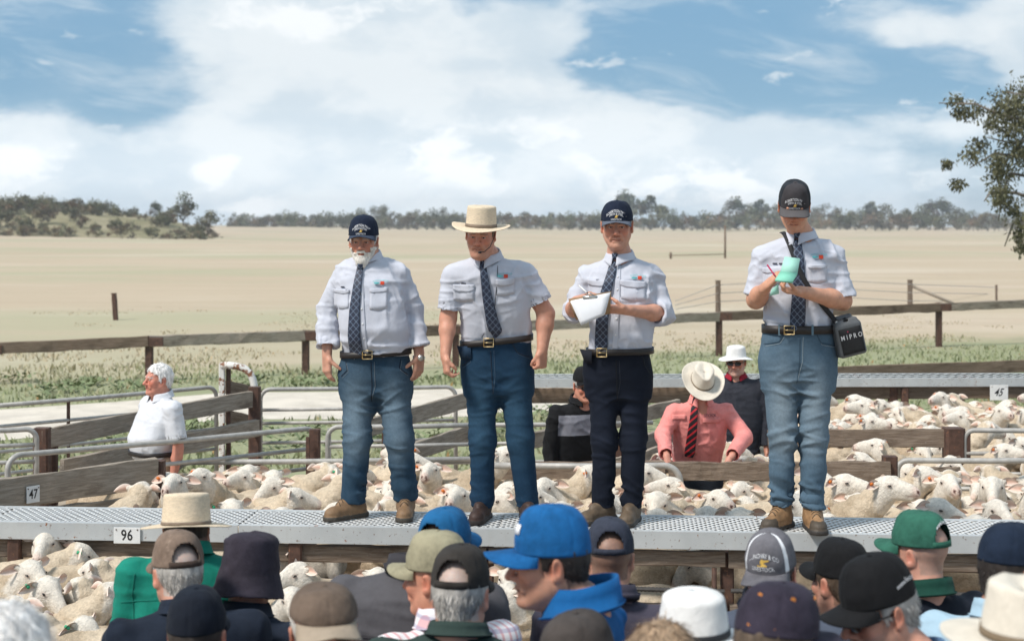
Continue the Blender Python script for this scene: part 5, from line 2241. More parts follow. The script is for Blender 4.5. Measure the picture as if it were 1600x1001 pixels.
# far tree line along the top of the paddock
def treeline():
    x = 366
    while x < 1620:
        Y = 640 + rt.random() * 120
        hpx = 17 + 9 * rt.random()
        for (c, w, up) in ((590, 26, 14), (990, 34, 38), (1030, 20, 18), (1150, 18, 20), (1195, 26, 26), (1290, 26, 12), (1370, 30, 20), (1470, 40, 20), (700, 60, 6)):
            hpx += up * math.exp(-((x - c) / w) ** 2)
        if 1080 < x < 1130:
            hpx *= .7
        k = rt.choice((0, 1, 1, 3, 3)) if hpx < 40 else rt.choice((2, 4))
        H = hpx / F * Y * 1.05
        p = P(x, 358, Y)
        g = G(x, 358)
        tree('paddock_tree', 'hazy grey green tree in the far line along the top of the paddock', (p[0], Y, 0), KINDS[k], 'trees in the far line', H / 10, rt.random() * 6.28)
        x += hpx * (.42 + .3 * rt.random())


treeline()
# second, closer row of low bushes fills the foot of the line
bx = 372
while bx < 1610:
    Y = 600 + rt.random() * 30
    H = (19 + 10 * rt.random()) / F * Y
    p = P(bx, 358, Y)
    tree('paddock_bush', 'low hazy bush at the foot of the far tree line', (p[0], Y, 0), BUSH[rt.choice((0, 1, 2, 1))], 'bushes under the far tree line', H / 10, rt.random() * 6.28, 'bush')
    bx += 11 + 8 * rt.random()

# trees on the left rise: (px, top row, base row, Y, kind, label)
for px, y0, y1, Y, k, lab in ((40, 306, 352, 330, 4, 'tall open gum standing above the dark clump at far left'), (18, 326, 356, 320, 1, 'dark dense gum at the far left of the rise'), (66, 322, 354, 325, 3, 'dark broad gum right of the tall open gum'),
                              (123, 312, 348, 340, 0, 'round headed pale gum alone on the rise'), (155, 327, 354, 335, 1, 'dark bushy gum right of the round headed gum'), (188, 336, 358, 330, 3, 'low dark gum in the middle of the rise'),
                              (208, 332, 350, 345, 2, 'small gum on the skyline left of the shed'), (243, 318, 350, 345, 2, 'slim open gum left of the biggest gum'), (287, 308, 366, 300, 0, 'biggest gum on the rise behind the white shed'),
                              (266, 330, 366, 305, 1, 'dense gum crowding the biggest gum on its left'), (327, 333, 366, 300, 1, 'rounded brownish gum at the right end of the rise'), (84, 320, 350, 345, 4, 'thin gum leaning over the dark clump'), (310, 342, 368, 298, 3, 'low dense gum between the biggest gum and the end of the rise')):
    p = P(px, y1, Y)
    zg = HILL_Z(p[0], Y) - .1
    H = P(px, y0, Y)[2] - zg
    tree('gum_tree', lab, (p[0], Y, zg), KINDS[k], None, H / 10 * 1.05, rt.random() * 6.28)
for i in range(105):
    px = -20 + (360 if i < 60 else 170) * rt.random()
    Y = 245 + 75 * rt.random()
    H = (12 + 12 * rt.random()) / F * Y
    x_ = (px - CX) / F * Y
    p = (x_, Y, HILL_Z(x_, Y))
    tree('scrub_bush', 'low scrubby bush on the dry rise at the left', (p[0], Y, p[2] - .3), BUSH[i % 3], 'bushes on the left rise', H / 10, rt.random() * 6.28, 'bush')

# white shed on the rise
p = P(262, 368, 285)
sh = empty('shed', (p[0], 285, p[2]), 'small white roofed shed under the biggest gum', 'shed')
obj('wall', MB().box((0, 0, .45), (.95, .6, .45)).mesh('wall'), mat('shed wall', (.22, .20, .17), .9), sh)
obj('roof', MB().add([(-1.1, -.8, .88), (1.1, -.8, .88), (1.1, 0, 1.25), (-1.1, 0, 1.25), (1.1, .8, .88), (-1.1, .8, .88)], [(0, 1, 2, 3), (3, 2, 4, 5)]).mesh('roof'), mat('white iron roof', (.78, .78, .76), .5), sh)

# the gum hanging in from the right edge
def right_gum():
    Y = 34.0
    r = np.random.default_rng(3)
    s = Y / F
    base = G(1685, HY + ZC * F / Y)
    root = empty('gum_tree', (base[0], Y, 0), 'dark overhanging gum tree at the right edge', 'tree')
    loc = np.array((base[0], Y, 0))
    tb = MB()
    pt = lambda px, py, dy=0: P(px, py, Y) + (0, dy, 0) - loc
    trunk = [np.array((0, 0, -.3)), pt(1680, 450), pt(1668, 330), pt(1655, 220), pt(1650, 130)]
    tb.tube(trunk, [.34, .28, .23, .17, .08], 9)
    limbs = [[(1668, 330), (1630, 290), (1585, 270), (1560, 300), (1555, 345)], [(1660, 250), (1610, 200), (1560, 180), (1515, 165), (1500, 152)],
             [(1655, 220), (1600, 150), (1570, 145)], [(1665, 310), (1610, 250), (1550, 240), (1520, 262)], [(1672, 380), (1620, 340), (1580, 350), (1570, 385)],
             [(1660, 250), (1620, 215), (1575, 225), (1540, 215)], [(1668, 330), (1610, 300), (1545, 300), (1535, 315)]]
    for l in limbs:
        pts = [pt(x, y, r.normal(0, .5)) for x, y in l]
        tb.tube(pts, np.linspace(.055, .012, len(pts)), 6)
    obj('trunk', tb.mesh('trunk', True), BARK, root)
    cl = [(1590, 150, 22), (1578, 165, 18), (1555, 175, 17), (1530, 170, 15), (1508, 153, 12), (1515, 172, 11), (1540, 195, 14), (1565, 205, 18), (1590, 195, 20), (1550, 222, 14), (1522, 240, 14), (1507, 252, 9),
          (1545, 250, 15), (1580, 240, 20), (1592, 270, 20), (1560, 265, 14), (1522, 285, 10), (1535, 300, 12), (1552, 312, 9), (1575, 300, 15), (1592, 320, 18), (1580, 345, 16), (1592, 365, 14), (1572, 365, 10), (1562, 382, 8), (1590, 385, 10),
          (1608, 140, 25), (1620, 190, 28), (1622, 250, 30), (1620, 310, 30), (1640, 170, 30), (1650, 240, 34), (1650, 110, 30), (1610, 370, 20), (1583, 175, 14), (1600, 225, 18), (1568, 330, 8)]
    V, Q, Cc = [], [], []
    k = 0
    for (px, py, rp) in cl:
        n = int(16 + rp * 13)
        c = pt(px, py, r.normal(0, .8))
        d = r.normal(0, .52, (n, 3)) * np.array((1.15, 1.3, .95))
        p = c + d * rp * s
        s_ = (.030 + .035 * r.random((n, 1)))
        u = r.normal(0, .5, (n, 3)) + np.array((0, 0, -.8))
        u /= np.linalg.norm(u, axis=1)[:, None]
        w = np.cross(u, r.normal(0, 1, (n, 3)))
        w /= np.linalg.norm(w, axis=1)[:, None]
        q = np.stack([p - w * s_ * .1, p + u * s_ * .9 - w * s_ * .42, p + u * s_ * 2.1, p + u * s_ * .9 + w * s_ * .42], 1)
        V.append(q.reshape(-1, 3))
        Q.append(k + np.arange(n)[:, None] * 4 + np.arange(4))
        k += 4 * n
        Cc.append(np.repeat(np.array((.115, .112, .062)) * (.6 + .9 * r.random((n, 1))), 4, 0))
    obj('crown', make_mesh('crown', np.concatenate(V), np.concatenate(Q), None, np.concatenate(Cc), False), LEAF, root)


right_gum()
# ------------------------------------------------------------------ the four agents on the walkway
SHIRT = cloth('pale lilac shirting', (.53, .545, .61), var=.03, bump=.15)
NAVYCAP = cloth('navy cap cotton', (.012, .018, .036), var=.15)
NAVYBRIM = cloth('washed navy brim', (.045, .06, .095), var=.15)
CHARCAP = cloth('charcoal cap', (.050, .046, .050), var=.15)
MESHCAP = cloth('black cap mesh', (.022, .026, .032), var=.3, bump=.6)
STRAW = mat('woven straw', (.68, .56, .41), .8, .12, 60, .6, 260, col2=(.52, .40, .27), c2lo=.55, c2hi=.75, stretch=(1, 1, 3))
STRAWBAND = mat('straw hat band', (.20, .15, .11), .8, .2, 20, .2)
TEAL_INK = mat('teal embroidery', (.10, .42, .44), .7, .1, 20)
RED_INK = mat('red embroidery', (.62, .06, .025), .7, .1, 20)
DARK_INK = mat('dark embroidery', (.03, .03, .05), .7, .1, 20)
PAPER = mat('white paper', (.74, .74, .76), .7, .03, 10)
BOARD = mat('brown clipboard', (.32, .20, .11), .6, .15, 12)
MINT = mat('mint green paper', (.36, .66, .55), .7, .04, 10)
MINT2 = mat('deeper mint cover', (.22, .56, .42), .7, .06, 10)
PEN_RED = mat('red plastic', (.42, .02, .08), .35, .05, 10)
PEN_WHITE = mat('white plastic', (.75, .75, .75), .35, .05, 10)
BLACKP = mat('black plastic', (.016, .016, .017), .5, .1, 30, .1)
GREYP = mat('grey plastic case', (.10, .105, .11), .5, .1, 30, .1)


def man_frame(px0, Y0):
    r = P(px0, 0, Y0)
    root = np.array((r[0], Y0, WZ))
    s = F / Y0
    return root, s, (lambda px, py, dy=0.0: P(px, py, Y0 + dy) - root)


def torso_px(L, s, rows):
    out = []
    for py, xl, xr, b, dy in rows:
        c = L((xl + xr) / 2, py, dy)
        out.append((c[0], c[1], c[2], (xr - xl) / 2 / s, b))
    return out


def leg_px(L, s, hip, knee, ankle, rpx, toe, big=1.0, **k):
    d = dict(hip=L(*hip), knee=L(*knee), ankle=L(*ankle), r=[q / s * .92 for q in rpx], toe=np.array((*toe, 0.0)) / np.hypot(*toe), big=big)
    a = d['ankle']
    a[2] = .095
    d.update(k)
    return d


def common_front(o, L, placket, pockets, tie, logo, tagx, belt, tie_m=TIE, knot=True):
    """placket, pockets, chest logo, name strip, tie"""
    fr, root = o['front'], o['root']
    X = lambda p: tuple(L(*p)[[0, 2]])
    pl = [(*X(p), .016) for p in placket]
    strip_on(root, fr, pl, SHIRT, 'placket', .0025, 24, 5, smooth=1, thick=.002)
    for i in range(1, 6):
        t = i / 6
        k = np.arange(len(pl))
        u, z = np.interp(t * (len(pl) - 1), k, [q[0] for q in pl]), np.interp(t * (len(pl) - 1), k, [q[1] for q in pl])
        p = fr.at(u, z, .005)
        if p is not None:
            b = MB().tube([p + (0, .003, 0), p - (0, .002, 0)], .0055, 10)
            obj('button', b.mesh('button', True), PEN_WHITE, root)
    for (a, b_, flap, depth) in pockets:
        ua, ub = X(a), X(b_)
        rows = []
        for t in np.linspace(0, 1, 7):
            z0, z1 = ua[1] - depth * t, ub[1] - depth * t
            rows.append([(ua[0] + (ub[0] - ua[0]) * f, z0 + (z1 - z0) * f - (.012 * (1 - abs(2 * f - 1)) if t > .95 else 0)) for f in np.linspace(0, 1, 8)])
        po = obj('pocket', MB().grid(fr.smooth_sheet(rows, .003, 1)).mesh('pocket', True), SHIRT, root)
        solid(po, .002)
        rows = []
        for t in np.linspace(-.05, 1, 5):
            rows.append([(ua[0] + (ub[0] - ua[0]) * (f * 1.06 - .03), ua[1] + (ub[1] - ua[1]) * f + .004 - flap * t * (1 - .32 * max(0, abs(2 * f - 1) - .55) / .45)) for f in np.linspace(0, 1, 9)])
        fo = obj('pocket_flap', MB().grid(fr.smooth_sheet(rows, .0065, 1)).mesh('pocket_flap', True), SHIRT, root)
        solid(fo, .0028)
    u, z, sc = (*X(logo[:2]), logo[2])
    letter_on(root, fr, 'AGENTS GROUP', u, z + .012 * sc, .015 * sc, TEAL_INK, 'logo_lettering', .0085, .82, arc=2.2 / sc, tilt=logo[3])
    letter_on(root, fr, 'LIVESTOCK', u - .004, z - .016 * sc, .007 * sc, DARK_INK, 'logo_lettering', .0085, 1, tilt=logo[3])
    rows = [[(u + .010 * sc + .011 * sc * f, z - .002 * sc + .010 * sc * g) for f in np.linspace(-1, 1, 4)] for g in np.linspace(-1, 1, 4)]
    obj('logo_emblem', MB().grid(fr.sheet(rows, .009)).mesh('logo_emblem'), RED_INK, root)
    rows = [[(u - .022 * sc + .016 * sc * f, z - .002 * sc + .006 * sc * g * (1 - .5 * abs(f))) for f in np.linspace(-1, 1, 4)] for g in np.linspace(-1, 1, 3)]
    obj('logo_emblem', MB().grid(fr.sheet(rows, .009)).mesh('logo_emblem'), TEAL_INK, root)
    for t in tagx:
        uu, zz = X(t[:2])
        rows = [[(uu + t[2] * f, zz + .004 * g) for f in np.linspace(-1, 1, 4)] for g in (-1, 1)]
        obj('name_strip', MB().grid(fr.sheet(rows, .008)).mesh('name_strip'), DARK_INK, root)
    path = [(*X(p[:2]), p[2]) for p in tie]
    strip_on(root, fr, path, tie_m, 'tie', .011, 34, 7, thick=.004, smooth=6)
    if knot:
        u, z, hw = path[0]
        p = fr.at(u, z - .01, .012)
        nb = np.array(o['sp']['neck'])
        fy = min(p[1] if p is not None else 9, nb[1] - .075)
        kb = MB()
        V = [(u - hw * 1.15, fy, z + .02), (u + hw * 1.15, fy, z + .02), (u + hw * .8, fy - .004, z - .022), (u - hw * .8, fy - .004, z - .022),
             (u - hw * .9, fy - .018, z + .016), (u + hw * .9, fy - .018, z + .016), (u + hw * .6, fy - .016, z - .018), (u - hw * .6, fy - .016, z - .018)]
        kb.add(V, [(4, 7, 6, 5), (0, 4, 5, 1), (1, 5, 6, 2), (2, 6, 7, 3), (3, 7, 4, 0), (0, 1, 2, 3)])
        ko = obj('tie_knot', kb.mesh('tie_knot', True), tie_m, root)
        md = ko.modifiers.new('round', 'BEVEL')
        md.width = .006
        md.segments = 2


def add_belt(o, sec, z, tiltx, buckle_u, yaw=0.0, m=BELT, h=.036, loops=(), grow=.013):
    root = o['root']
    V, Q = ring_band(sec, z, h, grow, 64, yaw, 2.5, tiltx)
    bo = obj('belt', make_mesh('belt', V, Q), m, root)
    fr = Front(V, Q)
    p = fr.at(buckle_u, z + tiltx * (buckle_u - sec[0]), .006)
    if p is not None:
        b = MB()
        w_, h_ = .028, .024
        pts = [(-w_, -h_), (w_, -h_), (w_, h_), (-w_, h_), (-w_, -h_)]
        b.tube([p + (x, 0, y) for x, y in pts], .0035, 6)
        b.tube([p + (-w_, 0, 0), p + (w_ * .8, -.002, 0)], .0028, 6)
        obj('buckle', b.mesh('buckle', True), BRASS if buckle_u > -5 else STEEL, bo)
    return bo


def trouser_details(o, L, fly, pockets, hem_stitch=()):
    fr, root = o['tfront'], o['root']
    X = lambda p: tuple(L(*p)[[0, 2]])

    def line(pts, r, m, nm, off=.001, n=22):
        pts = [X(p) for p in pts]
        k = np.arange(len(pts))
        t = np.linspace(0, len(pts) - 1, n)
        u = np.interp(t, k, [p[0] for p in pts])
        z = np.interp(t, k, [p[1] for p in pts])
        q = [fr.at(a, b, off) for a, b in zip(u, z)]
        q = [p for p in q if p is not None]
        if len(q) > 3:
            obj(nm, MB().tube(q, r, 5).mesh(nm, True), m, root)
    line(fly, .0028, o['seam'], 'fly_seam')
    line([(x + 5, y) for x, y in fly[:-1]] + [fly[-1]], .0014, o['stitch'], 'fly_stitch')
    for pk in pockets:
        line(pk, .0030, o['seam'], 'pocket_edge')
        line([(x + (1.5 if x > 0 else 0), y + 3) for x, y in pk], .0013, o['stitch'], 'pocket_stitch')


def trim_secs(secs, zmin):
    return [q for q in secs if q[2] >= zmin]


CAPTXT = lambda m1=WHITE_THREAD: [('ROBERTSON PALM', .52, .0215, 5.0, m1, 0, 'lettering', .0042, .80), ('SMITH & STEEL', .37, .0175, 4.6, m1, 0, 'lettering', .0042, .86), ('LIVESTOCK', .10, .0145, 0, m1, 0, 'lettering', .0042, 1.0)]

# ---- first man: bearded, navy cap, rolled sleeves
root1, s1, L1 = man_frame(585, 9.18)
t1 = torso_px(L1, s1, [(402, 552, 598, .06, .02), (406, 540, 614, .075, .02), (414, 528, 628, .10, .01), (437, 524, 630, .128, -.02), (476, 527, 633, .148, -.04), (515, 530, 639, .155, -.05), (541, 535, 639, .145, -.03), (556, 536, 638, .135, -.01)])
sp1 = dict(
    head=dict(c=L1(568, 377, -.03), R=rot(-4, 4, 0), s=1.0, brow=(.45, .42, .38), beard=(.66, .62, .56), hair=('back', (.55, .53, .50)), strands=300),
    neck=L1(574, 401, .015), neckw=.98, torso=t1, yaw=0.05, skin=(.54, .275, .19), vox=.0042,
    shirt=dict(mat=SHIRT, vox=.0075, fold=.013, seed=4),
    arms=[dict(sh=L1(534, 434, .01), el=L1(512, 484, .03), wr=L1(511, 556, -.04), hd=(.02, -.12, -1), hn=(.75, .55, 0), pose='relax', thumb=1, sleeve=1.80, cuff=.055, flare=.014, rs=(.066, .066, .062)),
          dict(sh=L1(626, 432, .01), el=L1(647, 484, .04), wr=L1(655, 556, -.03), hd=(-.06, -.12, -1), hn=(-.75, .55, 0), pose='relax', thumb=-1, sleeve=1.80, cuff=.055, flare=.014, rs=(.068, .066, .060))],
    legs=[leg_px(L1, s1, (561, 585, .0), (558, 685, -.02), (552, 785, .0), (31, 23, 21.5), (-.75, -.66), 1.02, hem=.095, laces=True, leather=(.21, .125, .065), sole=(.05, .042, .033)),
          leg_px(L1, s1, (612, 585, .0), (624, 685, -.03), (634, 785, .03), (31, 24, 20.5), (-.02, -1), 1.02, hem=.10, laces=True, leather=(.21, .125, .065), sole=(.05, .042, .033))],
    trousers=dict(waist=(0, 0, L1(585, 552)[2]), secs=torso_px(L1, s1, [(545, 537, 638, .135, -.01), (560, 533, 640, .135, 0), (590, 531, 642, .13, .0), (620, 535, 641, .11, .01)]), col=(.022, .052, .088), fade=(.17, .24, .30), fold=.015, vox=.008, seed=2))
m1 = build_person('bearded older man in navy cap and blue jeans standing leftmost on the walkway', root1, sp1, 'agents standing on the walkway')
m1['seam'], m1['stitch'] = mat('dark denim seam', (.012, .022, .04), .9), mat('denim stitch', (.16, .19, .22), .9)
c1 = make_cap(m1['root'], sp1['head'], NAVYCAP, NAVYBRIM, tilt=-1, rim=.036, top=.152, text=CAPTXT(), brimL=.062, label=None)
dog_badge(c1.obj, c1, .25, GOLD_THREAD, .9)
collar(m1['root'], sp1['neck'] + (0, -.004, .0), SHIRT, yaw=-.38, gap=7, r=(.068, .072))
common_front(m1, L1, [(566, 410), (570, 480), (575, 548)], [((523, 452), (549, 452), .024, .10), ((582, 451), (609, 449), .022, .11)],
             [(566, 415, .018), (563, 440, .023), (559, 480, .030), (558, 520, .036), (561, 550, .040), (563, 563, .006)], (598, 440, 1.0, .02), [(539, 447, .012), (546, 451, .009)], None)
add_belt(m1, (np.mean([q[0] for q in t1[-2:]]), t1[-1][1], .5 * (639 - 535) / s1 + .002, .138), L1(0, 550)[2], .055, L1(578, 550)[0], .05)
trouser_details(m1, L1, [(583, 562), (584, 600), (582, 625)], [[(543, 562), (546, 575), (536, 585)], [(628, 558), (626, 572), (638, 582)]])
# wrist watch on the viewer's right
w = L1(654.5, 558, -.03)
b = MB()
th = np.linspace(0, 2 * math.pi, 25)[:-1]
dv = np.array((-.06, -.12, -1)) / np.linalg.norm((-.06, -.12, -1))
R_ = np.array(Vector(dv).to_track_quat('Z', 'Y').to_matrix())
for a0 in range(0, 24, 2):
    t = th[a0]
    p = w + R_ @ np.array((math.cos(t) * .034, math.sin(t) * .034, 0))
    b.box(p, (.0045, .0025, .008), R_ @ np.array(Matrix.Rotation(t + math.pi / 2, 3, 'Z')))
wo = obj('watch', b.mesh('watch'), STEEL, m1['root'])
obj('watch_face', MB().tube([w + (.012, -.030, 0), w + (.014, -.042, 0)], .018, 16).mesh('watch_face', True), STEEL, wo)

# ---- second man: straw hat, short sleeves, leaning forward
root2, s2, L2 = man_frame(775, 9.12)
t2 = torso_px(L2, s2, [(403, 738, 784, .06, -.10), (407, 724, 802, .075, -.09), (414, 708, 818, .10, -.09), (432, 706, 820, .122, -.09), (465, 714, 829, .125, -.075), (496, 720, 831, .122, -.05), (525, 723, 830, .12, -.02), (537, 722, 828, .118, -.01)])
sp2 = dict(
    head=dict(c=L2(751, 366, -.19), R=rot(-8, 12, 3), s=1.0, brow=(.14, .10, .07), stubble=(.30, .15, .10), stubble_amt=.3, hair=('back', (.12, .09, .06)), strands=200, wide=1.08, double_chin=True),
    neck=L2(761, 401, -.10), torso=t2, yaw=0.02, skin=(.57, .28, .19), vox=.0042,
    shirt=dict(mat=SHIRT, vox=.0075, fold=.012, seed=9),
    arms=[dict(sh=L2(708, 430, -.09), el=L2(700, 498, -.08), wr=L2(696, 557, -.16), hd=(.12, -.22, -1), hn=(.85, .25, 0), pose='grip', thumb=1, sleeve=.80, rs=(.067, .080, .06), ra=(.055, .047, .031)),
          dict(sh=L2(820, 428, -.08), el=L2(853, 490, -.05), wr=L2(847, 548, -.12), hd=(-.05, -.12, -1), hn=(-.7, .6, 0), pose='fist', thumb=-1, sleeve=.72, rs=(.068, .088, .06), ra=(.055, .050, .032))],
    legs=[leg_px(L2, s2, (751, 575, .0), (754, 685, -.02), (754, 785, .0), (29, 22.5, 19.5), (-.25, -.97), .95, hem=.075, leather=(.045, .025, .02), sole=(.02, .015, .013)),
          leg_px(L2, s2, (803, 575, .0), (813, 685, -.02), (824, 785, .0), (29, 22.5, 19.5), (.1, -1), .95, hem=.075, leather=(.045, .025, .02), sole=(.02, .015, .013))],
    trousers=dict(waist=(0, 0, L2(775, 533)[2]), secs=torso_px(L2, s2, [(525, 723, 830, .12, -.02), (550, 721, 831, .128, 0), (585, 722, 832, .128, .01), (615, 727, 832, .11, .02)]), col=(.010, .035, .072), fade=(.030, .075, .125), fold=.009, vox=.008, seed=6))
m2 = build_person('man in wide straw hat and short sleeves leaning forward on the walkway', root2, sp2, 'agents standing on the walkway')
m2['seam'], m2['stitch'] = mat('dark denim seam', (.012, .022, .04), .9), mat('blue denim stitch', (.06, .10, .15), .9)


def brim_wave(th, t):
    side = np.abs(np.sin(th))
    return (.016 * t * side ** 2 - .020 * t * np.clip(np.cos(th), 0, 1) + .003 * np.sin(3 * th + .5) * t, 1 + .12 * side)


make_hat(m2['root'], sp2['head'], STRAW, 'straw_hat', height=.120, taper=.93, brim=.072, brim_z=brim_wave, band_m=STRAWBAND, tilt=-8, band_h=.020, rings=6, rim=.036, dz=.004)
collar(m2['root'], sp2['neck'] + (0, -.008, 0), SHIRT, yaw=-.28, gap=8, r=(.069, .073), lean=.12)
common_front(m2, L2, [(757, 414), (760, 470), (768, 528)], [((710, 444), (742, 444), .040, .085), ((776, 436), (804, 433), .042, .085)],
             [(755, 406, .016), (757, 425, .021), (762, 460, .028), (770, 500, .036), (775, 514, .038), (773, 526, .004)], (788, 429, 1.0, .04), [(726, 441, .014), (737, 445, .011)], None)
add_belt(m2, (np.mean([q[0] for q in t2[-2:]]), t2[-1][1], .5 * (830 - 723) / s2 + .002, .122), L2(0, 531)[2], .10, L2(764, 536)[0])
trouser_details(m2, L2, [(767, 545), (769, 585), (771, 612)], [[(800, 533), (808, 548), (827, 556)], [(728, 545), (735, 560), (722, 570)]])
# turned-out trouser pocket on the viewer's left
pk = [L2(714, 540, -.08), L2(735, 541, -.115), L2(737, 560, -.115), L2(720, 561, -.10)]
solid(obj('pocket_flap', make_mesh('pocket_flap', np.array(pk), [(0, 1, 2, 3)]), mat('dark blue denim', (.012, .035, .07), .9, .1, 30), m2['root']), .004)
# headset microphone and its cord
hd2 = sp2['head']
W2 = lambda p: np.array(hd2['c']) + np.array(p) @ hd2['R'].T
mic = MB().tube([W2(p) for p in ((.084, .0, .01), (.078, -.03, -.02), (.066, -.07, -.055), (.04, -.105, -.075), (.02, -.115, -.078))], .0022, 6)
mic.tube([W2((.024, -.114, -.078)), W2((.006, -.118, -.078))], .006, 8)
obj('headset_microphone', mic.mesh('headset_microphone', True), BLACKP, m2['root'])
fr2 = m2['front']
cd = []
for px, py in ((778, 402), (778, 425), (776, 450), (774, 475), (766, 500), (756, 520), (747, 535)):
    u, z = L2(px, py)[[0, 2]]
    p = fr2.at(u, z, .006)
    if p is not None:
        cd.append(p)
obj('headset_cord', MB().tube(cd, .0018, 6).mesh('headset_cord', True), BLACKP, m2['root'])

# ---- third man: navy cap, clipboard, dark trousers
root3, s3, L3 = man_frame(968, 9.06)
t3 = torso_px(L3, s3, [(403, 946, 992, .06, .0), (407, 934, 1008, .075, .0), (415, 918, 1024, .10, -.005), (436, 916, 1028, .125, -.02), (470, 918, 1026, .14, -.03), (505, 920, 1022, .142, -.03), (535, 921, 1019, .132, -.02), (550, 918, 1016, .128, -.01)])
sp3 = dict(
    head=dict(c=L3(964, 353, -.05), R=rot(-6, 5, 0), s=1.06, brow=(.12, .10, .09), stubble=(.30, .17, .13), stubble_amt=.25, hair=('back', (.30, .27, .25)), strands=200, wide=1.05),
    neck=L3(968, 401, -.01), torso=t3, yaw=-0.05, skin=(.57, .29, .20), vox=.0042,
    shirt=dict(mat=SHIRT, vox=.0075, fold=.012, seed=14),
    arms=[dict(sh=L3(918, 432, .0), el=L3(896, 487, -.02), wr=L3(900, 470, -.24), hd=(.62, -.45, .32), hn=(.45, .1, -1), pose='pinch', thumb=1, sleeve=1.20, cuff=.05, flare=.010, rs=(.065, .068, .060), ra=(.055, .046, .030)),
          dict(sh=L3(1021, 431, .0), el=L3(1037, 490, -.04), wr=L3(978, 484, -.27), hd=(-1, -.22, .06), hn=(0, .45, .85), pose='grip', thumb=-1, sleeve=1.22, cuff=.06, flare=.014, rs=(.068, .072, .066), ra=(.055, .047, .031))],
    legs=[leg_px(L3, s3, (942, 585, .0), (944, 690, -.02), (943, 785, .0), (27, 21, 19.5), (-.72, -.70), .98, hem=.085, leather=(.12, .085, .055), sole=(.035, .03, .026)),
          leg_px(L3, s3, (990, 585, .0), (990, 690, -.02), (987, 785, -.02), (27, 21.5, 18.5), (-.30, -.95), .98, hem=.085, leather=(.12, .085, .055), sole=(.035, .03, .026))],
    trousers=dict(waist=(0, 0, L3(968, 548)[2]), secs=torso_px(L3, s3, [(540, 917, 1014, .13, -.01), (560, 911, 1016, .132, 0), (590, 913, 1018, .13, .01), (620, 917, 1017, .11, .02)]), col=(.006, .009, .018), fade=(.010, .014, .026), fold=.010, vox=.008, seed=12))
m3 = build_person('man in navy cap and near black trousers writing on a white clipboard on the walkway', root3, sp3, 'agents standing on the walkway')
m3['seam'], m3['stitch'] = mat('black seam', (.006, .007, .010), .9), mat('black stitch', (.03, .035, .045), .9)
c3 = make_cap(m3['root'], sp3['head'], NAVYCAP, mat('cloth grey cap brim', (.10, .115, .15), .85, .1, 9, .25, 500), tilt=-1, rim=.030, top=.136, text=CAPTXT(), brimL=.062)
dog_badge(c3.obj, c3, .25, GOLD_THREAD, .9)
collar(m3['root'], sp3['neck'] + (0, -.004, 0), SHIRT, yaw=-.40, gap=8, r=(.069, .073))
common_front(m3, L3, [(964, 412), (961, 470), (958, 545)], [((918, 437), (944, 438), .036, .09), ((967, 437), (1006, 440), .040, .10)],
             [(959, 400, .017), (953, 425, .024), (944, 455, .029), (938, 500, .034), (937, 540, .036), (935, 556, .004)], (994, 432, 1.0, -.06), [(932, 436, .009)], None)
add_belt(m3, (np.mean([q[0] for q in t3[-2:]]), t3[-1][1], .5 * (1019 - 921) / s3 + .002, .132), L3(0, 547)[2], .02, L3(938, 548)[0])
trouser_details(m3, L3, [(960, 560), (962, 595), (963, 622)], [[(1002, 553), (1004, 566), (1014, 580)]])
pk = [L3(906, 545, -.05), L3(925, 548, -.135), L3(924, 568, -.13), L3(914, 566, -.08)]
solid(obj('pocket_flap', make_mesh('pocket_flap', np.array(pk), [(0, 1, 2, 3)]), mat('near black wool', (.008, .010, .018), .9, .1, 30), m3['root']), .004)

cbc = L3(925, 478, -.36)
cb = empty('clipboard', root3 + cbc, 'brown clipboard with white paper held by the man in near black trousers', 'clipboard')


def sheet_from(L, pts, n=2):
    return [L(*p) for p in pts]


A, B_, C_, D_ = L3(888, 467, -.36), L3(955, 455, -.36), L3(958, 469, -.40), L3(892, 484, -.40)
q = np.array([A, B_, L3(953, 490, -.33), L3(900, 500, -.34)]) - cbc
bo_ = obj('board', make_mesh('board', q, [(0, 1, 2, 3)]), BOARD, cb)
solid(bo_, .006)
G_ = []
TL, TR, BR, BL = L3(891, 471, -.385), L3(953, 458, -.385), L3(944, 492, -.40), L3(908, 508, -.42)
for t in np.linspace(0, 1, 7):
    a, b = TL + (BL - TL) * t, TR + (BR - TR) * t
    G_.append([a + (b - a) * f + np.array((0, -.012 * math.sin(t * 2.4), 0)) - cbc for f in np.linspace(0, 1, 6)])
pp = obj('paper', MB().grid(np.array(G_)).mesh('paper', True), PAPER, cb)
solid(pp, .003)
pp2 = obj('paper', MB().grid(np.array(G_) + np.array((.004, .008, .004))).mesh('paper', True), PAPER, cb)
solid(pp2, .003)
mid = (A + B_) / 2 - cbc
obj('clip', MB().box(mid + (0, -.024, -.010), (.04, .008, .008)).tube([mid + (-.02, -.024, 0), mid + (0, -.034, .012), mid + (.02, -.024, 0)], .004, 6).mesh('clip', True), STEEL, cb)
p0, p1 = L3(917, 457, -.37), L3(908, 449, -.32)
pn = empty('pen', root3 + p0, 'white pen in the fingers of the man writing on the clipboard', 'pen')
obj('barrel', MB().tube([(0, 0, 0), (p1 - p0) * 1.4], .005, 8).mesh('barrel', True), PEN_WHITE, pn)
obj('tip', MB().tube([(0, 0, 0), -(p1 - p0) * .35], [.004, .001], 8).mesh('tip', True), BLACKP, pn)

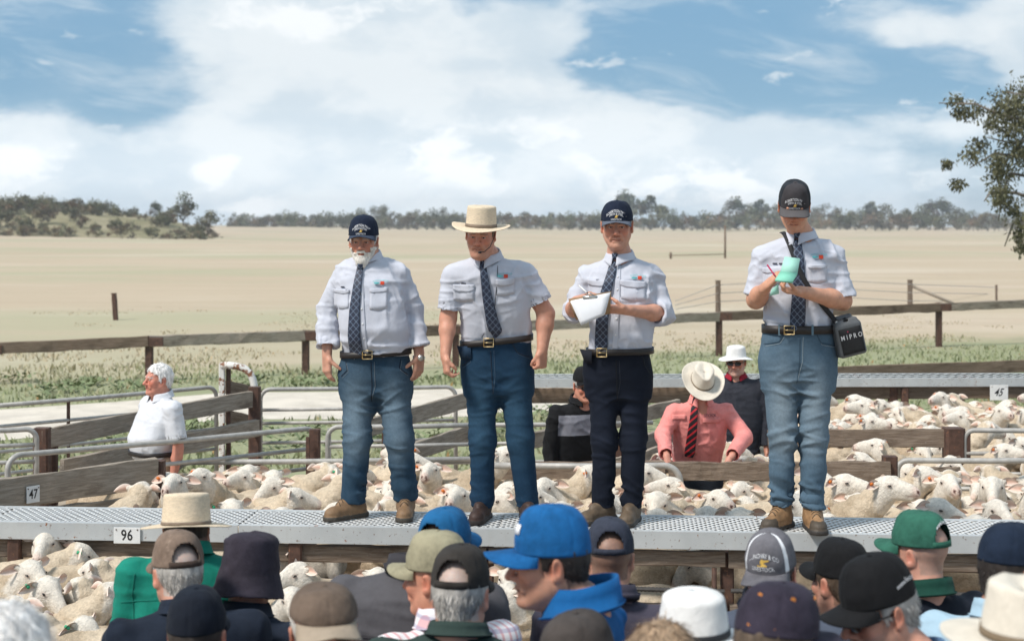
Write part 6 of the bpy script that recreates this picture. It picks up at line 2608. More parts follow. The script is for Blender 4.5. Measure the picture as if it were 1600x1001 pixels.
# ---- fourth man: charcoal trucker cap, pale jeans, notepad, loudspeaker on a strap
root4, s4, L4 = man_frame(1248, 8.86)
t4 = torso_px(L4, s4, [(370, 1228, 1276, .062, .0), (374, 1214, 1291, .078, .0), (383, 1195, 1306, .102, .0), (402, 1190, 1311, .125, -.01), (430, 1191, 1308, .132, -.015), (465, 1193, 1305, .13, -.015), (498, 1195, 1302, .125, -.01), (515, 1195, 1301, .125, -.005)])
sp4 = dict(
    head=dict(c=L4(1241, 323, -.08), R=rot(-9, 22, 2), s=1.02, brow=(.12, .08, .05), hair=('back', (.14, .10, .07)), strands=200),
    neck=L4(1251, 368, -.005), torso=t4, yaw=0.0, skin=(.58, .295, .19), vox=.0042,
    shirt=dict(mat=SHIRT, vox=.0075, fold=.013, seed=21),
    arms=[dict(sh=L4(1193, 403, .0), el=L4(1181, 468, -.02), wr=L4(1198, 447, -.23), hd=(.42, -.35, .48), hn=(.75, .1, -.5), pose='pinch', thumb=1, sleeve=.93, cuff=.075, flare=.010, rs=(.073, .072, .062), ra=(.06, .051, .032)),
          dict(sh=L4(1302, 398, .0), el=L4(1316, 470, -.03), wr=L4(1250, 455, -.29), hd=(-1, -.28, .08), hn=(0, -.2, 1), pose='grip', thumb=-1, sleeve=.95, cuff=.075, flare=.014, rs=(.074, .076, .062), ra=(.06, .053, .033))],
    legs=[leg_px(L4, s4, (1219, 565, .0), (1222, 680, -.02), (1221, 785, .01), (32, 23.5, 19.5), (-.62, -.78), 1.06, hem=.13, laces=True, leather=(.27, .155, .075), toecap=(.075, .058, .042), sole=(.035, .03, .026)),
          leg_px(L4, s4, (1274, 565, .0), (1271, 680, -.02), (1270, 785, -.03), (32, 24, 20.5), (.0, -1), 1.06, hem=.115, laces=True, leather=(.27, .155, .075), toecap=(.075, .058, .042), sole=(.035, .03, .026))],
    trousers=dict(waist=(0, 0, L4(1248, 517)[2]), secs=torso_px(L4, s4, [(508, 1195, 1301, .128, -.01), (530, 1190, 1304, .13, 0), (565, 1188, 1306, .13, .01), (610, 1192, 1304, .11, .02)]), col=(.075, .125, .175), fade=(.225, .285, .33), fold=.015, vox=.008, seed=17))
m4 = build_person('tall man in charcoal trucker cap writing in a mint notepad on the walkway', root4, sp4, 'agents standing on the walkway')
m4['seam'], m4['stitch'] = mat('pale denim seam', (.04, .075, .11), .9), mat('pale denim stitch', (.28, .33, .36), .9)
c4 = make_cap(m4['root'], sp4['head'], CHARCAP, mat('cloth faded charcoal brim', (.085, .078, .08), .85, .12, 9, .25, 500), tilt=3, rim=.020, text=CAPTXT(), brimL=.080, boxy=.50, top=.140, panel_m=MESHCAP, brim_drop=.9)
dog_badge(c4.obj, c4, .25, GOLD_THREAD, .9)
collar(m4['root'], sp4['neck'] + (0, -.004, 0), SHIRT, yaw=-.45, gap=8, r=(.070, .074))
common_front(m4, L4, [(1246, 380), (1248, 440), (1250, 508)], [((1188, 419), (1217, 416), .034, .09), ((1255, 414), (1285, 413), .022, .09)],
             [(1241, 367, .019), (1241, 390, .025), (1241, 430, .034), (1240, 480, .041), (1239, 506, .043), (1239, 521, .005)], (1273, 400, 1.05, 0.0), [(1206, 411, .012), (1214, 411, .009)], None)
add_belt(m4, (np.mean([q[0] for q in t4[-2:]]), t4[-1][1], .5 * (1302 - 1195) / s4 + .002, .128), L4(0, 513)[2], .0, L4(1226, 514)[0], h=.046)
trouser_details(m4, L4, [(1243, 524), (1243, 560), (1240, 595)], [[(1270, 521), (1276, 533), (1300, 538)], [(1218, 521), (1212, 531), (1192, 536)]])
for i in range(2):
    tl = m4['tfront']
    u = L4(1212 if i == 0 else 1262, 512)[0]
    z = L4(0, 513)[2]
    bl = Front(*ring_band((np.mean([q[0] for q in t4[-2:]]), t4[-1][1], .5 * (1302 - 1195) / s4 + .002, .128), z, .046, .008, 64, 0, 2.5, 0))
    p = bl.at(u, z, .003)
    if p is not None:
        obj('belt_loop', MB().box(p, (.006, .003, .030)).mesh('belt_loop'), mat('pale denim', (.12, .19, .24), .9, .15, 40), m4['root'])

npc = L4(1230, 434, -.40)
npd = empty('notepad', root4 + npc, 'mint green notepad folded open in the hands of the tall man', 'notepad')
def quad_sheet(pts, m, nm, par, off, th=.003):
    o = obj(nm, make_mesh(nm, np.array(pts) - off, [(0, 1, 2, 3)]), m, par)
    return solid(o, th)
quad_sheet([L4(1226, 401, -.33), L4(1250, 404, -.33), L4(1246, 428, -.39), L4(1219, 425, -.39)], MINT, 'cover', npd, npc)
quad_sheet([L4(1219, 425, -.39), L4(1246, 428, -.39), L4(1238, 441, -.50), L4(1211, 438, -.50)], MINT2, 'page', npd, npc, .012)
quad_sheet([L4(1206, 452, -.40), L4(1216, 444, -.36), L4(1217, 459, -.36), L4(1203, 462, -.40)], MINT, 'page', npd, npc)
p0, p1 = L4(1211, 431, -.45), L4(1199, 414, -.36)
pn = empty('pen', root4 + p0, 'slim red pen in the hand of the tall man with the mint notepad', 'pen')
obj('barrel', MB().tube([(0, 0, 0), p1 - p0], .0045, 8).mesh('barrel', True), PEN_RED, pn)
obj('tip', MB().tube([(0, 0, 0), -(p1 - p0) * .15], [.004, .001], 8).mesh('tip', True), BLACKP, pn)

# loudspeaker hanging at his hip
sc_ = L4(1324, 529, -.06)
spk = empty('portable_loudspeaker', root4 + sc_, 'black portable loudspeaker hanging on a strap at the tall man\'s hip', 'loudspeaker')
Rs = rot(10, 0, 0) @ np.array(Matrix.Rotation(math.radians(-13), 3, 'Y'))
Fd = Field(np.arange(-.14, .14, .004), np.arange(-.11, .11, .004), np.arange(-.17, .17, .004))
Fd.box((0, 0, 0), (.080, .062, .095), .018, 0, Rs)
Fd.box(Rs @ np.array((0, .0, .098)), (.066, .05, .02), .012, .02, Rs)
Fd.box(Rs @ np.array((0, 0, .125)), (.05, .016, .012), .008, .008, Rs)
Fd.ell(Rs @ np.array((-.005, -.0, .108)), (.026, .06, .010), 0, Rs, sub=True)
V, Q = Fd.mesh()
obj('case', make_mesh('case', V, Q), GREYP, spk)
gm = mat('speaker grille', (.010, .010, .011), .7, .3, 120, .8, 600)
gx, gz = np.linspace(-.066, .066, 9), np.linspace(-.078, .068, 9)
G_ = np.array([[Rs @ np.array((x, -.0635 - .006 * math.cos(x / .066 * 1.5) * math.cos(z / .075 * 1.5), z)) for x in gx] for z in gz])
go = obj('grille', MB().grid(G_).mesh('grille', True), gm, spk)
solid(go, .003)
V, T = text_mesh('M I P R O', .038, off=.0002)
pts = np.array([Rs @ np.array((x * .84, -.0735, z + .018)) for x, z, _ in V])
obj('lettering', make_mesh('lettering', pts, None, T, None, False), mat('grey print', (.55, .55, .56), .5), go)
obj('logo_dot', MB().tube([Rs @ np.array((-.017, -.073, .049)), Rs @ np.array((-.017, -.0745, .049))], .0035, 10).mesh('logo_dot'), PEN_RED, go)
# strap: over the shoulder on the viewer's left, across the chest, to the loudspeaker
fr4 = m4['front']
pts = []
for px, py in ((1227, 372), (1231, 390), (1237, 410), (1246, 432), (1257, 450), (1270, 466), (1284, 482), (1294, 492)):
    u, z = L4(px, py)[[0, 2]]
    p = fr4.at(u, z, .0145)
    if p is not None:
        pts.append(p)
top = pts[0]
pts = [top + (-.012, .115, .035), top + (-.008, .05, .03)] + pts + [L4(1304, 500, -.11), L4(1312, 512, -.09)]
pts = np.array(pts)
t = np.linspace(0, len(pts) - 1, 48)
pts = np.stack([np.interp(t, np.arange(len(pts)), pts[:, i]) for i in range(3)], 1)
kf = np.ones(5) / 5
ps = np.stack([np.convolve(np.pad(pts[:, i], 2, mode='edge'), kf, 'valid') for i in range(3)], 1)
tg = np.gradient(ps, axis=0)
tg /= np.linalg.norm(tg, axis=1)[:, None]
sd = np.cross(tg, np.array((0, -1.0, .2)))
sd /= np.linalg.norm(sd, axis=1)[:, None]
G_ = np.stack([ps - sd * .014, ps, ps + sd * .014], 1) - sc_
solid(obj('strap', MB().grid(G_).mesh('strap', True), mat('strap webbing', (.018, .018, .02), .8, .1, 50, .3, 400), spk), .003)
obj('buckle', MB().tube([L4(1306, 502, -.115) - sc_, L4(1311, 510, -.10) - sc_], .008, 8).mesh('buckle', True), STEEL, spk)
# ------------------------------------------------------------------ sheep
WOOL = mat_vcol('shorn wool', rough=.95, var=.16, scale=55, bump=.9, bscale=95, bdist=.012, spec=.1)
EARM = mat_vcol('sheep ear', rough=.8, var=.08, scale=60, bump=.1, bscale=200, spec=.2)
SHEYE = mat('sheep eye', (.020, .013, .008), .15, .1, 20, spec=.6)
TAG_G = mat('green ear tag', (.03, .33, .16), .5, .05, 20)
TAG_O = mat('orange ear tag', (.62, .16, .02), .5, .05, 20)


def sheep_meshes(seed, yaw=0, pitch=20, neck_up=.30, fat=1.0, low=False, turn_body=0.0, tag=None, ear_droop=0.0, vox=.013):
    """one sheep facing -y; head turned by yaw; returns parts"""
    r = np.random.default_rng(seed)
    Fd = Field(np.arange(-.52, .53, vox), np.arange(-1.15, .66, vox), np.arange(0, 1.25, vox))
    w = .19 * fat
    Fd.ell((0, .06, .50), (w * 1.12, .52, .215), 0)
    Fd.ell((0, -.26, .50), (w * .98, .24, .225), .08)
    Fd.ell((0, .36, .52), (w * 1.08, .22, .205), .08)
    Fd.ell((0, .05, .64), (w * .6, .42, .075), .08)
    a = math.radians(yaw)
    dirn = np.array((math.sin(a), -math.cos(a), 0))
    half = np.array((math.sin(a * .5), -math.cos(a * .5), 0))
    n0 = np.array((0, -.36, .58))
    poll = n0 + half * .27 + np.array((0, 0, neck_up))
    Fd.cone(n0 + (0, .10, -.03), n0 + half * .12 + (0, 0, neck_up * .4), .165 * fat, .125, .08)
    Fd.cone(n0 + half * .10 + (0, 0, neck_up * .35), poll + (0, 0, -.045), .115, .080, .05)
    # head in its own frame
    R = rot(yaw, pitch)
    HK = .86
    H = lambda p: poll + R @ (np.array(p) * HK)

    def he(c, r, k=0.0, R=None, sub=False):
        Fd.ell(c, tuple(q * HK for q in r), k * HK, R, sub)

    def hcn(a, b, ra, rb, k=0.0, n=None, q=1.0, sub=False):
        Fd.cone(a, b, ra * HK, rb * HK, k * HK, sub, n, q)
    he(H((0, -.02, .0)), (.070, .085, .075), .03, R)
    hcn(H((0, -.05, -.012)), H((0, -.225, -.045)), .066, .038, .02, n=R[:, 0], q=1.18)
    he(H((0, -.225, -.047)), (.036, .032, .036), .02, R)
    hcn(H((0, -.03, -.055)), H((0, -.205, -.078)), .038, .022, .02)
    hcn(H((0, -.06, .040)), H((0, -.19, -.004)), .030, .024, .03)
    for s in (-1, 1):
        he(H((s * .053, -.068, .016)), (.018, .024, .015), .012, R)
        hcn(H((s * .06, .01, .025)), H((s * .085, .014, .028)), .022, .020, .01)
    # mouth and nostrils
    for s in (-1, 1):
        hcn(H((s * .043, -.165, -.064)), H((s * .016, -.252, -.060)), .004, .004, .006, sub=True)
        he(H((s * .017, -.256, -.038)), (.007, .008, .006), .004, R, sub=True)
    for sx in (-1, 1):
        for (y, kn, yy) in ((-.27, -.29, -.28), (.38, .43, .40)):
            Fd.cone((sx * .11, y, .40), (sx * .115, kn, .26), .075, .036, .05)
            Fd.cone((sx * .115, kn, .26), (sx * .115, yy, .05), .030, .022, .01)
            Fd.cone((sx * .115, yy, .05), (sx * .115, yy - .02, .025), .028, .030, .01)
    Fd.cone((0, .54, .56), (0, .60, .44), .035, .022, .03)
    V, Q = Fd.mesh()
    V = relax(V, Q, 1, .4)
    N = vnormals(V, Q)
    L = (V - poll) @ R / HK
    head = (L[:, 1] < .035) & (np.linalg.norm(V - poll, axis=1) < .36) & (np.linalg.norm(L * (1, .6, 1), axis=1) < .19)
    woolly = 1.0 - np.clip((.055 - L[:, 1] + .03 * (vnoise(V * 30, 5) - .5)) / .04, 0, 1) * head
    leg = V[:, 2] < .30
    amp = woolly * (~leg)
    V = V + N * (amp * (.020 * (fbm(V * 9, seed, 2) - .5) + .012 * (fbm(V * 34, seed + 2, 2) - .5)))[:, None]
    # neck wrinkles
    nk = np.exp(-((np.linalg.norm(V - (n0 + half * .12 + (0, 0, neck_up * .4)), axis=1)) / .16) ** 2)
    V = V + N * (nk * amp * .010 * np.sin(V[:, 2] * 75 + 30 * (V @ half)))[:, None]
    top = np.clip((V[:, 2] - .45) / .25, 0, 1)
    c_side, c_top = np.array((.42, .305, .20)), np.array((.575, .475, .355))  # top-lit cream of the back painted in over the tan of shorn sides
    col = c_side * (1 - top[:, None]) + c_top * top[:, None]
    col = col * (.80 + .4 * fbm(V * 7, seed + 1, 3))[:, None]
    dirt = np.clip((fbm(V * 6 + 9, seed + 4, 2) - .50) / .14, 0, 1) * amp * 1.3
    col = col * (1 - .35 * dirt[:, None]) + np.array((.30, .22, .14)) * .35 * dirt[:, None]
    face = np.array((.74, .68, .595)) * (.93 + .12 * fbm(V * 22, seed + 6, 2))[:, None]
    wf = woolly[:, None]
    col = col * wf + face * (1 - wf)
    mz = np.clip((-.205 - L[:, 1]) / .03, 0, 1) * (1 - woolly)
    col = col * (1 - .55 * mz[:, None]) + np.array((.60, .40, .33)) * .55 * mz[:, None]
    for s in (-1, 1):
        q = np.linalg.norm(L - np.array((s * .017, -.254, -.038)), axis=1)
        col[q < .011] = (.12, .06, .05)
        m_ = np.exp(-((np.abs(L[:, 2] + .062) / .006) ** 2)) * (L[:, 1] < -.165) * (np.abs(L[:, 0]) > .012) * (np.linalg.norm(L, axis=1) < .30)
        col = col * (1 - .5 * m_[:, None]) + np.array((.22, .11, .09)) * .5 * m_[:, None]
        # dark tan skin round the eye
        q = np.exp(-(np.linalg.norm((L - np.array((s * .064, -.078, .012))) / np.array((1, 1.3, .8)), axis=1) / .020) ** 2)
        col = col * (1 - .5 * q[:, None]) + np.array((.34, .20, .15)) * .5 * q[:, None]
    col[leg] = np.array((.50, .43, .35)) * (.85 + .3 * fbm(V[leg] * 20, 8))[:, None]
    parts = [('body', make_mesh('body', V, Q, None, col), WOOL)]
    for s in (-1, 1):
        eb = MB()
        c = H((s * .0635, -.075, .013))
        th, ph = np.meshgrid(np.linspace(0, 2 * math.pi, 9)[:-1], np.linspace(0, math.pi / 2, 4), indexing='ij')
        o = np.stack([s * np.cos(ph) * .011, np.sin(ph) * np.cos(th) * .0145, np.sin(ph) * np.sin(th) * .0068], -1)
        eb.grid(c + o * HK @ R.T, True)
        parts.append(('eye', eb.mesh('eye', True), SHEYE))
        # ear: leaf shape with a hollow inside
        Lr = .112
        up = .10 - ear_droop + r.normal(0, .12)
        ed = np.array((s * .93, .30 + r.normal(0, .12), up))
        ed /= np.linalg.norm(ed)
        ea = np.cross(ed, np.array((0, -1.0, .25)))
        ea /= np.linalg.norm(ea)
        ef = np.cross(ea, ed) * (1)
        if ef[1] > 0:
            ef = -ef
        rows, cols = [], []
        for t in np.linspace(0, 1, 9):
            wd = .030 * math.sin(math.pi * min(1, t * .86 + .14)) ** .75 + .002
            row = []
            for f in np.linspace(-1, 1, 7):
                cup = .018 * (f * f) * (1 - .4 * t)
                p = np.array((s * .070, .012, .026)) + ed * Lr * t + ea * wd * f + ef * cup * 1.0 - np.array((0, 0, .03)) * t * t
                row.append(H(p))
                inner = max(0, 1 - abs(f) * 1.0) * (1 - t * .5)
                cols.append(np.array((.72, .62, .54)) * (1 - .75 * inner) + np.array((.50, .19, .10)) * .75 * inner)
            rows.append(row)
        em = MB().grid(np.array(rows)).mesh('ear', True, None, np.array(cols))
        parts.append(('ear', em, EARM))
        if tag is not None and s == tag[0]:
            p = np.array((s * .070, .012, .026)) + ed * Lr * .5 + ef * .006
            b = MB().tube([H(p - ef * .02), H(p + ef * .012)], .009, 8)
            parts.append(('ear_tag', b.mesh('ear_tag', True), tag[1]))
    return parts


VAR = []
for i, a in enumerate((dict(yaw=-28, pitch=18, neck_up=.27), dict(yaw=40, pitch=28, neck_up=.22, tag=(-1, TAG_G)), dict(yaw=5, pitch=12, neck_up=.33), dict(yaw=-62, pitch=22, neck_up=.25, fat=1.1),
                       dict(yaw=62, pitch=8, neck_up=.30), dict(yaw=18, pitch=42, neck_up=.14, fat=1.08), dict(yaw=-12, pitch=-6, neck_up=.34, tag=(-1, TAG_O)), dict(yaw=-85, pitch=24, neck_up=.20))):
    VAR.append(sheep_meshes(100 + i, ear_droop=(.0, .15, .05, .2, .0, .25, .1, .1)[i], **a))
NSHEEP = [0]


def put_sheep(label, x, y, face, v, sc=1.0, z=0.0, group=None):
    """face: direction in degrees, 0 = towards the camera, positive = towards the viewer's right"""
    root = empty('sheep', (x, y, z), label, 'sheep', group, math.radians(face))
    root.scale = (sc, sc, sc)
    for nm, me, m in VAR[v]:
        o = obj(nm, me, m, root)
    NSHEEP[0] += 1
    return root


# -- left front pen: sheep one can pick out one by one; (px, py of the top of the head, Y of the head, direction, variant, scale, label)
def sheep_head_at(px, py, Yh, face, v, sc, label, group=None):
    """stand a sheep so that its poll is seen at this point"""
    arg = dict(enumerate(((-28, .27), (40, .22), (5, .33), (-62, .25), (62, .30), (18, .14), (-12, .34), (-85, .20))))[v]
    a = math.radians(arg[0]) * .5
    loc = np.array((math.sin(a) * .27, -.36 - math.cos(a) * .27)) * sc
    c, s = math.cos(math.radians(face)), math.sin(math.radians(face))
    off = np.array((c * loc[0] - s * loc[1], s * loc[0] + c * loc[1]))
    zt = (.58 + arg[1] + .075) * sc
    p = P(px, py, Yh)
    return put_sheep(label, p[0] - off[0], Yh - off[1], face, v, sc * 1.0, float(np.clip(p[2] - zt, -.22, .25)) if True else 0, group)


FR = [
    (72, 826, 9.05, -60, 4, 1.02, 'sheep with raised white face peering right under the walkway left of the 96 plate'),
    (118, 842, 8.95, 78, 1, 1.0, 'sheep seen from behind with pale ears out, next to the 96 plate'),
    (45, 868, 8.65, 80, 0, 1.06, 'broad white sheep facing right at the left edge, below the peering one'),
    (155, 868, 8.75, -80, 0, 1.0, 'sheep facing left just below the 96 plate'),
    (72, 893, 8.45, 10, 1, 1.04, 'lamb with white face looking down left, third row at the left edge'),
    (128, 896, 8.55, -55, 3, 1.0, 'sheep with a pink ear showing and lowered head, left of the man in green'),
    (165, 905, 8.35, 60, 4, .98, 'sheep half hidden by the green shirt at its left sleeve'),
    (20, 925, 8.25, -95, 7, 1.08, 'sheep showing its broad shorn back at the bottom left'),
    (70, 952, 8.05, -20, 3, 1.02, 'sheep with drooping ear at the bottom left corner of the flock'),
    (128, 955, 8.05, 25, 1, 1.0, 'sheep turned right at the bottom, next to the green shirt'),
    (10, 890, 8.9, -120, 5, 1.0, 'sheep cut by the left edge, beside the broad white one'),
    (205, 868, 8.9, 95, 5, .98, 'sheep behind the straw hat under the walkway'),
    (445, 842, 9.1, 100, 5, 1.05, 'big tan sheep standing sideways under the walkway right of the bucket hat'),
    (520, 846, 9.3, 96, 7, 1.08, 'tan sheep behind the grey jacket, under the walkway timber'),
    (470, 872, 8.5, -60, 2, 1.0, 'sheep with domed shorn back right of the bucket hat'),
    (455, 910, 8.2, 45, 0, .95, 'lamb with small white face above the brown cap'),
    (410, 880, 8.6, -75, 1, 1.0, 'sheep hidden mostly by the bucket hat'),
    (590, 880, 8.7, 70, 3, 1.0, 'sheep behind the grey jacket'),
    (795, 905, 8.3, -35, 0, 1.02, 'sheep with its white face between the green jumper and the blue cap'),
    (800, 880, 8.6, -70, 4, 1.02, 'sheep nosing left behind the blue capped man'),
    (1020, 850, 9.5, 88, 2, 1.05, 'sheep standing sideways beneath the walkway right of the navy cap'),
    (1088, 852, 9.45, -100, 5, 1.05, 'broad sheep rump beneath the walkway above the white hat'),
    (1170, 852, 9.6, 95, 7, 1.04, 'sheep in the gap behind the grey piped cap'),
    (1265, 852, 9.55, -90, 2, 1.04, 'sheep in the gap left of the green cap'),
    (1500, 858, 9.5, 90, 5, 1.04, 'sheep beneath the walkway right of the green cap'),
]
for f in FR:
    sheep_head_at(*f)


def fill_pen(quad, n, seed, label_of, dirs, group, rows, scale=(.94, 1.06), dmin=.40, clear=()):
    """pack a pen: quad of ground corners near-left, near-right, far-right, far-left"""
    r = random.Random(seed)
    q = [np.array(p, float) for p in quad]
    pts = []
    tries = 0
    while len(pts) < n and tries < 20000:
        tries += 1
        u, v = r.random(), r.random()
        p = (q[0] * (1 - u) + q[1] * u) * (1 - v) + (q[3] * (1 - u) + q[2] * u) * v
        if any(np.hypot(*(p - c[:2])) < c[2] for c in clear):
            continue
        if any(np.hypot(p[0] - o[0], (p[1] - o[1]) * .9) < dmin for o, _, _ in pts):
            continue
        pts.append((p, u, v))
    pts.sort(key=lambda t: (int(t[2] * rows), t[1]))
    cnt = {}
    for p, u, v in pts:
        rw = int(v * rows)
        cnt[rw] = cnt.get(rw, 0) + 1
        d = r.choice(dirs) + r.gauss(0, 24)
        var = r.randrange(len(VAR))
        # stand so that the head, not the rump, is at the picked point
        a = math.radians(d)
        put_sheep(label_of(rw, cnt[rw], rows), p[0] - math.sin(a) * .55, p[1] + math.cos(a) * .55, d, var, scale[0] + (scale[1] - scale[0]) * r.random(), r.uniform(-.03, .05), group)


ORD = ['first', 'second', 'third', 'fourth', 'fifth', 'sixth', 'seventh', 'eighth', 'ninth', 'tenth', 'eleventh', 'twelfth', 'thirteenth', 'fourteenth', 'fifteenth', 'sixteenth', 'seventeenth', 'eighteenth', 'nineteenth', 'twentieth']
ROWN = [['near row', 'far row'], ['near row', 'middle row', 'far row'], ['nearest row', 'second row', 'third row', 'farthest row']]


def lab(where):
    def f(rw, k, rows):
        o = ORD[k - 1] if k <= 20 else 'number %d' % k
        nm = ROWN[rows - 2][rw] if rows > 1 else 'row'
        return '%s sheep from the left, %s, %s' % (o, nm, where)
    return f


XY = lambda px, Y: np.array(((px - CX) / F * Y, Y))
# behind the walkway on the left, up to the legs of the straw hatted man
fill_pen((XY(150, 9.75), XY(760, 9.65), XY(770, 12.0), XY(330, 12.1)), 62, 3, lab('pen behind the left of the walkway'), (-80, 80, -60, 70, 20, -20), 'sheep behind the left of the walkway', 3, dmin=.30, scale=(1.0, 1.12))
# centre and right
fill_pen((XY(775, 9.65), XY(1620, 9.35), XY(1620, 11.0), XY(780, 11.2)), 88, 4, lab('pen behind the right of the walkway'), (-80, -60, 75, 60, 15, -20, -40), 'sheep behind the right of the walkway', 4, dmin=.24, scale=(1.0, 1.13))
# middle pen
fill_pen((XY(1180, 11.9), XY(1640, 11.6), XY(1640, 12.7), XY(1180, 12.9)), 16, 5, lab('middle pen at the right'), (-90, 90, 80, -80), 'sheep in the middle right pen', 2, dmin=.36)
fill_pen((XY(1000, 12.2), XY(1180, 12.1), XY(1180, 12.8), XY(1000, 12.9)), 4, 8, lab('pen behind the man in pink'), (-90, 90), 'sheep behind the man in pink', 2, dmin=.4)
# far pen
fill_pen((XY(1200, 13.9), XY(1640, 13.5), XY(1640, 16.8), XY(1190, 16.8)), 84, 6, lab('far right pen below the far walkway'), (-85, 85, 60, -60, 10, -20), 'sheep in the far right pen', 4, dmin=.29)
# ------------------------------------------------------------------ people in the yards
def std_person(label, px, py_top, Y, yaw=180, body_yaw=None, top=.155, pitch=0, roll=0, shirt=None, bw=1.0, hs=1.0, hair=None, hair_len=.014, strands=700, lean=0.0, skin=(.50, .25, .17), zones=None, mats=None,
               collar_m=None, collar_kw=None, arms_pose='front', sleeve=1.85, fold=.009, trousers_col=(.02, .025, .035), stubble=None, brow=(.16, .11, .08), group=None, vox=.0045, brd=None, crop=None, torso_scale=1.0, ground=0.0, belly=0.0, shoulder_drop=0.0, wide=1.0, eyes_=None, shirt_vox=.011, hand_pose='relax', neckw=1.0, nk_shift=0.0, arms_px=None, neck_up=.03):
    zt = P(px, py_top, Y)[2]
    hc_w = P(px, py_top, Y)
    hc = np.array((0, 0, zt - top * hs - ground))
    root = np.array((hc_w[0], Y, ground))
    by = yaw if body_yaw is None else body_yaw
    a = math.radians(by)
    fw = np.array((math.sin(a), -math.cos(a), 0))          # the way the chest faces
    rt_ = np.array((math.cos(a), math.sin(a), 0))
    zn = hc[2] - .165 * hs + neck_up
    nk = np.array((nk_shift, 0, zn)) - fw * (.035 + lean * .06)
    hip_off = -fw * lean * .35
    tz = lambda d: -fw * 0 + hip_off * np.clip(d / .55, 0, 1)
    S = []
    for d, w_, b_, f in ((-.004, .066, .062, -.02), (.03, .105, .078, -.025), (.065, .165, .095, -.02), (.13, .198, .112, -.01), (.26, .202, .122 + belly * .3, .0), (.42, .190, .122 + belly, .01 + belly * .4), (.55, .180, .122 + belly * .8, .0), (.66, .180, .12, .0)):
        c = nk + fw * (f + .02) + tz(d)
        S.append((c[0], c[1], zn - d * torso_scale, w_ * bw, b_ * (.6 + .4 * bw)))
    if brd:
        S = brd(S)
    arms = []
    for s in (-1, 1):
        sh = nk + rt_ * s * .190 * bw + np.array((0, 0, -.085 - shoulder_drop)) + tz(.1)
        if arms_pose == 'front':
            el = sh + rt_ * s * .045 + np.array((0, 0, -.29)) + fw * .03
            wr = el + fw * .20 - rt_ * s * .06 + np.array((0, 0, -.06))
            hd, hn = fw * 1.0 + np.array((0, 0, -.4)), np.array((0, 0, -1.0)) + fw * -.3
            th = s
        else:
            el = sh + rt_ * s * .05 + np.array((0, 0, -.29)) - fw * .02
            wr = el + fw * .05 + np.array((0, 0, -.25))
            hd, hn = np.array((0, 0, -1.0)) + fw * .15, -rt_ * s
            th = -s
        if arms_px is not None:
            e_, w_, hd, hn, th = arms_px[0 if s * math.cos(a) < 0 else 1]
            el, wr = P(*e_) - root, P(*w_) - root
        arms.append(dict(sh=sh, el=el, wr=wr, hd=hd, hn=hn, pose=hand_pose, thumb=th, sleeve=sleeve, rs=(.076, .066, .054) if sleeve > 1 else (.078, .082, .05), hide=True, cuff=.03 if sleeve > 1 else None, flare=.002))
    zc = zn - .66 * torso_scale
    cb = nk + tz(.66)
    legs = []
    for s in (-1, 1):
        hip = cb + rt_ * s * .088 + np.array((0, 0, zc - zn - .02))
        kn = np.array((hip[0], hip[1], .50)) + fw * .02
        an = np.array((hip[0], hip[1], .095)) + rt_ * s * .02
        legs.append(dict(hip=hip, knee=kn, ankle=an, r=[.095, .078, .068], toe=fw + rt_ * s * .2, hem=.06, vox=.02, noboot=False))
    ts = [(cb[0], cb[1], zc + .05, .185 * bw, .13), (cb[0], cb[1], zc - .05, .185 * bw, .13), (cb[0], cb[1], zc - .16, .18, .11)]
    h = dict(c=hc, R=rot(yaw, pitch, roll), s=hs, brow=brow, wide=wide)
    if hair:
        h['hair'] = hair
        h['strands'] = strands
        h['hair_len'] = hair_len
    if stubble is not None:
        h['stubble'] = stubble
    if crop is None and hair and hair[0] in ('back', 'short'):
        crop = hair[1]
    if crop is not None:
        h['crop'] = crop
    sp = dict(head=h, neck=nk, torso=S, yaw=a, skin=skin, vox=vox, coarse=.03, arms=arms, legs=legs, neckw=neckw, eyes=(abs(((yaw + 180) % 360) - 180) < 120) if eyes_ is None else eyes_,
              shirt=dict(mat=shirt, vox=shirt_vox, fold=fold, seed=len(label), name='jacket' if zones else 'shirt'),
              trousers=dict(waist=(0, 0, zc + .05), secs=ts, col=trousers_col, fade=tuple(c * 1.3 for c in trousers_col), vox=.022, hem=.06, fold=.006))
    if zones:
        sp['shirt']['zones'] = lambda cen: zones(cen, nk, fw, rt_)
        sp['shirt']['mats'] = mats
    for l in legs:
        l['vox'] = .016
    o = build_person(label, root, sp, group)
    if collar_m is not None:
        kw = dict(r=(.074, .078), gap=22, stand=.034, leaf=.045, point=.02)
        kw.update(collar_kw or {})
        collar(o['root'], nk + np.array((0, 0, kw.pop('dz', .0))), collar_m, yaw=a, **kw)
    o['fw'], o['rt'] = fw, rt_
    return o


NAVY = cloth('navy fabric', (.014, .020, .034), var=.15)
DNAVY = cloth('dark navy fabric', (.009, .012, .020), var=.15)
BLACK = cloth('black fabric', (.010, .010, .011), var=.2)
CHAR = cloth('charcoal softshell', (.085, .082, .090), var=.10)
CHAR2 = cloth('dark charcoal panel', (.045, .043, .049), var=.1)
PURPL = cloth('grey purple softshell', (.060, .055, .078), var=.10)
TEALG = cloth('teal green shirt', (.010, .200, .145), var=.10)
ROYAL = cloth('royal blue fleece', (.008, .095, .275), var=.1, bump=.5)
ROYALC = cloth('bright blue cap', (.010, .100, .275), var=.26)
BLUEC = cloth('mid blue cap', (.012, .095, .225), var=.26)
KHAKI = cloth('khaki cap', (.270, .245, .165), var=.26)
TAUPE = cloth('taupe cap', (.175, .125, .095), var=.26, col2=(.30, .22, .17))
TAUPE2 = cloth('dark taupe', (.060, .042, .034), var=.15)
BROWNC = cloth('brown cap', (.125, .090, .068), var=.26)
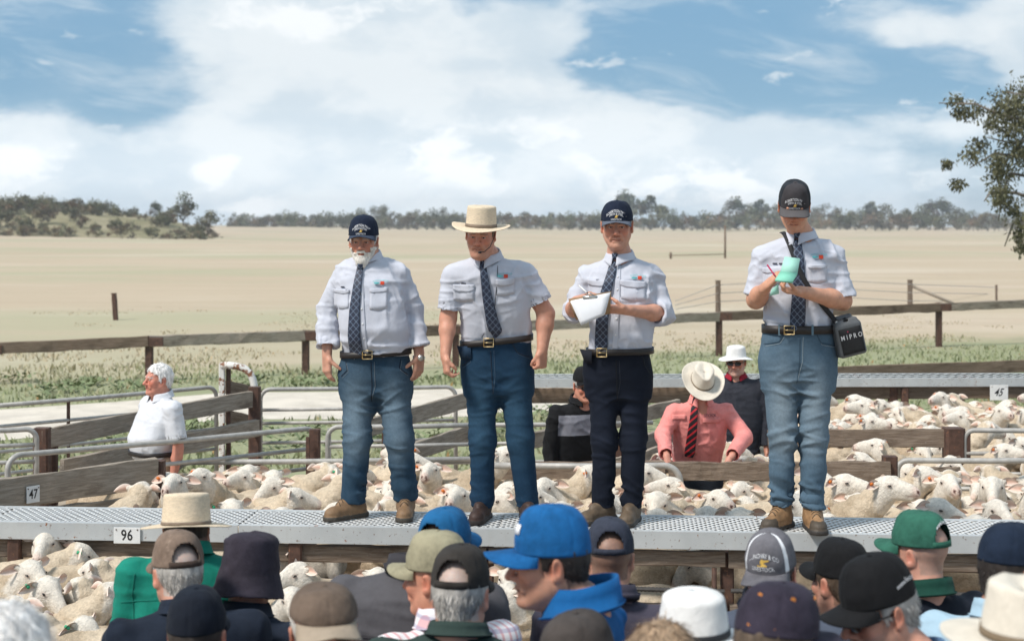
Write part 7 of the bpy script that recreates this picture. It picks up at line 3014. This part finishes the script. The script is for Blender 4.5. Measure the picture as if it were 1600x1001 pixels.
BROWNB = cloth('worn beige brim', (.330, .265, .200), var=.12)
DKBROWN = cloth('dark brown cap', (.055, .046, .042), var=.26)
BLKBRN = cloth('black brown cap', (.032, .028, .025), var=.26)
BUCKET = cloth('dark plum bucket hat', (.038, .032, .044), var=.26)
GREYCAP = cloth('grey cap', (.130, .125, .138), var=.26)
GREENC = cloth('bottle green cap', (.030, .115, .080), var=.26)
GREEND = cloth('dark green', (.010, .050, .036), var=.14)
JUMPER = cloth('dark green ribbed jumper', (.032, .052, .046), var=.12, bump=.8)
WHITEF = cloth('white felt', (.74, .73, .71), var=.10)
CREAMF = cloth('cream felt', (.66, .60, .51), var=.10)
WHITES = cloth('white shirt', (.62, .63, .665), var=.03)
PINK = cloth('salmon pink shirt', (.76, .27, .245), var=.10)
PALEBL = cloth('pale blue shirt', (.36, .50, .60), var=.06)
GREYB = cloth('grey fleece band', (.22, .22, .25), var=.08)
DKGREY = cloth('dark blue grey jumper', (.034, .036, .046), var=.1)
REDC = cloth('dark red collar', (.28, .015, .03), var=.1)
BANDK = mat('black hat band', (.02, .02, .022), .6)
BANDT = mat('tan hat cord', (.18, .13, .08), .7)
ORANGE = mat('orange thread', (.62, .22, .04), .7)
LENS = mat('dark glasses', (.012, .011, .011), .12, .1, 20, spec=.7)


def plaid():
    m, T = new_mat('red and white check')
    co = T.n('ShaderNodeTexCoord').outputs['Object']
    X, Y, Z = T.xyz(co)[:3]
    ln = lambda q, w: T.m('LESS_THAN', T.m('FRACT', T.m('MULTIPLY', q, 28)), w)
    c = T.mix(T.m('MULTIPLY', ln(T.m('ADD', X, Y), .35), .55), (.72, .70, .72), (.55, .12, .14))
    c = T.mix(T.m('MULTIPLY', ln(Z, .35), .5), c, (.25, .25, .40))
    finish(T, c, .85)
    return m


PLAID = plaid()
GREYH, WHITEH, DARKH, BRNH = (.40, .375, .345), (.72, .70, .68), (.030, .022, .018), (.10, .070, .048)

def seam(o, pts, m, r=.0022, name='seam'):
    """a stitched seam laid on the side of a garment that faces the camera; points relative to the neck"""
    nk = np.array(o['sp']['neck'])
    pts = np.array(pts, float)
    k = np.arange(len(pts))
    q = []
    for t in np.linspace(0, len(pts) - 1, 30):
        p = o['front'].at(nk[0] + np.interp(t, k, pts[:, 0]), nk[2] + np.interp(t, k, pts[:, 1]), .0008)
        if p is not None and (not q or np.linalg.norm(p - q[-1]) < .08):
            q.append(p)
    if len(q) > 3:
        obj(name, MB().tube(q, r, 5).mesh(name, True), m, o['root'])


# ---- white haired man on the left
o = std_person('white haired man in white short sleeved shirt walking left behind the pipe gates', 247, 567, 12.2, yaw=-52, body_yaw=-50, top=.128, pitch=-2, shirt=WHITES, bw=1.12, hair=('full', WHITEH), hair_len=.022, sleeve=.78, arms_pose='down', belly=.04, torso_scale=.74,
               collar_m=WHITES, trousers_col=(.36, .29, .21), skin=(.56, .24, .17), brow=(.6, .58, .55), strands=900, collar_kw=dict(gap=26), shirt_vox=.009, hand_pose='grip', lean=-.15)
sp = o['sp']
q = sp['torso'][-2]
V, Q = ring_band((q[0], q[1], q[3], q[4]), q[2] - .02, .035, .006, 48, sp['yaw'])
obj('belt', make_mesh('belt', V, Q), BELT, o['root'])

# ---- man in black and grey jacket behind the clipboard man
def jz(cen, nk, fw, rt_):
    z = cen[:, 2] - nk[2]
    lat = np.abs((cen - nk) @ rt_)
    return np.where((z < -.09) & (z > -.25) & (lat < .23), 1, 0)


o = std_person('man in black and grey zip jacket and dark cap behind the man with the clipboard', 913, 573, 12.4, yaw=18, body_yaw=28, top=.150, pitch=8, shirt=BLACK, zones=jz, mats=[BLACK, GREYB], bw=1.12, neck_up=.03, hair=('back', GREYH), collar_m=BLACK, arms_pose='down', trousers_col=(.02, .04, .07), lean=.3, collar_kw=dict(stand=.045, leaf=.04), skin=(.55, .25, .17), shirt_vox=.009)
make_cap(o['root'], o['sp']['head'], BLACK, tilt=-2, brimL=.05, rim=.045)
glasses(o['root'], o['sp']['head'], LENS)

# ---- man in pink leaning on the rail
o = std_person('man in salmon pink shirt and cream hat looking down over the pen rail', 1097, 574, 11.95, yaw=6, body_yaw=2, top=.125, pitch=48, shirt=PINK, bw=1.06, hair=('back', GREYH), collar_m=PINK, sleeve=1.93, trousers_col=(.02, .025, .035), lean=.5, fold=.011, shirt_vox=.0085, skin=(.55, .25, .18), torso_scale=.9,
               arms_px=[((1036, 680, 11.95), (1041, 712, 11.62), (.05, -.35, -.6), (.1, .6, -.6), 1), ((1163, 682, 11.95), (1143, 713, 11.62), (-.35, -.35, -.5), (0, .6, -.6), -1)], hand_pose='grip')
R0 = o['root']
def akubra(th, t):
    side = np.abs(np.sin(th)) ** 2
    return (.034 * t ** 1.6 * side - .012 * t * np.clip(np.cos(th), 0, 1), 1 - .10 * side)
hat = make_hat(R0, o['sp']['head'], CREAMF, 'wide_brimmed_hat', height=.115, taper=.86, brim=.085, brim_z=akubra, top='pinch', band_m=BANDT, tilt=-4, band_h=.014, rim=.034, flop=.006)
fr = o['front']
rt0 = np.array(R0.location)
X = lambda px, py: tuple((P(px, py, 11.85) - rt0)[[0, 2]])
strip_on(R0, fr, [(*X(1089, 622), .016), (*X(1087, 640), .026), (*X(1084, 680), .036), (*X(1081, 712), .040), (*X(1080, 719), .030)], TIE_RED, 'tie', .010, 26, 7, thick=.004, smooth=6)
strip_on(R0, fr, [(*X(1091, 622), .014), (*X(1090, 715), .014)], PINK, 'placket', .003, 16, 5, thick=.002, smooth=1)
for (xa, xb, y) in ((1052, 1074, 650), (1100, 1128, 655)):
    rows = [[(X(xa + (xb - xa) * f, y)[0], X(0, y + 8 * t)[1]) for f in np.linspace(0, 1, 7)] for t in np.linspace(0, 1, 4)]
    solid(obj('pocket_flap', MB().grid(fr.smooth_sheet(rows, .006, 1)).mesh('pocket_flap', True), PINK, R0), .003)
letter_on(R0, fr, 'STOCK', *X(1112, 651), .03, DARK_INK, 'logo_lettering', .008)

# ---- man in dark jumper and white hat
o = std_person('man in dark jumper, white hat and sunglasses standing behind the man in pink', 1150, 540, 13.6, yaw=-18, body_yaw=-10, top=.135, pitch=8, shirt=DKGREY, bw=1.12, hair=('back', GREYH), collar_m=REDC, arms_pose='down', lean=.1, shirt_vox=.009, skin=(.55, .26, .18), trousers_col=(.012, .012, .014), collar_kw=dict(stand=.03, leaf=.03), stubble=(.5, .42, .38), sleeve=1.9)
def floppy(th, t):
    return (-.020 * t + .012 * t * np.sin(2 * th + .6), 1 + .06 * np.sin(3 * th))
make_hat(o['root'], o['sp']['head'], WHITEF, 'white_sun_hat', height=.098, taper=.90, brim=.062, brim_z=floppy, top='round', tilt=-6, rim=.040, flop=.006)
glasses(o['root'], o['sp']['head'], LENS)

# ---------------------------------------------------------------- the buyers in front of the walkway
GRP = None
CAPK = dict(tilt=-2, rim=.034)
WWW = lambda m_: ('www.livestock.com', .50, .017, 6.0, m_, math.pi, 'lettering', .0045, .9)

o = std_person('man in teal green shirt and flat topped straw hat below the 96 plate', 291, 769, 6.0, yaw=-172, top=.160, pitch=10, shirt=TEALG, bw=1.04, hair=('back', DARKH), collar_m=TEALG, lean=.25, neck_up=.11, nk_shift=.01, skin=(.42, .19, .12), fold=.010)
make_hat(o['root'], o['sp']['head'], STRAW, 'straw_hat', a=.092, b=.110, height=.118, taper=.93, brim=.080, brim_z=lambda th, t: (-.004 * t + .006 * t * np.cos(2 * th), 1 + 0 * th), band_m=STRAWBAND, tilt=-2, band_h=.014, rings=9, rim=.036)

DKTEAL = cloth('dark teal seam', (.009, .155, .115))
seam(o, [(-.23, -.17), (-.1, -.155), (.1, -.155), (.23, -.17)], DKTEAL)
seam(o, [(-.175, -.06), (-.185, -.14), (-.18, -.24)], DKTEAL)
seam(o, [(.175, -.06), (.185, -.14), (.18, -.24)], DKTEAL)

o = std_person('man in stained taupe cap and navy jacket in front of the straw hat', 277, 827, 5.5, yaw=-150, body_yaw=-160, shirt=NAVY, bw=1.15, hair=('short', GREYH), collar_m=NAVY, lean=.3, neck_up=.055, skin=(.54, .28, .20), strands=1100, pitch=6, nk_shift=.02)
make_cap(o['root'], o['sp']['head'], TAUPE, opening=True, strap_m=TAUPE2, **CAPK)

o = std_person('person in plain dark navy cap seen from behind at the bottom left', 308, 915, 4.75, yaw=178, shirt=DNAVY, bw=1.05, hair=('back', DARKH), collar_m=DNAVY, skin=(.48, .23, .16))
make_cap(o['root'], o['sp']['head'], DNAVY, dents=.002, **CAPK)

o = std_person('person in floppy plum black bucket hat and dark shirt beside the teal shirt', 392, 831, 5.75, yaw=158, body_yaw=165, top=.150, pitch=8, shirt=NAVY, bw=1.02, hair=('back', DARKH), collar_m=NAVY, skin=(.50, .24, .17))
make_hat(o['root'], o['sp']['head'], BUCKET, 'bucket_hat', a=.104, b=.120, height=.148, taper=.90, brim=.038, brim_z=lambda th, t: (-.075 * t + .008 * np.sin(2 * th + 1) * t, .75 + .2 * np.cos(th - 2.2)), top='round', tilt=-2, rim=.000, flop=.018)

o = std_person('man in brown cap with worn beige brim and dark glasses facing the camera', 506, 918, 4.05, yaw=16, body_yaw=20, top=.125, shirt=DKGREY, bw=1.1, hair=('back', GREYH), collar_m=DKGREY, pitch=4, skin=(.52, .25, .17))
make_cap(o['root'], o['sp']['head'], BROWNC, BROWNB, brimL=.075, brim_drop=1.25, tilt=0, rim=.056, top=.128, dents=.002)
glasses(o['root'], o['sp']['head'], LENS)


def softshell(cen, nk, fw, rt_):
    z = cen[:, 2] - nk[2]
    return np.where(z < -.20, 1, 0)


o = std_person('broad man in charcoal softshell jacket and blue cap seen from behind', 697, 791, 5.4, yaw=152, body_yaw=168, shirt=CHAR, zones=softshell, mats=[CHAR, CHAR2], bw=1.34, hair=('back', DARKH), collar_m=CHAR2, lean=.1, nk_shift=-.09, neck_up=.10, skin=(.40, .19, .13), hs=1.0, collar_kw=dict(r=(.088, .090), stand=.060, leaf=.03, gap=10), fold=.012)
make_cap(o['root'], o['sp']['head'], BLUEC, opening=True, **CAPK)

seam(o, [(-.30, -.20), (-.1, -.20), (.1, -.20), (.30, -.20)], CHAR2, .003)
seam(o, [(.02, -.05), (.02, -.2), (.03, -.5)], CHAR2, .003)
seam(o, [(-.235, -.07), (-.25, -.16), (-.24, -.30)], CHAR2, .003)

o = std_person('man in khaki cap and red checked shirt collar looking left', 681, 827, 5.05, yaw=-118, body_yaw=-150, shirt=PLAID, bw=1.05, hair=None, crop=(.30, .22, .17), collar_m=PLAID, skin=(.58, .27, .18), pitch=4, nk_shift=.02, collar_kw=dict(r=(.085, .088), stand=.05, leaf=.06))
make_cap(o['root'], o['sp']['head'], KHAKI, dents=.001, **CAPK)

o = std_person('grey haired man in black brown cap and dark green ribbed jumper', 720, 849, 4.75, yaw=166, body_yaw=172, shirt=JUMPER, bw=1.16, hair=('short', GREYH), collar_m=JUMPER, skin=(.56, .29, .21), strands=1500, hair_len=.022, pitch=6, lean=.15, neck_up=.06, collar_kw=dict(stand=.034, leaf=.034, r=(.078, .082)))
make_cap(o['root'], o['sp']['head'], BLKBRN, opening=True, dents=.002, **CAPK)

o = std_person('dark haired man in bright blue cap and royal blue fleece looking left', 858, 791, 4.35, yaw=-86, body_yaw=-104, neck_up=.035, shirt=ROYAL, bw=1.3, hair=('short', DARKH), collar_m=ROYAL, skin=(.54, .27, .18), strands=1600, hair_len=.012, pitch=4, stubble=(.26, .14, .10), vox=.0038, hs=1.0, collar_kw=dict(r=(.086, .092), stand=.065, leaf=.065, gap=24, dz=.01), nk_shift=.06, brow=(.04, .03, .02))
cp = make_cap(o['root'], o['sp']['head'], ROYALC, brimL=.085, tilt=-4, rim=.030, top=.158)
pts = [cp.world(cp.crown(np.array(t), np.array(f)) * np.array((1.02, 1.02, 1.0)) + np.array((0, -.002, 0))) for t in np.linspace(.02, .42, 5) for f in (.26, .34, .42)]
solid(obj('cap_badge', MB().grid(np.array(pts).reshape(5, 3, 3)).mesh('cap_badge', True), WHITE_THREAD, cp.obj), .002, 1)

o = std_person('man in worn navy cap and grey purple jacket seen from behind', 953, 807, 5.7, yaw=177, shirt=PURPL, bw=1.12, hair=None, crop=(.13, .09, .07), collar_m=PURPL, skin=(.52, .27, .19), collar_kw=dict(r=(.085, .088), stand=.050, leaf=.03, gap=10), pitch=4)
make_cap(o['root'], o['sp']['head'], cloth('worn navy cap', (.035, .040, .058), var=.26), opening=True, **CAPK)

o = std_person('person in dark brown cap low in front of the royal blue fleece', 905, 953, 3.9, yaw=140, shirt=DKGREY, bw=1.0, hair=('short', (.50, .46, .41)), collar_m=DKGREY, skin=(.54, .28, .2), strands=1200, hair_len=.03)
make_cap(o['root'], o['sp']['head'], DKBROWN, dents=.004, **CAPK)

o = std_person('bare headed person with light brown hair at the bottom centre', 1035, 966, 3.75, yaw=175, top=.132, shirt=DKGREY, bw=.98, hair=('full', (.34, .235, .15)), collar_m=DKGREY, skin=(.54, .28, .2), strands=2200, hair_len=.03)

o = std_person('person in round white hat with a black band at the bottom', 1083, 921, 4.2, yaw=178, top=.150, shirt=DNAVY, bw=1.05, hair=('back', GREYH), collar_m=DNAVY, skin=(.54, .28, .2))
make_hat(o['root'], o['sp']['head'], WHITEF, 'white_hat', a=.096, b=.114, height=.118, taper=.86, brim=.05, brim_z=lambda th, t: (-.012 * t, 1 + 0 * th), top='round', band_m=BANDK, tilt=0, band_h=.022, rim=.034)

o = std_person('dark haired man in grey cap with white piping looking down', 1204, 827, 5.2, yaw=-24, body_yaw=-15, shirt=cloth('blue grey jacket', (.075, .09, .125)), bw=1.12, hair=('short', DARKH), collar_m=DNAVY, skin=(.56, .30, .22), strands=1300, hair_len=.022, pitch=15, hs=.94, neck_up=.03, collar_kw=dict(r=(.088, .09), stand=.055, leaf=.04))
cp = make_cap(o['root'], o['sp']['head'], GREYCAP, brimL=.075, tilt=-2, rim=.034, trim=1.0, strap_m=WHITE_THREAD, brim_drop=1.15,
              text=[('DUNCHAY & CO', .60, .0225, 4.0, WHITE_THREAD, 0, 'lettering', .0045, .86), ('LIVESTOCK', .20, .0215, 0, WHITE_THREAD, 0, 'lettering', .0045, .95)])
dog_badge(cp.obj, cp, .40, GOLD_THREAD, 1.9)

o = std_person('brown haired person in black cap between the grey cap and the green cap', 1312, 839, 5.4, yaw=-150, shirt=BLACK, bw=1.0, hair=('short', (.09, .06, .04)), collar_m=BLACK, skin=(.55, .28, .2), strands=900)
make_cap(o['root'], o['sp']['head'], BLACK, text=[WWW(WHITE_THREAD)], **CAPK)

o = std_person('person in plum navy cap dotted with orange eyelets at the bottom', 1216, 908, 3.75, yaw=118, body_yaw=130, shirt=DNAVY, bw=1.05, hair=('short', BRNH), collar_m=DNAVY, skin=(.55, .28, .2), pitch=10, strands=1200)
cp = make_cap(o['root'], o['sp']['head'], cloth('plum navy cap', (.036, .030, .046), var=.26), **CAPK)
for th in (-2.8, -1.75, -.7):
    p = cp.world(cp.crown(np.array(th), np.array(.55)) * np.array((1.012, 1.012, 1.0)))
    q = cp.world(cp.crown(np.array(th), np.array(.55)) * np.array((1.05, 1.05, 1.0)))
    d = (q - p) / np.linalg.norm(q - p)
    obj('eyelet', MB().tube([p, p + d * .003], .006, 10).mesh('eyelet'), ORANGE, cp.obj)
V_, T_ = text_mesh('BULLS', .030)
out = []
for x, y, _ in V_:
    f = math.asin(np.clip(.22 + y / .12, .02, .95)) / (math.pi / 2)
    out.append(cp.world(cp.crown(np.array(-2.55 + x / .106), np.array(f)) * np.array((1.025, 1.025, 1.0))))
obj('lettering', make_mesh('lettering', np.array(out), None, T_, None, False), ORANGE, cp.obj)

o = std_person('grey haired man in black cap and glasses looking down to the left', 1372, 865, 4.3, yaw=-72, body_yaw=-95, shirt=cloth('mid blue shirt', (.09, .16, .28)), bw=1.1, hair=('short', (.36, .34, .32)), collar_m=cloth('mid blue shirt', (.09, .16, .28)), skin=(.56, .275, .19), strands=1800, hair_len=.02, pitch=16, vox=.004, nk_shift=.06, stubble=(.42, .25, .19))
make_cap(o['root'], o['sp']['head'], BLACK, brimL=.078, tilt=-2, rim=.032, top=.152, text=[('www.livestock', .42, .02, 3.0, WHITE_THREAD, 2.2, 'lettering', .0045, .9)])
glasses(o['root'], o['sp']['head'], LENS, 'glasses')

o = std_person('man in bottle green cap and dark vest looking away left', 1436, 796, 5.6, yaw=-136, body_yaw=-160, shirt=DNAVY, bw=1.14, hair=None, crop=(.34, .235, .19), collar_m=GREEND, skin=(.58, .30, .22), pitch=4, collar_kw=dict(r=(.085, .088), stand=.05, leaf=.05))
make_cap(o['root'], o['sp']['head'], GREENC, opening=True, text=[('www.livestock', .74, .021, 6.0, WHITE_THREAD, math.pi, 'lettering', .0045, .9)], **CAPK)

o = std_person('man in navy cap and pale blue shirt at the right edge', 1582, 815, 4.9, yaw=112, body_yaw=140, shirt=PALEBL, bw=1.14, hair=('back', DARKH), collar_m=PALEBL, skin=(.42, .19, .12), pitch=6, nk_shift=-.02, collar_kw=dict(stand=.045, leaf=.05))
make_cap(o['root'], o['sp']['head'], cloth('deep blue navy cap', (.012, .020, .038), var=.26), text=[('Sale', .35, .032, 0, WHITE_THREAD, -.55, 'lettering', .0045, .9)], **CAPK)

o = std_person('person in cream felt hat cut by the bottom right corner', 1600, 906, 3.35, yaw=170, top=.150, shirt=PALEBL, bw=1.05, hair=('back', GREYH), collar_m=PALEBL, skin=(.54, .28, .2))
make_hat(o['root'], o['sp']['head'], CREAMF, 'cream_hat', a=.090, b=.108, height=.118, taper=.86, brim=.085, brim_z=lambda th, t: (-.014 * t + .02 * t * np.abs(np.sin(th)) ** 2, 1 + 0 * th), top='pinch', band_m=BANDT, tilt=0, band_h=.02, rim=.034)

o = std_person('white haired person cut by the bottom left corner', 8, 935, 3.0, yaw=170, top=.132, shirt=WHITES, bw=1.0, hair=('full', WHITEH), collar_m=WHITES, skin=(.60, .33, .25), strands=2000, hair_len=.03)
# ------------------------------------------------------------------ air
def build_haze():
    m, T = new_mat('haze air')
    v = T.n('ShaderNodeVolumePrincipled')
    v.inputs['Color'].default_value = (.93, .96, 1.0, 1)
    v.inputs['Density'].default_value = HAZE
    v.inputs['Anisotropy'].default_value = .2
    out = T.n('ShaderNodeOutputMaterial')
    T.t.links.new(v.outputs[0], out.inputs['Volume'])
    x0, x1, y0, y1, z0, z1 = -1260, 1260, -40, 1560, -4, 26
    V = [(x, y, z) for x in (x0, x1) for y in (y0, y1) for z in (z0, z1)]
    o = obj('haze', make_mesh('haze', V, MB.BOXQ, None, None, False), m)
    put_props(o, kind='stuff')
    m.cycles.homogeneous_volume = True if hasattr(m.cycles, 'homogeneous_volume') else None


HAZE = .00042
build_haze()
